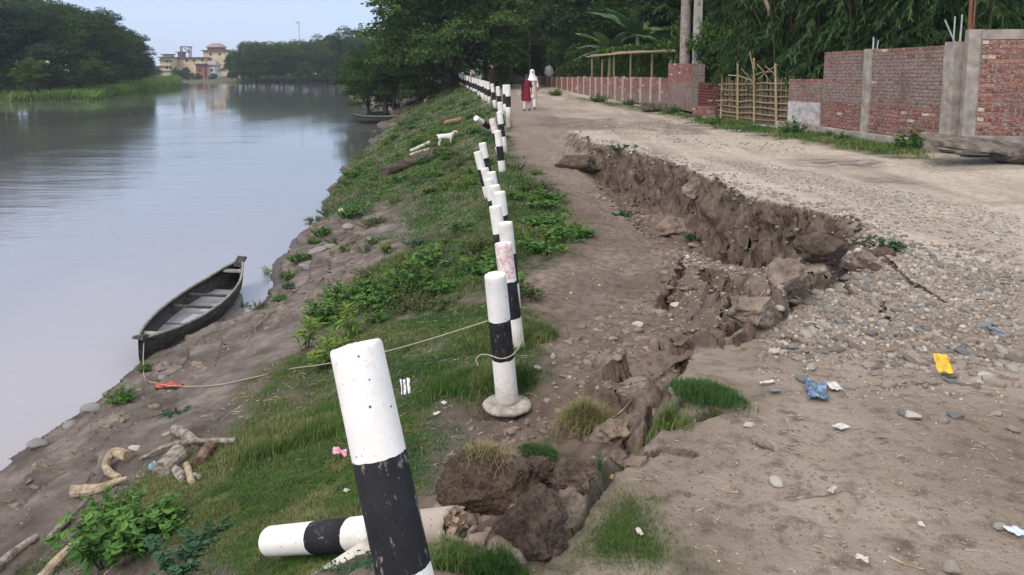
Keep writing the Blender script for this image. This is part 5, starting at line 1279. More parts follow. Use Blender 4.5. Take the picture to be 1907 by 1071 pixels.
# goat, facing right
goat_m = simple('white_goat_hair', (.62, .58, .52), (.78, .74, .68), 14, .9); hoof = simple('hoof_horn', (.06, .045, .035))
pg = ground(831, 272)
Gt = thing('goat', 'white goat standing on the grassy bank, head to the right', 'goat', (pg.x, pg.y, pg.z), 0)
s_ = 34 / FPX * pg.y / 1.0
G = lambda x, y, z: (x * s_, y * s_, z * s_)
N = [(G(-.36, 0, .56), .125 * s_), (G(-.15, 0, .54), .15 * s_), (G(.08, 0, .53), .155 * s_), (G(.27, 0, .57), .13 * s_), (G(.40, 0, .70), .075 * s_), (G(.47, 0, .81), .062 * s_), (G(.56, 0, .80), .05 * s_), (G(.66, 0, .745), .028 * s_), (G(-.50, 0, .62), .02 * s_), (G(-.55, 0, .55), .015 * s_)]
E = [(0, 1), (1, 2), (2, 3), (3, 4), (4, 5), (5, 6), (6, 7), (0, 8), (8, 9)]
for (side, x0) in ((-1, .27), (1, .27)):
    b = len(N); dx = .03 * side; N += [(G(x0, side * .07, .42), .06 * s_), (G(x0 + dx, side * .075, .24), .032 * s_), (G(x0 + dx * .6, side * .075, .06), .022 * s_), (G(x0 + dx * .6 + .01, side * .075, .02), .026 * s_)]; E += [(3, b), (b, b + 1), (b + 1, b + 2), (b + 2, b + 3)]
for side in (-1, 1):
    b = len(N); dx = -.04 * side; N += [(G(-.36, side * .075, .42), .075 * s_), (G(-.31 + dx, side * .08, .33), .04 * s_), (G(-.40 + dx, side * .08, .20), .026 * s_), (G(-.38 + dx, side * .08, .02), .026 * s_)]; E += [(0, b), (b, b + 1), (b + 1, b + 2), (b + 2, b + 3)]
skinned('body', N, E, goat_m, Gt)
for side in (-1, 1):
    mb = MB(); mb.tube([G(.45, side * .05, .84), G(.42, side * .12, .83), G(.40, side * .16, .79)], [.022 * s_, .03 * s_, .008 * s_], 6); mb.build('ear', goat_m, Gt, True)
    mb = MB(); mb.tube([G(.46, side * .03, .86), G(.42, side * .04, .94), G(.37, side * .05, .97)], [.016 * s_, .012 * s_, .004 * s_], 6); mb.build('horn', hoof, Gt, True)
    mb = MB(); mb.box(G(.56, side * .045, .82), (.018 * s_,) * 3); mb.build('eye', hair_m, Gt)
for x0 in (.288, .252): pass
# ------------------------------------------------------------------ leaves and trees
def leaf_cloud(P, size, rs, droop=.0, aspect=1.6, tint=None, up=.5, dirs=None):
    """one bent leaf (2 quads in a V) at each point, as numpy arrays"""
    n = len(P); S_ = size * rs.uniform(.6, 1.35, n)
    if dirs is None:
        th = rs.uniform(0, 2 * math.pi, n); el = rs.uniform(-1.0, .5, n) - droop
        d = np.stack([np.cos(th) * np.cos(el), np.sin(th) * np.cos(el), np.sin(el)], 1)
    else: d = dirs + rs.normal(0, .25, (n, 3)); d /= np.linalg.norm(d, axis=1, keepdims=True)
    nr = rs.normal(0, .55, (n, 3)); nr[:, 2] += up + .4
    s = np.cross(d, nr); s /= np.linalg.norm(s, axis=1, keepdims=True) + 1e-9; nn = np.cross(s, d)
    L = S_[:, None]; W = (S_ / aspect / 2)[:, None]
    a = P; b = P + d * L * .45 + s * W - nn * W * .35; c = P + d * L - nn * L * .12; e = P + d * L * .45 - s * W - nn * W * .35; m = P + d * L * .5
    V = np.stack([a, b, c, e, m], 1).reshape(-1, 3); k = np.arange(n)[:, None] * 5
    F = np.concatenate([k + np.array([[0, 1, 2, 4]]), k + np.array([[0, 4, 2, 3]])], 1).reshape(-1, 4)
    T = rs.uniform(0, 1, n) if tint is None else np.clip(tint + rs.normal(0, .15, n), 0, 1)
    return V, F, np.repeat(T, 5)
def crown_points(rs, centre, rad, nclump, nleaf, clump_r, flat=.8, shell=.55):
    """clumps sit through the crown's volume, denser near its surface; leaves sit on each clump's upper shell"""
    C = []
    while len(C) < nclump:
        v = rs.normal(0, 1, 3); v /= np.linalg.norm(v); r = rs.uniform(shell, 1.0) if rs.random() < .8 else rs.uniform(.1, shell)
        k = 1 + .28 * mnoise.noise(Vector(v * 1.7) + Vector((centre[0], centre[1], 0)))
        if v[2] < -.55 and rs.random() < .7: continue
        C.append((v * r * k * np.array(rad), rs.uniform(.55, 1.25) * clump_r))
    P = []; T = []
    for c, cr_ in C:
        m = max(6, int(nleaf / nclump * (cr_ / clump_r) ** 2)); v = rs.normal(0, 1, (m, 3)); v /= np.linalg.norm(v, axis=1, keepdims=True)
        v[:, 2] = np.where(v[:, 2] < -.1, -v[:, 2] * .4, v[:, 2]); r = rs.uniform(.45, 1, m) ** .5
        P.append(c + v * r[:, None] * np.array([cr_, cr_, cr_ * flat])); T.append(np.full(m, rs.uniform(.15, .85)))
    return np.concatenate(P) + np.array(centre), np.concatenate(T), C
GREENS = {
 'deep': [(.018, .040, .014), (.032, .064, .019), (.054, .098, .027), (.080, .13, .036)],
 'mid': [(.028, .066, .016), (.050, .105, .025), (.082, .150, .035), (.12, .19, .048)],
 'blue': [(.018, .042, .026), (.032, .066, .036), (.050, .092, .046), (.072, .12, .058)],
 'light': [(.040, .080, .016), (.065, .125, .024), (.095, .17, .034), (.14, .22, .05)],
 'bamboo': [(.016, .038, .013), (.032, .068, .022), (.055, .105, .036), (.095, .155, .06)]}
LM = {k: leafmat('leaves_' + k, v, trans=.25) for k, v in GREENS.items()}
barkm = simple('tree_bark', (.045, .035, .028), (.12, .10, .085), 6, .95, .15, .02)
def make_tree(name, seed, h, rad, leaf, nclump, nleaf, mat, trunk_r=.22, clump_r=1.1, crown_z=None, lean=(0, 0), aspect=1.6, droop=.0, low=.25, up=.5):
    rs = np.random.default_rng(seed); rr = random.Random(seed)
    root = thing(name, None, None)
    cz = crown_z if crown_z is not None else h - rad[2]
    P, T, C = crown_points(rs, (lean[0], lean[1], cz), rad, nclump, nleaf, clump_r)
    V, F, A = leaf_cloud(P, leaf, rs, droop, aspect, T, up)
    mb = MB(); top = Vector((lean[0] * .8, lean[1] * .8, cz)); P_ = []
    for i in range(7):
        t = i / 6; P_.append(Vector((top.x * t ** 1.3 + rr.uniform(-.1, .1) * h * .05, top.y * t ** 1.3 + rr.uniform(-.1, .1) * h * .05, -.3 + (cz + .3) * t)))
    mb.tube(P_, [trunk_r * (1.25 - .8 * i / 6) for i in range(7)], 9, wob=.06)
    idx = list(range(len(C))); rr.shuffle(idx)
    for i in idx[:max(6, nclump // 5)]:
        c = Vector(C[i][0]) + Vector((lean[0], lean[1], cz)); a = P_[rr.choice([2, 3, 4, 5])]
        mid_ = a.lerp(c, .5) + Vector((0, 0, -.08 * (c - a).length)); mb.tube([a, mid_, c], [trunk_r * .38, trunk_r * .22, trunk_r * .07], 5)
    mb.build('trunk', barkm, root, True)
    obj('crown', V, F, mat, root, False, {'tint': A})
    return root
def put(o, x, y, z, s=1.0, rz=0.0, label=None, cat=None, group=None, sz=None):
    o.location = (x, y, z); o.scale = (s, s, sz or s); o.rotation_euler = (0, 0, rz); tag(o, label, cat, group); return o
T1 = make_tree('broadleaf_tree', 1, 11, (5.2, 5.2, 4.6), .24, 120, 30000, LM['deep'], .32, 1.35)
T2 = make_tree('broadleaf_tree', 2, 10, (4.4, 4.2, 4.6), .22, 110, 28000, LM['mid'], .26, 1.15)
T3 = make_tree('broadleaf_tree', 3, 12, (4.6, 4.6, 5.4), .26, 110, 28000, LM['blue'], .28, 1.3)
T4 = make_tree('feathery_tree', 4, 8, (3.4, 3.4, 3.0), .26, 60, 9000, LM['light'], .18, .9, droop=.3)
BIG = make_tree('broadleaf_tree', 9, 12, (6.3, 7.5, 6.8), .27, 270, 64000, LM['mid'], .5, 1.5, crown_z=5.0, low=.1)
put(BIG, -4.9, 60, .2, 1, 0, 'huge dark spreading tree overhanging the water, centre of the photo', 'tree')
SH = make_tree('bush', 12, 3.4, (2.2, 2.0, 1.7), .13, 60, 17000, LM['mid'], .10, .7, crown_z=1.6)
protos = {'a': T1, 'b': T2, 'c': T3, 'd': T4, 's': SH}; used = set()
def tree(k, x, y, s, label, group, cat='tree', z=None, sz=None):
    src = protos[k]
    if k in used: src = copy_tree(src)
    used.add(k)
    for key in ('label', 'category', 'group'):
        if key in src: del src[key]
    put(src, x, y, z if z is not None else 0, s, random.uniform(0, 6.28), label, cat, group, sz); return src
def XP(px, y): return (px - PCX) / FPX * y
# second line of crown round the big tree
tree('s', XP(690, 68), 67, 1.35, 'bright bush at the waterline under the big overhanging tree', 'bushes round the big tree', 'bush', -2.0)
tree('s', XP(738, 66), 65, 1.4, 'bush hiding the foot of the big overhanging tree', 'bushes round the big tree', 'bush', -1.2)
tree('s', XP(790, 66), 63, 1.5, 'dark bush between the big tree and the far posts', 'bushes round the big tree', 'bush', -.3)
tree('s', XP(840, 72), 74, 1.6, 'dark bush behind the far end of the guard posts', 'bushes round the big tree', 'bush', 0)
tree('b', XP(715, 64), 65, .66, 'leafy green tree leaning over the water at the left of the big tree', 'trees round the big tree', 'tree', -1.9)
tree('a', XP(845, 70), 74, 1.15, 'dark tree filling the gap right of the big tree', 'trees round the big tree', 'tree', 0)
tree('c', XP(900, 80), 86, 1.2, 'dark tree closing the end of the road', 'trees round the big tree', 'tree', 0)
tree('b', XP(935, 70), 78, 1.0, 'tree left of where the road vanishes', 'trees round the big tree', 'tree', 0)
tree('s', XP(955, 84), 84, 1.1, 'low green bush at the end of the road', 'bushes round the big tree', 'bush', .1)
tree('s', XP(935, 75), 66, .55, 'small bush on the left verge where the road ends', 'bushes round the big tree', 'bush', .1)
tree('a', XP(815, 90), 95, 1.3, 'tall tree behind the big overhanging one', 'trees round the big tree', 'tree', 0)
tree('c', XP(860, 100), 112, 1.5, 'tall far tree behind the dark ones at the road end', 'trees round the big tree', 'tree', 0)
# forest behind the long low wall (row by row, from pixel columns)
k_ = 0; ordn = ['first', 'second', 'third', 'fourth', 'fifth', 'sixth', 'seventh', 'eighth', 'ninth', 'tenth', 'eleventh', 'twelfth', 'thirteenth', 'fourteenth', 'fifteenth', 'sixteenth']
for (px, y, kk, s) in ((975, 104, 'b', 1.25), (1010, 95, 'a', 1.2), (1045, 86, 'c', 1.15), (1075, 78, 'b', 1.1), (1105, 66, 'a', 1.0), (1145, 62, 'c', .95), (1185, 59, 'a', .95), (1225, 55, 'b', .95), (1275, 50, 'a', .95), (1330, 38, 'c', .9), (1395, 35, 'a', .9), (1465, 33, 'b', .9), (1540, 31, 'a', .9), (1620, 29, 'c', .9), (1710, 27, 'a', .9), (1810, 25.5, 'b', .9)):
    tree(kk, XP(px, y), y, s, ordn[k_] + ' tree from the left in the front row behind the walls', 'front row of trees behind the walls'); k_ += 1
k_ = 0
for (px, y, kk, s) in ((940, 110, 'a', 1.4), (990, 116, 'c', 1.4), (1050, 102, 'a', 1.4), (1120, 84, 'b', 1.3), (1190, 64, 'a', 1.3), (1270, 57, 'c', 1.3), (1350, 51, 'a', 1.3), (1440, 46, 'b', 1.3), (1540, 43, 'a', 1.3), (1650, 40, 'c', 1.3), (1770, 38, 'a', 1.3), (1890, 36, 'b', 1.3)):
    tree(kk, XP(px, y), y, s, ordn[k_] + ' tree from the left in the back row of the dark wood', 'back row of trees behind the walls'); k_ += 1
# undergrowth hiding the trunks
k_ = 0
for (px, y, s) in ((970, 106, 1.5), (1000, 92, 1.4), (1035, 82, 1.3), (1070, 72, 1.2), (1100, 60, 1.1), (1160, 57, 1.1), (1210, 53, 1.1), (1255, 48, 1.0), (1320, 33, .95), (1375, 30, .9), (1440, 27, .9), (1500, 25.5, .85), (1570, 26, .85), (1650, 25, .85), (1740, 24, .85), (1840, 23, .9)):
    tree('s', XP(px, y), y, s, ordn[k_] + ' bush from the left in the undergrowth behind the walls', 'undergrowth behind the walls', 'bush', 0, s * 1.25); k_ += 1
# left bank
LB = [(-30, 96, 'c', 1.15), (20, 108, 'a', 1.15), (60, 98, 'c', .95), (105, 112, 'b', 1.25), (150, 118, 'a', 1.2), (190, 124, 'b', 1.15), (222, 134, 'a', .98), (250, 146, 'c', .82), (5, 130, 'a', 1.5), (80, 140, 'c', 1.4), (140, 145, 'b', 1.45), (195, 155, 'c', 1.25), (262, 160, 'a', .55), (262, 175, 'c', .6)]
for i, (px, y, kk, s) in enumerate(LB):
    tree(kk, XP(px, y), y, s * (y / 100) ** .15, 'tree of the left bank wood, ' + ordn[i] + ' of them', 'trees of the wood on the left bank', 'tree', -1.4, s * 1.0)
for i, (px, y, s, lab) in enumerate(((62, 93, .9, 'round yellow green bush behind the reeds at the far left'), (180, 107, .95, 'pale feathery small tree behind the reeds on the left bank'), (120, 104, .6, 'small bush between the round one and the feathery one on the left bank'))):
    tree('d', XP(px, y), y, s * .62, lab, None, 'bush', -1.5)
for i, (px, y, s) in enumerate(((-20, 93, 1.2), (30, 97, 1.2), (95, 103, 1.2), (150, 110, 1.2), (205, 118, 1.2), (240, 132, 1.2), (265, 148, 1.2))):
    tree('s', XP(px, y), y, s, 'bush at the foot of the left bank wood, ' + ordn[i] + ' of them', 'bushes on the left bank', 'bush', -1.5)
# far bank wood
FB = [(436, 240, .36), (464, 232, .8), (455, 226, 1.05), (480, 224, 1.1), (505, 226, 1.15), (530, 222, 1.15), (552, 226, 1.2), (578, 222, 1.25), (602, 220, 1.3), (628, 216, 1.5), (655, 212, 1.6), (690, 206, 1.5), (610, 240, 1.5), (560, 244, 1.35), (500, 246, 1.25), (445, 246, 1.15)]
for i, (px, y, s) in enumerate(FB):
    tree('bca'[i % 3] if i % 4 else 'c', XP(px, y), y, s * .92, 'tree of the far bank wood, ' + ordn[i] + ' of them', 'trees of the wood on the far bank', 'tree', -1.9, s * .78)
for i, px in enumerate((448, 462, 474, 490, 515, 545, 575, 605, 635)):
    tree('s', XP(px, 214), 218, 1.8 if i < 3 else 3.0, 'waterside bush under the far bank wood, ' + ordn[i] + ' of them', 'waterside bushes of the far bank', 'bush', -2.3, 3.4)
for i, (px, y, s, lab) in enumerate(((333, 275, .42, 'dark tree between the cream house and the low ones'), (351, 272, .36, 'small dark tree right of the one before the houses'), (424, 315, 1.15, 'rounded tree standing up behind the tallest cream house'), (284, 262, .55, 'small tree left of the cream house'), (297, 275, .45, 'narrow tree just left of the cream house'), (343, 262, .28, 'low tree on the shore below the houses'), (362, 266, .24, 'little tree on the shore below the red house'))):
    tree('c' if i % 2 else 'b', XP(px, y), y, s, lab, None, 'tree', -1.7)
for i, px in enumerate((330, 352, 372, 400)):
    tree('s', XP(px, 262), 262, .75, ['leftmost', 'second', 'third', 'rightmost'][i] + ' shore bush below the far houses', 'shore bushes below the far houses', 'bush', -2.2, .8)
# bamboo clump with arching, drooping sprays
def make_bamboo(seed, nc=12, h=7.5, lean=2.4):
    rs = np.random.default_rng(seed); root = thing('bamboo_clump', None, None); P = []; D = []; T = []; mb = MB(); mb.val = .2
    for i in range(nc):
        a = rs.uniform(0, 2 * math.pi); r0 = rs.uniform(.05, .5); hh_ = h * rs.uniform(.75, 1.1); ln = lean * rs.uniform(.4, 1.2); pts = []
        for k in range(9):
            t = k / 8; pts.append(Vector((math.cos(a) * (r0 + ln * t ** 2.4), math.sin(a) * (r0 + ln * t ** 2.4), hh_ * (t - .16 * t ** 4))))
        mb.val = rs.uniform(0, .5); mb.tube(pts, [.045 - .004 * k for k in range(9)], 6)
        for k in range(30):
            t = rs.uniform(.22, 1.0); j = min(7, int(t * 8)); b0_ = pts[j].lerp(pts[j + 1], t * 8 - j); aa = rs.uniform(0, 2 * math.pi); L = rs.uniform(.5, 1.25); tn = rs.uniform(.1, .95)
            for q in range(13):
                u_ = (q + 1) / 13; p = b0_ + Vector((math.cos(aa) * L * u_, math.sin(aa) * L * u_, .22 * L * u_ - .75 * L * u_ * u_))
                for w in range(3):
                    P.append(p); D.append((math.cos(aa) * .5 + rs.normal(0, .35), math.sin(aa) * .5 + rs.normal(0, .35), -.8)); T.append(tn)
    V, F, A = leaf_cloud(np.array(P), .24, rs, 0, 6.0, np.array(T), dirs=np.array(D))
    culm = NT('bamboo_culm', .6, .3); culm.color(culm.ramp(culm.attr('tint'), [(0, (.05, .055, .025)), (1, (.16, .15, .07))])); mb.build('culms', culm.m, root, True)
    obj('crown', V, F, LM['bamboo'], root, False, {'tint': A}); return root
BA = make_bamboo(5)
for i, (px, y, s, lab) in enumerate(((1385, 25.8, .85, 'bamboo clump with drooping sprays above the bamboo fence'), (1455, 23.8, .95, 'bamboo clump behind the short wall stub'), (1530, 22, .9, 'bamboo clump over the left end of the tall wall'), (1610, 20.5, .85, 'bamboo clump over the middle of the tall wall'), (1700, 19.5, .8, 'bamboo clump over the right end of the tall wall'), (1810, 18.5, .8, 'bamboo clump behind the right edge wall'), (1335, 33, .8, 'bamboo clump right of the two tall poles'), (1045, 76, 1.3, 'bamboo clump far along the low wall'), (1900, 22, 1.0, 'bamboo clump cut by the right edge of the photo'))):
    b = BA if i == 0 else copy_tree(BA); put(b, XP(px, y), y, 0, s, i * 1.3, lab, 'bamboo', 'bamboo clumps behind the walls')
# banana plants
ban_m = leafmat('banana_leaf', [(.030, .075, .028), (.050, .110, .042), (.075, .15, .05), (.16, .22, .05)], .5, .2, .4)
def make_banana(seed, n=9, L=2.6):
    rr = random.Random(seed); root = thing('banana_plant', None, None)
    mb = MB(); mb.tube([(0, 0, -.2), (0.03, 0, 1.2), (0, 0, 2.5)], [.16, .13, .07], 10); mb.build('stem', simple('banana_stem', (.10, .13, .05), (.2, .22, .10), 5), root, True)
    for i in range(n):
        mb = MB(); mb.val = rr.choice([.15, .4, .5, .7, .95]); a = i * 2.4 + rr.uniform(-.3, .3); Li = L * rr.uniform(.75, 1.1); up = rr.uniform(.25, 1.15); vs = []; m = 16
        for k in range(m + 1):
            t = k / m; r = Li * (t * .95) * math.cos(up * (1 - t * .5)); z = 2.3 + Li * (math.sin(up) * t - (.55) * t * t * (1.2 - up * .4)); w = .30 * Li / 2.6 * (math.sin(math.pi * min(1, .06 + t * .94)) ** .55) * (1 if t > .12 else .12)
            c = Vector((math.cos(a) * r, math.sin(a) * r, z)); sd_ = Vector((-math.sin(a), math.cos(a), 0)); j = rr.uniform(-.05, .05)
            vs += [c + sd_ * w + Vector((0, 0, -w * .45 + j)), c + sd_ * w * .5 + Vector((0, 0, -w * .1)), c, c - sd_ * w * .5 + Vector((0, 0, -w * .1)), c - sd_ * w + Vector((0, 0, -w * .45 - j))]
        fs = [(k * 5 + q, k * 5 + q + 1, k * 5 + q + 6, k * 5 + q + 5) for k in range(m) for q in range(4)]
        mb.add(vs, fs); lf = mb.build('leaf', ban_m, root, True)
    return root
BN = make_banana(4)
for i, (px, y, z, s, lab) in enumerate(((1185, 47, .1, 1.5, 'banana plant with broad arching leaves above the vine trellis'), (1255, 42, 0, 1.05, 'banana plant half hidden behind the tall poles'), (1135, 52, 0, 1.2, 'banana plant left behind the trellis'))):
    b = BN if i == 0 else copy_tree(BN); put(b, XP(px, y), y, z, s, i * 1.1 + .3, lab, 'banana plant', 'banana plants behind the low wall')
# small areca palm far along the wall
def make_palm(seed):
    rr = random.Random(seed); rs = np.random.default_rng(seed); root = thing('palm_tree', None, None)
    mb = MB(); mb.tube([(0, 0, -.3), (.1, 0, 3), (.05, 0, 5.6)], [.11, .09, .07], 8); mb.build('trunk', simple('palm_bark', (.14, .13, .11), (.24, .22, .19), 9), root, True)
    P = []; D = []; T = []; mb = MB(); mb.val = .6
    for i in range(11):
        a = i * 2.4; el = rr.uniform(.1, 1.1); L = 2.0; pts = []; tn = rr.random()
        for k in range(9):
            t = k / 8; pts.append(Vector((math.cos(a) * L * t * math.cos(el * (1 - .5 * t)), math.sin(a) * L * t * math.cos(el * (1 - .5 * t)), 5.5 + L * (math.sin(el) * t - .75 * t * t))))
        mb.tube(pts, [.03 - .003 * k for k in range(9)], 4)
        for q in range(44):
            t = .12 + .88 * q / 44; j = min(7, int(t * 8)); p = pts[j].lerp(pts[j + 1], t * 8 - j); s_ = 1 if q % 2 else -1
            P.append(p); D.append((-math.sin(a) * s_ + math.cos(a) * .5, math.cos(a) * s_ + math.sin(a) * .5, -.35)); T.append(tn)
    V, F, A = leaf_cloud(np.array(P), .55, rs, 0, 9, np.array(T), dirs=np.array(D)); mb.build('frond_ribs', LM['mid'], root)
    obj('fronds', V, F, LM['light'], root, False, {'tint': A}); return root
PA = make_palm(3)
for i, (px, y, s, lab) in enumerate(((950, 62, 1.15, 'slim palm standing left of the road end'), (985, 66, 1.0, 'slim palm above the two walking people'), (925, 76, 1.2, 'slim palm in front of the dark trees at the road end'))):
    b = PA if i == 0 else copy_tree(PA); put(b, XP(px, y), y, -.6, s, i, lab, 'palm tree', 'palms at the end of the road')
# vines on the trellis
rs = np.random.default_rng(31)
P = []; T = []
for i in range(8000):
    px = rs.uniform(1112, 1300); y = TYF(px) + rs.uniform(-.6, 3); top = at_y(px, 100 - (px - 1112) * .04, TYF(px)).z + .3 + .3 * mnoise.noise(Vector((px / 16, y, 0)))
    z = top - abs(rs.normal(0, .14)); 
    if rs.random() < .45 and px > 1140: z = rs.uniform(.9, top); y = TYF(px) + 3 + rs.normal(0, .2)
    P.append((XP(px, y), y, z)); T.append(.5 + .4 * mnoise.noise(Vector((px / 9, z * 2, y))))
V, F, A = leaf_cloud(np.array(P), .17, rs, .1, 1.2, np.array(T))
obj('vine_leaves', V, F, LM['light'], TR, False, {'tint': A})
# bare slanting trunks in the wood on the right
for i, ((x0, y0_), (x1, y1_), r, lab) in enumerate((((1700, 84), (1717, -20), .05, 'slender slanting bare stem behind the tall wall'), ((1492, 150), (1470, -20), .22, 'dark reddish trunk behind the short wall stub'), ((1425, 0), (1432, 30), .05, 'pale dead snag high among the bamboo'))):
    d = 23.5 if i != 2 else 21; a = at_y(x0, y0_, d); b = at_y(x1, y1_, d)
    if i != 2: a = Vector((a.x - (b.x - a.x) * .8 / max(.3, (b.z - a.z)) * a.z, a.y, -.1))
    mb = MB(); mb.tube([a, a.lerp(b, .5) + Vector((.04, 0, 0)), b], [r, r * .9, r * .7], 8); o = mb.build('tree_trunk', simple('reddish_bark_%d' % i, *(((.16, .12, .09), (.25, .2, .15)) if i != 1 else ((.05, .03, .022), (.10, .06, .045))), 6), None, True); tag(o, lab, 'tree trunk')

# ------------------------------------------------------------------ reeds of the left bank
rs = np.random.default_rng(41)
P = []; n = 42000
poly = [(-75, 86), (-60, 92.5), (-52.5, 97.5), (-59, 125), (-65.5, 150), (-70.5, 167), (-79, 174), (-84, 160), (-76, 130), (-70, 110), (-84, 96)]
x = rs.uniform(-90, -50, n * 3); y = rs.uniform(84, 176, n * 3); kk = inpoly(x, y, poly); x = x[kk][:n]; y = y[kk][:n]
hgt = (1.5 + 1.1 * sstep(95, 160, y)) * rs.uniform(.6, 1.1, len(x)) * (1 + .15 * vnoise2(x / 2, y / 2, 4)); z0 = np.full(len(x), WZ - .1)
ln = rs.normal(0, .22, (len(x), 2)); w = .09
th = rs.uniform(0, 3.14, len(x)); sx_ = np.cos(th) * w; sy_ = np.sin(th) * w
V = np.stack([np.stack([x - sx_, y - sy_, z0], 1), np.stack([x + sx_, y + sy_, z0], 1), np.stack([x + ln[:, 0] * .4 + sx_ * .7, y + ln[:, 1] * .4 + sy_ * .7, z0 + hgt * .6], 1), np.stack([x + ln[:, 0] * 1.4, y + ln[:, 1] * 1.4, z0 + hgt], 1)], 1).reshape(-1, 3)
F = np.arange(len(x))[:, None] * 4 + np.array([[0, 1, 2, 3]])
reed_m = leafmat('reed_blades', [(.10, .18, .038), (.14, .25, .052), (.19, .31, .068), (.25, .34, .11)], trans=.3)
o = obj('reeds', V, F, reed_m, None, False, {'tint': np.repeat(np.clip(.5 + .5 * vnoise2(x / 5, y / 9, 8) + rs.normal(0, .15, len(x)), 0, 1), 4)}); tag(o, 'bright green reed bed on the low left bank', 'reeds', kind='stuff')

# ------------------------------------------------------------------ far houses
cream_w = simple('cream_wall', (.52, .42, .27), (.66, .55, .37), .5, .9); white_h = simple('white_wall', (.5, .48, .46), (.62, .6, .57), .5); red_h = simple('brick_red_wall', (.25, .09, .075), (.33, .13, .10), .6); grey_h = simple('grey_wall', (.22, .23, .25), (.32, .33, .34), .5)
roof_d = simple('dark_slab', (.10, .09, .09), (.16, .145, .14), .6); roof_p = simple('rusty_tin_roof', (.24, .17, .18), (.34, .25, .25), .5); winm = NT('dark_window_glass', .2, .5); winm.color((.02, .022, .025)); winm = winm.m
def house(px0, px1, pyt, pyb, y, mat, label, wins=(), roof='flat', depth=7, name='house', storeys=None, roofm=None):
    x0, x1 = XP(px0, y), XP(px1, y); zt_ = at_y(px0, pyt, y).z; zb_ = at_y(px0, pyb, y).z - 2.5
    r = thing(name, label, 'house', ((x0 + x1) / 2, y + depth / 2, WZ)); W_ = x1 - x0; dz = -WZ
    mb = MB(); mb.box((0, 0, (zt_ + zb_) / 2 + dz), (W_, depth, zt_ - zb_)); mb.build('wall', mat, r)
    for s_ in (storeys or []): 
        z = at_y(px0, s_, y).z; mb = MB(); mb.box((0, -depth / 2 - .35, z + dz), (W_ + .4, .8, .22)); mb.build('balcony_slab', roof_d, r)
    if roof == 'flat': mb = MB(); mb.box((0, -.3, zt_ + .16 + dz), (W_ + 1.0, depth + 1.2, .30)); mb.build('roof', roofm or roof_d, r)
    else:
        mb = MB(); o_ = .8; zt2 = zt_ + dz; hh_ = 1.6; X_ = W_ / 2 + o_; Y_ = depth / 2 + o_
        mb.add([(-X_, -Y_, zt2), (X_, -Y_, zt2), (X_, Y_, zt2), (-X_, Y_, zt2), (-X_ * .45, 0, zt2 + hh_), (X_ * .45, 0, zt2 + hh_)], [(0, 1, 5, 4), (1, 2, 5), (2, 3, 4, 5), (3, 0, 4), (0, 3, 2, 1)]); mb.build('roof', roofm or roof_p, r)
    for (wx, wy) in wins:
        p = at_y(wx, wy, y); wr = bpy.data.objects.new; mb = MB(); mb.box((p.x - r.location.x, -depth / 2 - .02, p.z + dz), (.75, .10, .9)); w_ = mb.build('window', winm, r)
        mb = MB(); mb.box((p.x - r.location.x, -depth / 2 - .12, p.z + dz + .55), (1.1, .35, .10)); mb.build('sunshade', mat, w_)
    return r
HH = [house(303, 322, 107.5, 150, 285, cream_w, 'narrow three storey cream house nearest the left bank', [(311, 114), (318, 114), (311, 126), (318, 126)], storeys=[112, 123, 132], name='house'),
      house(322, 386, 108, 150, 292, cream_w, 'long low cream house in the middle of the far group', [(348, 113), (361, 113), (377, 112)]),
      house(384, 428, 95, 150, 296, cream_w, 'tallest cream house with a tin roofed attic, right of the far group', [(392, 101), (409, 101), (392, 111)]),
      house(392, 417, 88, 97, 297.5, red_h, 'small attic storey under a tin roof on the tallest cream house', [], 'hip', 5),
      house(369, 385, 120, 145, 282, red_h, 'small square brick red building on the shore', [(372, 131)]),
      house(386, 404, 121, 145, 284, white_h, 'small grey white hut right of the brick red building', [(394, 131)], 'hip', 6),
      house(284, 303, 124, 150, 290, grey_h, 'low grey building at the left end of the far group', [(290, 132)], 'flat', 6, roofm=simple('blue_grey_tin', (.25, .30, .36), (.3, .36, .42), .5)),
      house(309, 320, 102, 108, 291, white_h, 'small white stair head on the roof of the narrow cream house', [], 'flat', 5),
      house(337, 346, 98, 108, 300, red_h, 'dark column like tower beside the roof frame', [], 'flat', 3)]
fr = thing('roof_frame', 'skeletal dark roof frame standing on the long cream house', 'roof frame', (0, 0, 0))
for (a, b) in (((336, 87), (337, 108)), ((339, 87), (339.5, 108)), ((352, 88), (353, 108)), ((336, 87), (358, 87.5)), ((343, 90), (353, 96)), ((340, 97), (356, 97)), ((356, 88), (356, 108))):
    mb = MB(); mb.tube([at_y(*a, 294), at_y(*b, 294)], .22, 5); mb.build('beam', roof_d, fr)
mt = thing('mast', 'thin tall mast rising above the far bank wood', 'mast', (0, 0, 0))
mb = MB(); mb.tube([at_y(557, 95, 240), at_y(557, 40, 240)], .14, 6); mb.build('pole', white_h, mt); mb = MB(); mb.box(at_y(554, 42, 240), (1.3, .3, .5)); mb.build('lamp_head', white_h, mt)
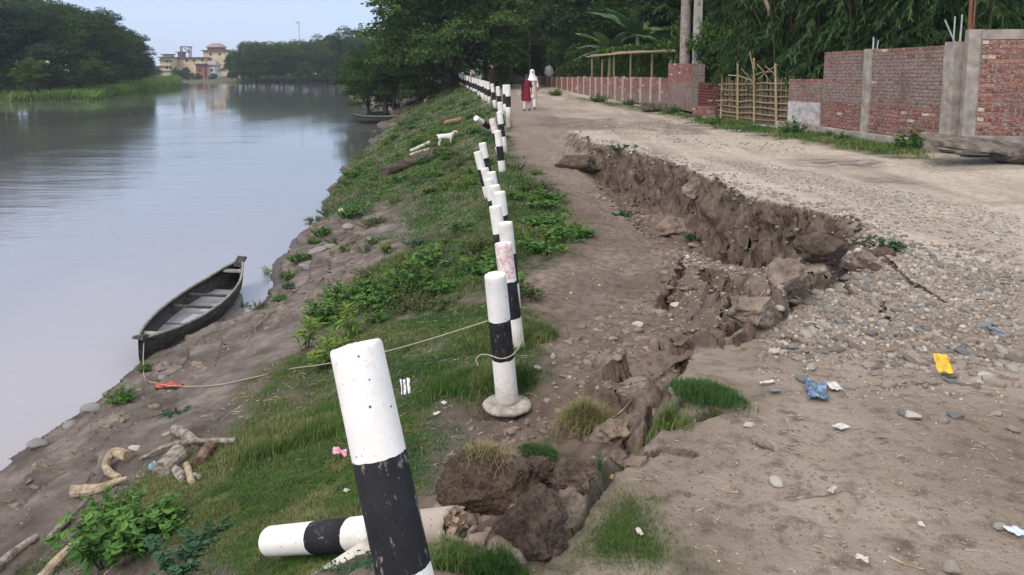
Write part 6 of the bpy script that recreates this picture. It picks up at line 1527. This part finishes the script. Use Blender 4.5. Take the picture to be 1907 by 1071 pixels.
# ------------------------------------------------------------------ grass and weeds on the bank
rs = np.random.default_rng(77)
def scatter_xy(n, polys, dens=None):
    X_ = []; Y_ = []
    for P in polys:
        a = np.array(P); lo = a.min(0); hi = a.max(0)
        # more samples near the camera: uniform in (x / y, log y)
        ylo = max(lo[1], 1.5); t = rs.uniform(0, 1, n * 5); y = ylo * (hi[1] / ylo) ** t; x = rs.uniform((lo[0] / ylo) if lo[0] < 0 else lo[0] / hi[1], max(hi[0], .01) / ylo, n * 5) * y
        k = inpoly(x, y, P); X_.append(x[k][:n]); Y_.append(y[k][:n])
    return np.concatenate(X_), np.concatenate(Y_)
grass_m = leafmat('grass_blades', [(.032, .078, .024), (.052, .120, .032), (.085, .160, .040), (.155, .19, .06), (.30, .26, .14)], .8, .2, .12)
def blades(x, y, L, wid, lean, tint):
    z = H(x, y); n = len(x); th = rs.uniform(0, 2 * math.pi, n); la = rs.uniform(.3, 1, n) * lean; cx = np.cos(th); cy = np.sin(th)
    ph = th + rs.normal(1.57, .4, n); wx = np.cos(ph) * wid; wy = np.sin(ph) * wid
    h1 = L * np.cos(la * .6) * .55; o1 = L * np.sin(la * .6) * .55; h2 = h1 + L * np.cos(la * 1.3) * .45; o2 = o1 + L * np.sin(la * 1.3) * .45
    V = np.stack([np.stack([x - wx, y - wy, z - .004], 1), np.stack([x + wx, y + wy, z - .004], 1), np.stack([x + cx * o1 + wx * .75, y + cy * o1 + wy * .75, z + h1], 1), np.stack([x + cx * o2, y + cy * o2, z + h2], 1), np.stack([x + cx * o1 - wx * .75, y + cy * o1 - wy * .75, z + h1], 1)], 1).reshape(-1, 3)
    k = np.arange(n)[:, None] * 5
    F = np.concatenate([k + np.array([[0, 1, 2, 4]]), k + np.array([[4, 2, 3, 3]])], 1)
    return V, k, np.repeat(tint, 5)
def grass_obj(name, label, polys, n, L0, lean, wid0, thr=-.35, soft=True, tb=.0, ew=.34):
    x, y = scatter_xy(n, polys)
    cov = .85 * fbm2(x, y, 1.1, 4, 120) + .45 * fbm2(x, y, .22, 3, 121)
    edge = np.full(len(x), 9.0)
    for P in polys: edge = np.minimum(edge, polydist(x, y, P + [P[0]]))
    keep = cov > thr + rs.normal(0, .14, len(x)) + .85 * sstep(ew * (1 + y * .04), 0, edge); m = pmask(x, y, MUDDY, .1); keep &= rs.uniform(0, 1, len(x)) > m * 1.1
    x = x[keep]; y = y[keep]
    x = x + rs.normal(0, .3, len(x)) * rs.uniform(0, 1, len(x)) ** 2 * ew; y = y + rs.normal(0, .45, len(x)) * rs.uniform(0, 1, len(x)) ** 2 * ew
    lush = fbm2(x, y, 1.7, 3, 130)
    L = L0 * rs.uniform(.55, 1.3, len(x)) * (1 + .5 * lush) * np.clip(.85 + y * .035, 1, 2.6); wid = wid0 * np.clip(y / 4.5, .8, 6) * rs.uniform(.7, 1.3, len(x))
    dry = fbm2(x, y, .7, 4, 140)
    tint = np.clip(.38 + tb + .35 * lush + np.where(dry > .16, .55, .08) * rs.uniform(0, 1, len(x)) + rs.normal(0, .13, len(x)), 0, 1)
    V, k, A = blades(x, y, L, wid, lean, tint)
    F4 = (k + np.array([[0, 1, 2, 4]])); 
    me = obj(name, V, np.concatenate([k + np.array([[0, 1, 2]]), k + np.array([[0, 2, 4]]), k + np.array([[4, 2, 3]])], 1).reshape(-1, 3), grass_m, None, False, {'tint': A})
    tag(me, label, 'grass', kind='stuff'); return me
grass_obj('turf', 'short matted turf covering the near river bank', [GRASS[0]], 330000, .027, 1.35, .0014, -.24)
grass_obj('bank_grass', 'rougher grass covering the bank farther along', [GRASS[1]], 170000, .05, 1.2, .0020, -.15)
grass_obj('slab_grass', 'fine dark turf on the foreground slab edge', [GRASS2[0]], 62000, .020, 1.25, .0012, -.62, tb=-.1, ew=.26)
grass_obj('crack_grass', 'thin grass on the clods beside the footed post', [GRASS2[2]], 9000, .024, 1.2, .0013, -.4, tb=-.1, ew=.08)
grass_obj('verge_grass', 'green verge at the foot of the roadside walls', [GRASS2[3]], 60000, .06, 1.1, .0018, -.22, tb=-.02)
lush_p = [gpoly(p) for p in ([(440, 845), (470, 810), (560, 790), (640, 762), (650, 800), (560, 830), (480, 860), (430, 870)], [(880, 625), (930, 600), (1000, 610), (1030, 630), (960, 650), (870, 650)], [(800, 700), (900, 690), (1000, 715), (900, 740), (810, 740)])]
grass_obj('lush_grass', 'brighter longer grass in streaks on the bank', lush_p, 14000, .085, .8, .0022, -2, tb=.12)
def tuft(px, py, rx, ry, n, L, label, tb=0, name='grass_tuft', hump=0, lean=1.0, on=None):
    p = ground(px, py) if on is None else on; a = rs.uniform(0, 2 * math.pi, n); r = np.minimum(np.sqrt(rs.uniform(0, 1, n)), abs(rs.normal(.45, .3, n))); wv_ = 1 + .35 * vnoise2(np.cos(a) * 1.5 + px, np.sin(a) * 1.5 + py, 9); x = p.x + np.cos(a) * r * rx * wv_ * 1.15; y = p.y + np.sin(a) * r * ry * wv_ * 1.15
    V, k, A = blades(x, y, L * rs.uniform(.5, 1.3, n), .0016 * max(1, p.y / 4), lean, np.clip(.35 + tb + rs.normal(0, .15, n), 0, 1))
    if on is not None:
        cv = np.array([v.co for v in _c.data.vertices]) ; c_, s_ = math.cos(_c.rotation_euler.z), math.sin(_c.rotation_euler.z); cw_ = np.stack([cv[:, 0] * c_ - cv[:, 1] * s_ + _c.location.x, cv[:, 0] * s_ + cv[:, 1] * c_ + _c.location.y, cv[:, 2] + _c.location.z], 1); cw_ = cw_[cw_[:, 2] > _c.location.z]
        top = np.array([cw_[np.argmin((cw_[:, 0] - a_) ** 2 + (cw_[:, 1] - b_) ** 2), 2] for a_, b_ in zip(x, y)]); V[:, 2] += np.repeat(top - H(x, y), 5)
    if hump: V[:, 2] += np.repeat(hump * (1 - r ** 2), 5)
    o = obj(name, V, np.concatenate([k + np.array([[0, 1, 2]]), k + np.array([[0, 2, 4]]), k + np.array([[4, 2, 3]])], 1).reshape(-1, 3), grass_m, None, False, {'tint': A}); tag(o, label, 'grass tuft'); return o
tuft(1318, 745, .20, .20, 5200, .042, 'rounded green grass tuft on the edge of the slab', -.05, hump=.05)
tuft(1240, 785, .16, .12, 900, .08, 'sparse yellowish grass in the crack left of the rounded tuft', .25)
tuft(835, 1050, .09, .09, 1800, .06, 'small yellow green tuft right of the leaning post base', .22)
tuft(925, 1062, .11, .08, 2000, .05, 'dark green tuft at the bottom edge of the photo', 0)
tuft(1090, 800, .20, .10, 2200, .10, 'mat of dry straw coloured grass on the low clod', .62, hump=.08, lean=1.5)
_c = [o for o in bpy.data.objects if o.get('label', '').startswith('big crumbling clod')][0]
_q = _c.location + Vector((-.02, -.02, 0))
bpy.context.view_layer.update()
clod_tops = []
tuft(0, 0, .17, .12, 420, .07, 'dry roots and straw on top of the big crumbling clod', .7, hump=.03, lean=1.6, on=_q)
tuft(1120, 905, .03, .03, 60, .09, 'small spiky sprout in the crack', -.1)
# leafy weeds ------------------------------------------------------
WEEDM = {'o': leafmat('weed_leaf_olive', [(.035, .055, .018), (.06, .085, .025), (.10, .12, .04), (.16, .15, .06)], .7, .2, .2), 'd': leafmat('weed_leaf_dry', [(.09, .065, .04), (.15, .11, .07), (.22, .17, .10)], .8, .1, .1), 'a': leafmat('weed_leaf_green', [(.026, .080, .018), (.048, .130, .028), (.080, .19, .038), (.13, .25, .05)], .6, .2, .25), 'b': leafmat('weed_leaf_blue_green', [(.016, .055, .026), (.028, .080, .040), (.045, .11, .055), (.07, .14, .07)], .6, .2, .25), 'y': leafmat('weed_leaf_yellow', [(.05, .12, .016), (.09, .18, .024), (.14, .24, .035), (.22, .26, .05)], .6, .25, .25)}
stem_m = simple('weed_stem', (.05, .08, .025), (.10, .12, .05), 9)
def weed(seed, n, Hh, rad, leaf, mat, aspect=1.5, name='weed', nst=14):
    r2_ = np.random.default_rng(seed); root = thing(name, None, None); mb = MB(); P = []; D = []; T = []
    for i in range(nst):
        a = r2_.uniform(0, 2 * math.pi); rr = rad * math.sqrt(r2_.uniform(0, 1)); hh_ = Hh * r2_.uniform(.5, 1.1) * (1 - .4 * rr / rad); b = Vector((math.cos(a) * rr * .4, math.sin(a) * rr * .4, -.02)); t_ = Vector((math.cos(a) * rr, math.sin(a) * rr, hh_))
        m_ = b.lerp(t_, .5) + Vector((0, 0, .05 * Hh)); mb.tube([b, m_, t_], [.006, .004, .002], 4)
        for q in range(max(2, n // nst)):
            u_ = r2_.uniform(.25, 1.02); p = (b.lerp(m_, u_ * 2) if u_ < .5 else m_.lerp(t_, u_ * 2 - 1)); aa = r2_.uniform(0, 2 * math.pi)
            P.append(p); D.append((math.cos(aa), math.sin(aa), r2_.uniform(-.35, .45))); T.append(.25 + .6 * u_)
    V, F, A = leaf_cloud(np.array(P), leaf, r2_, 0, aspect, np.array(T), up=1.2, dirs=np.array(D))
    mb.build('stems', stem_m, root); obj('leaves', V, F, WEEDM[mat], root, False, {'tint': A}); return root
WP = {'broad': weed(1, 430, .30, .26, .055, 'a', 1.45, nst=20), 'low': weed(2, 420, .12, .30, .045, 'b', 1.3), 'bushy': weed(3, 700, .36, .34, .055, 'a', 1.6, nst=30), 'tall': weed(4, 120, .55, .16, .14, 'y', 4.2, nst=8), 'round': weed(5, 420, .22, .22, .06, 'a', 2.6, nst=30), 'far': weed(6, 420, .30, .40, .065, 'a', 1.5, nst=20), 'olive': weed(7, 380, .26, .34, .055, 'o', 2.2, nst=26), 'yell': weed(8, 260, .34, .22, .07, 'y', 2.6, nst=14), 'dry': weed(9, 130, .34, .30, .05, 'd', 4, nst=34)}
usedw = set()
def pw(k, px, py, s, label, cat='weed', group=None, sz=None):
    p = ground(px, py); o = WP[k]
    if k in usedw: o = copy_tree(o)
    usedw.add(k)
    for key in ('label', 'category', 'group'):
        if key in o: del o[key]
    o.location = p; o.scale = (s, s, sz or s); o.rotation_euler = (0, 0, random.uniform(0, 6.28)); tag(o, label, cat, group); return o
pw('broad', 215, 1040, 1.25, 'large leafy weed at the bottom left among the sticks')
pw('broad', 262, 1010, 1.0, 'broad leaved weed right of the largest one at bottom left')
pw('broad', 195, 965, .7, 'small broad leaved weed above the large one at bottom left')
pw('low', 320, 1060, 1.1, 'bluish low clover like patch at the bottom left')
pw('low', 375, 1015, .7, 'faint low leafy patch above the bluish one')
pw('broad', 305, 975, .55, 'yellowing weed by the driftwood heap')
pw('bushy', 640, 565, 1.0, 'bushy dark weed at the edge of the mud above the near post')
pw('bushy', 690, 545, .75, 'smaller bushy weed right of the one at the mud edge')
pw('round', 760, 540, 1.5, 'rounded weed clump with a yellow blade left of the posts', sz=1.9)
pw('tall', 570, 650, .8, 'tall wilting leafy stalk left of the leaning post')
pw('tall', 600, 690, .75, 'yellow green stalk just left of the leaning post top')
pw('tall', 655, 625, .75, 'yellow green stalk behind the leaning post top')
pw('tall', 632, 660, .6, 'thin stalk touching the top of the leaning post')
pw('round', 700, 600, .6, 'small weed between the bushy ones and the leaning post')
pw('round', 225, 748, .8, 'lone green weed on the mud near the waterline')
pw('low', 330, 770, .5, 'flat sprig on the mud slope')
pw('round', 450, 583, .8, 'weed at the water beside the canoe')
pw('tall', 495, 515, .45, 'thin tall sprig standing in the shallow water')
pw('round', 540, 520, .9, 'weed at the edge of the water above the mud')
pw('round', 552, 490, .9, 'small dark weed beside the waterline boulder')
pw('round', 270, 690, .5, 'tiny dark weed at the water by the mooring rope')
pw('low', 1295, 445, .8, 'small green sprout at the foot of the pale clod under the cliff')
pw('low', 1640, 462, .8, 'green sprout on the rubble at the road edge')
pw('low', 1160, 402, .9, 'small sprout on the far path')
pw('low', 1160, 280, 1.2, 'sprout on the lip of the cliff far end')
pw('round', 1476, 250, 1.6, 'rounded shrub at the end of the pale curb', sz=2.0)
pw('round', 1695, 278, 1.5, 'leafy shrub at the foot of the tall wall', sz=2.2)
pw('round', 1570, 262, 1.0, 'weed at the foot of the tall wall, left bay')
pw('round', 1540, 255, .9, 'weed at the left corner of the tall wall')
pw('bushy', 1905, 285, 1.5, 'green weed at the right edge beside the concrete slab', sz=1.8)
pw('round', 1116, 190, 2.2, 'green weed against the long low wall')
pw('round', 1035, 178, 2.2, 'weed at the foot of the low wall behind the two walking people')
pw('round', 1330, 232, 1.2, 'weed in front of the pale curb, left')
pw('round', 1170, 196, 1.6, 'weed left of the squat concrete block')
pw('round', 1255, 212, 1.6, 'weed right of the squat concrete block')
usedw.update(('far', 'olive', 'yell', 'dry'))
for i, (a_, b_, k_, s_) in enumerate(((600, 440, 'bushy', .8), (625, 455, 'olive', .7), (585, 455, 'round', .8), (650, 405, 'bushy', .9), (610, 400, 'olive', .9), (575, 480, 'far', .5), (545, 535, 'low', .7), (520, 560, 'round', .6), (680, 470, 'olive', .6), (700, 455, 'far', .6), (640, 470, 'yell', .6), (480, 575, 'olive', .5))):
    pw(k_, a_, b_, s_, ['bushy weed on the mud just above the waterline boulder', 'olive weed right of the waterline boulder', 'small weed hanging over the water by the boulder', 'bushy weed among the rocks below the grass edge', 'olive weed at the water where the grass begins', 'leafy sprig at the water left of the boulder', 'flat bluish weed in the mud by the water beyond the canoe', 'small narrow leaved weed at the water beyond the canoe', 'olive weed on the bare mud hollow', 'leafy weed at the right of the bare mud hollow', 'yellow green sprout on the bare mud above the boulder', 'olive sprig on the mud right of the canoe'][i])
# many low weeds over the bank (countable: nearest ones as things)
bank = [gpoly([(560, 640), (600, 560), (745, 455), (650, 400), (570, 425), (665, 300), (745, 205), (850, 150), (930, 165), (955, 262), (1070, 400), (1095, 445), (970, 520), (990, 575), (900, 570), (700, 600)])]
x, y = scatter_xy(900, bank); okk = fbm2(x, y, 1.3, 3, 200) > -.05; x = x[okk]; y = y[okk]; z = H(x, y); cnt = 0
usedw.update(('far', 'olive', 'yell', 'dry'))
KN = {'far': 'leafy green', 'round': 'narrow leaved green', 'low': 'flat bluish green', 'bushy': 'bushy dark green', 'olive': 'olive green', 'yell': 'yellow green upright', 'dry': 'dry brown'}
def wtag(o, kd, x_, y_):
    zn = ('near' if y_ < 11 else 'middle' if y_ < 22 else 'far') + ' bank ' + ('by the posts' if x_ > np.interp(y_, POSTL[:, 1], POSTL[:, 0]) - 1.4 else 'towards the water')
    tag(o, 'one of the %s weeds on the %s' % (KN[kd], zn), 'weed', '%s weeds, %s' % (KN[kd], zn))
for i in range(len(x)):
    if cnt >= 230: break
    if y[i] < 6.5: continue
    kd = random.choice(['far', 'round', 'low', 'olive', 'bushy', 'olive', 'yell', 'dry', 'dry', 'far']); o = copy_tree(WP[kd])
    for key in ('label', 'category', 'group'):
        if key in o: del o[key]
    s_ = random.uniform(.35, .95) * (1 + y[i] * .012); o.location = (x[i], y[i], z[i]); o.scale = (s_, s_, s_ * random.uniform(.6, 1.0)); o.rotation_euler = (0, 0, random.uniform(0, 6.28))
    wtag(o, kd, x[i], y[i]); cnt += 1
for q_ in ('far', 'olive', 'yell', 'dry'):        # the patterns themselves stand on the bank too
    o = WP[q_]; p = {'far': (800, 330), 'olive': (860, 300), 'yell': (720, 470), 'dry': (790, 250)}[q_]; p = ground(*p); o.location = p; o.scale = (.8, .8, .7)
    wtag(o, q_, p.x, p.y)
# ground cover leaves between them
x, y = scatter_xy(60000, [bank[0]]); cov = fbm2(x, y, .8, 4, 220); k = cov > .2 + rs.normal(0, .1, len(x)); x = x[k]; y = y[k]
tn = np.clip(.45 + .5 * fbm2(x, y, .9, 2, 230), 0, 1); z = H(x, y) + rs.uniform(.0, .09, len(x)) * np.clip(y / 12, .5, 2.5)
V, F, A = leaf_cloud(np.stack([x, y, z], 1), .032, rs, 0, 1.5, tn, up=1.4); kk = np.repeat(np.clip(y / 11, .8, 4), 5)[:, None]; base = np.repeat(np.stack([x, y, z], 1), 5, 0); V = base + (V - base) * kk
o = obj('ground_cover', V, F, WEEDM['a'], None, False, {'tint': A}); tag(o, 'creeping leafy ground cover over the bank', 'ground cover', kind='stuff')
x, y = scatter_xy(26000, [GRASS[0]]); cov = fbm2(x, y, .5, 4, 260); k = cov > .02 + rs.normal(0, .12, len(x)); x = x[k]; y = y[k]
tn = np.clip(.5 + .6 * fbm2(x, y, .6, 2, 270), 0, 1); z = H(x, y) + rs.uniform(.004, .026, len(x))
V, F, A = leaf_cloud(np.stack([x, y, z], 1), .014, rs, 0, 1.3, tn, up=1.6)
o = obj('clover', V, F, WEEDM['b'], None, False, {'tint': A}); tag(o, 'tiny leafed clover mixed into the near turf', 'clover', kind='stuff')
x, y = scatter_xy(30000, [GRASS[0]]); cov = fbm2(x, y, .9, 4, 280); k = cov > .06 + rs.normal(0, .1, len(x)); x = x[k]; y = y[k]
V, k4, A = blades(x, y, .03 * rs.uniform(.5, 1.4, len(x)), .0015 * np.clip(y / 4.5, .8, 3), 1.7, np.clip(.9 + rs.normal(0, .1, len(x)), .7, 1))
o = obj('dry_thatch', V, np.concatenate([k4 + np.array([[0, 1, 2]]), k4 + np.array([[0, 2, 4]]), k4 + np.array([[4, 2, 3]])], 1).reshape(-1, 3), grass_m, None, False, {'tint': A}); tag(o, 'dead straw coloured blades between the green turf', 'dry grass', kind='stuff')
# bits of straw, twigs and dead leaf on the bare ground
def straws(name, label, poly, n, L, mat):
    x, y = in_patch(poly, n); z = H(x, y) + .003; a = rs.uniform(0, 6.28, len(x)); l = L * np.exp(rs.normal(0, .5, len(x))); w = .0012 * np.clip(y / 3, 1, 3)
    c = np.cos(a); s_ = np.sin(a); bx = rs.normal(0, .2, len(x)) * l; m = (x + c * l * .5 - s_ * bx, y + s_ * l * .5 + c * bx); e = (x + c * l, y + s_ * l)
    zz = [H(m[0], m[1]) + .006, H(e[0], e[1]) + .003]; q = []
    for (X_, Y_, Z_) in ((x, y, z), (m[0], m[1], zz[0]), (e[0], e[1], zz[1])):
        q += [np.stack([X_ - s_ * w, Y_ + c * w, Z_], 1), np.stack([X_ + s_ * w, Y_ - c * w, Z_], 1), np.stack([X_, Y_, Z_ + w * 1.5], 1)]
    V = np.stack(q, 1).reshape(-1, 3); k = np.arange(len(x))[:, None] * 9
    F = np.concatenate([k + np.array([f]) for f in ([0, 2, 5, 3], [2, 1, 4, 5], [3, 5, 8, 6], [5, 4, 7, 8])], 1).reshape(-1, 4)
    o = obj(name, V, F, mat); tag(o, label, 'debris', kind='stuff')
straw_m = simple('straw_bits', (.20, .16, .11), (.50, .43, .32), 3)
straws('straw_litter', 'bits of pale straw strewn over the bare slab', [(1180, 880), (1300, 760), (1900, 730), (1900, 1068), (1340, 1068)], 420, .022, straw_m)
straws('dry_stalks', 'dry stalks lying in the bank grass', [(20, 1066), (260, 880), (500, 680), (600, 640), (900, 560), (1000, 575), (1000, 740), (880, 830), (690, 1068)], 650, .045, straw_m)
# thin haze ------------------------------------------------------
hz = bpy.data.materials.new('air'); hz.use_nodes = True; nt_ = hz.node_tree; nt_.nodes.clear(); ou = nt_.nodes.new('ShaderNodeOutputMaterial'); pv = nt_.nodes.new('ShaderNodeVolumePrincipled'); pv.inputs['Color'].default_value = (.80, .88, 1, 1); pv.inputs['Density'].default_value = .0004; nt_.links.new(pv.outputs[0], ou.inputs['Volume'])

hb_ = MB(); hb_.box((0, 740, 19), (3400, 1640, 54)); ho = hb_.build('haze', hz); tag(ho, 'thin humid air over the river and the wood', 'haze', kind='stuff')
bpy.context.view_layer.update()
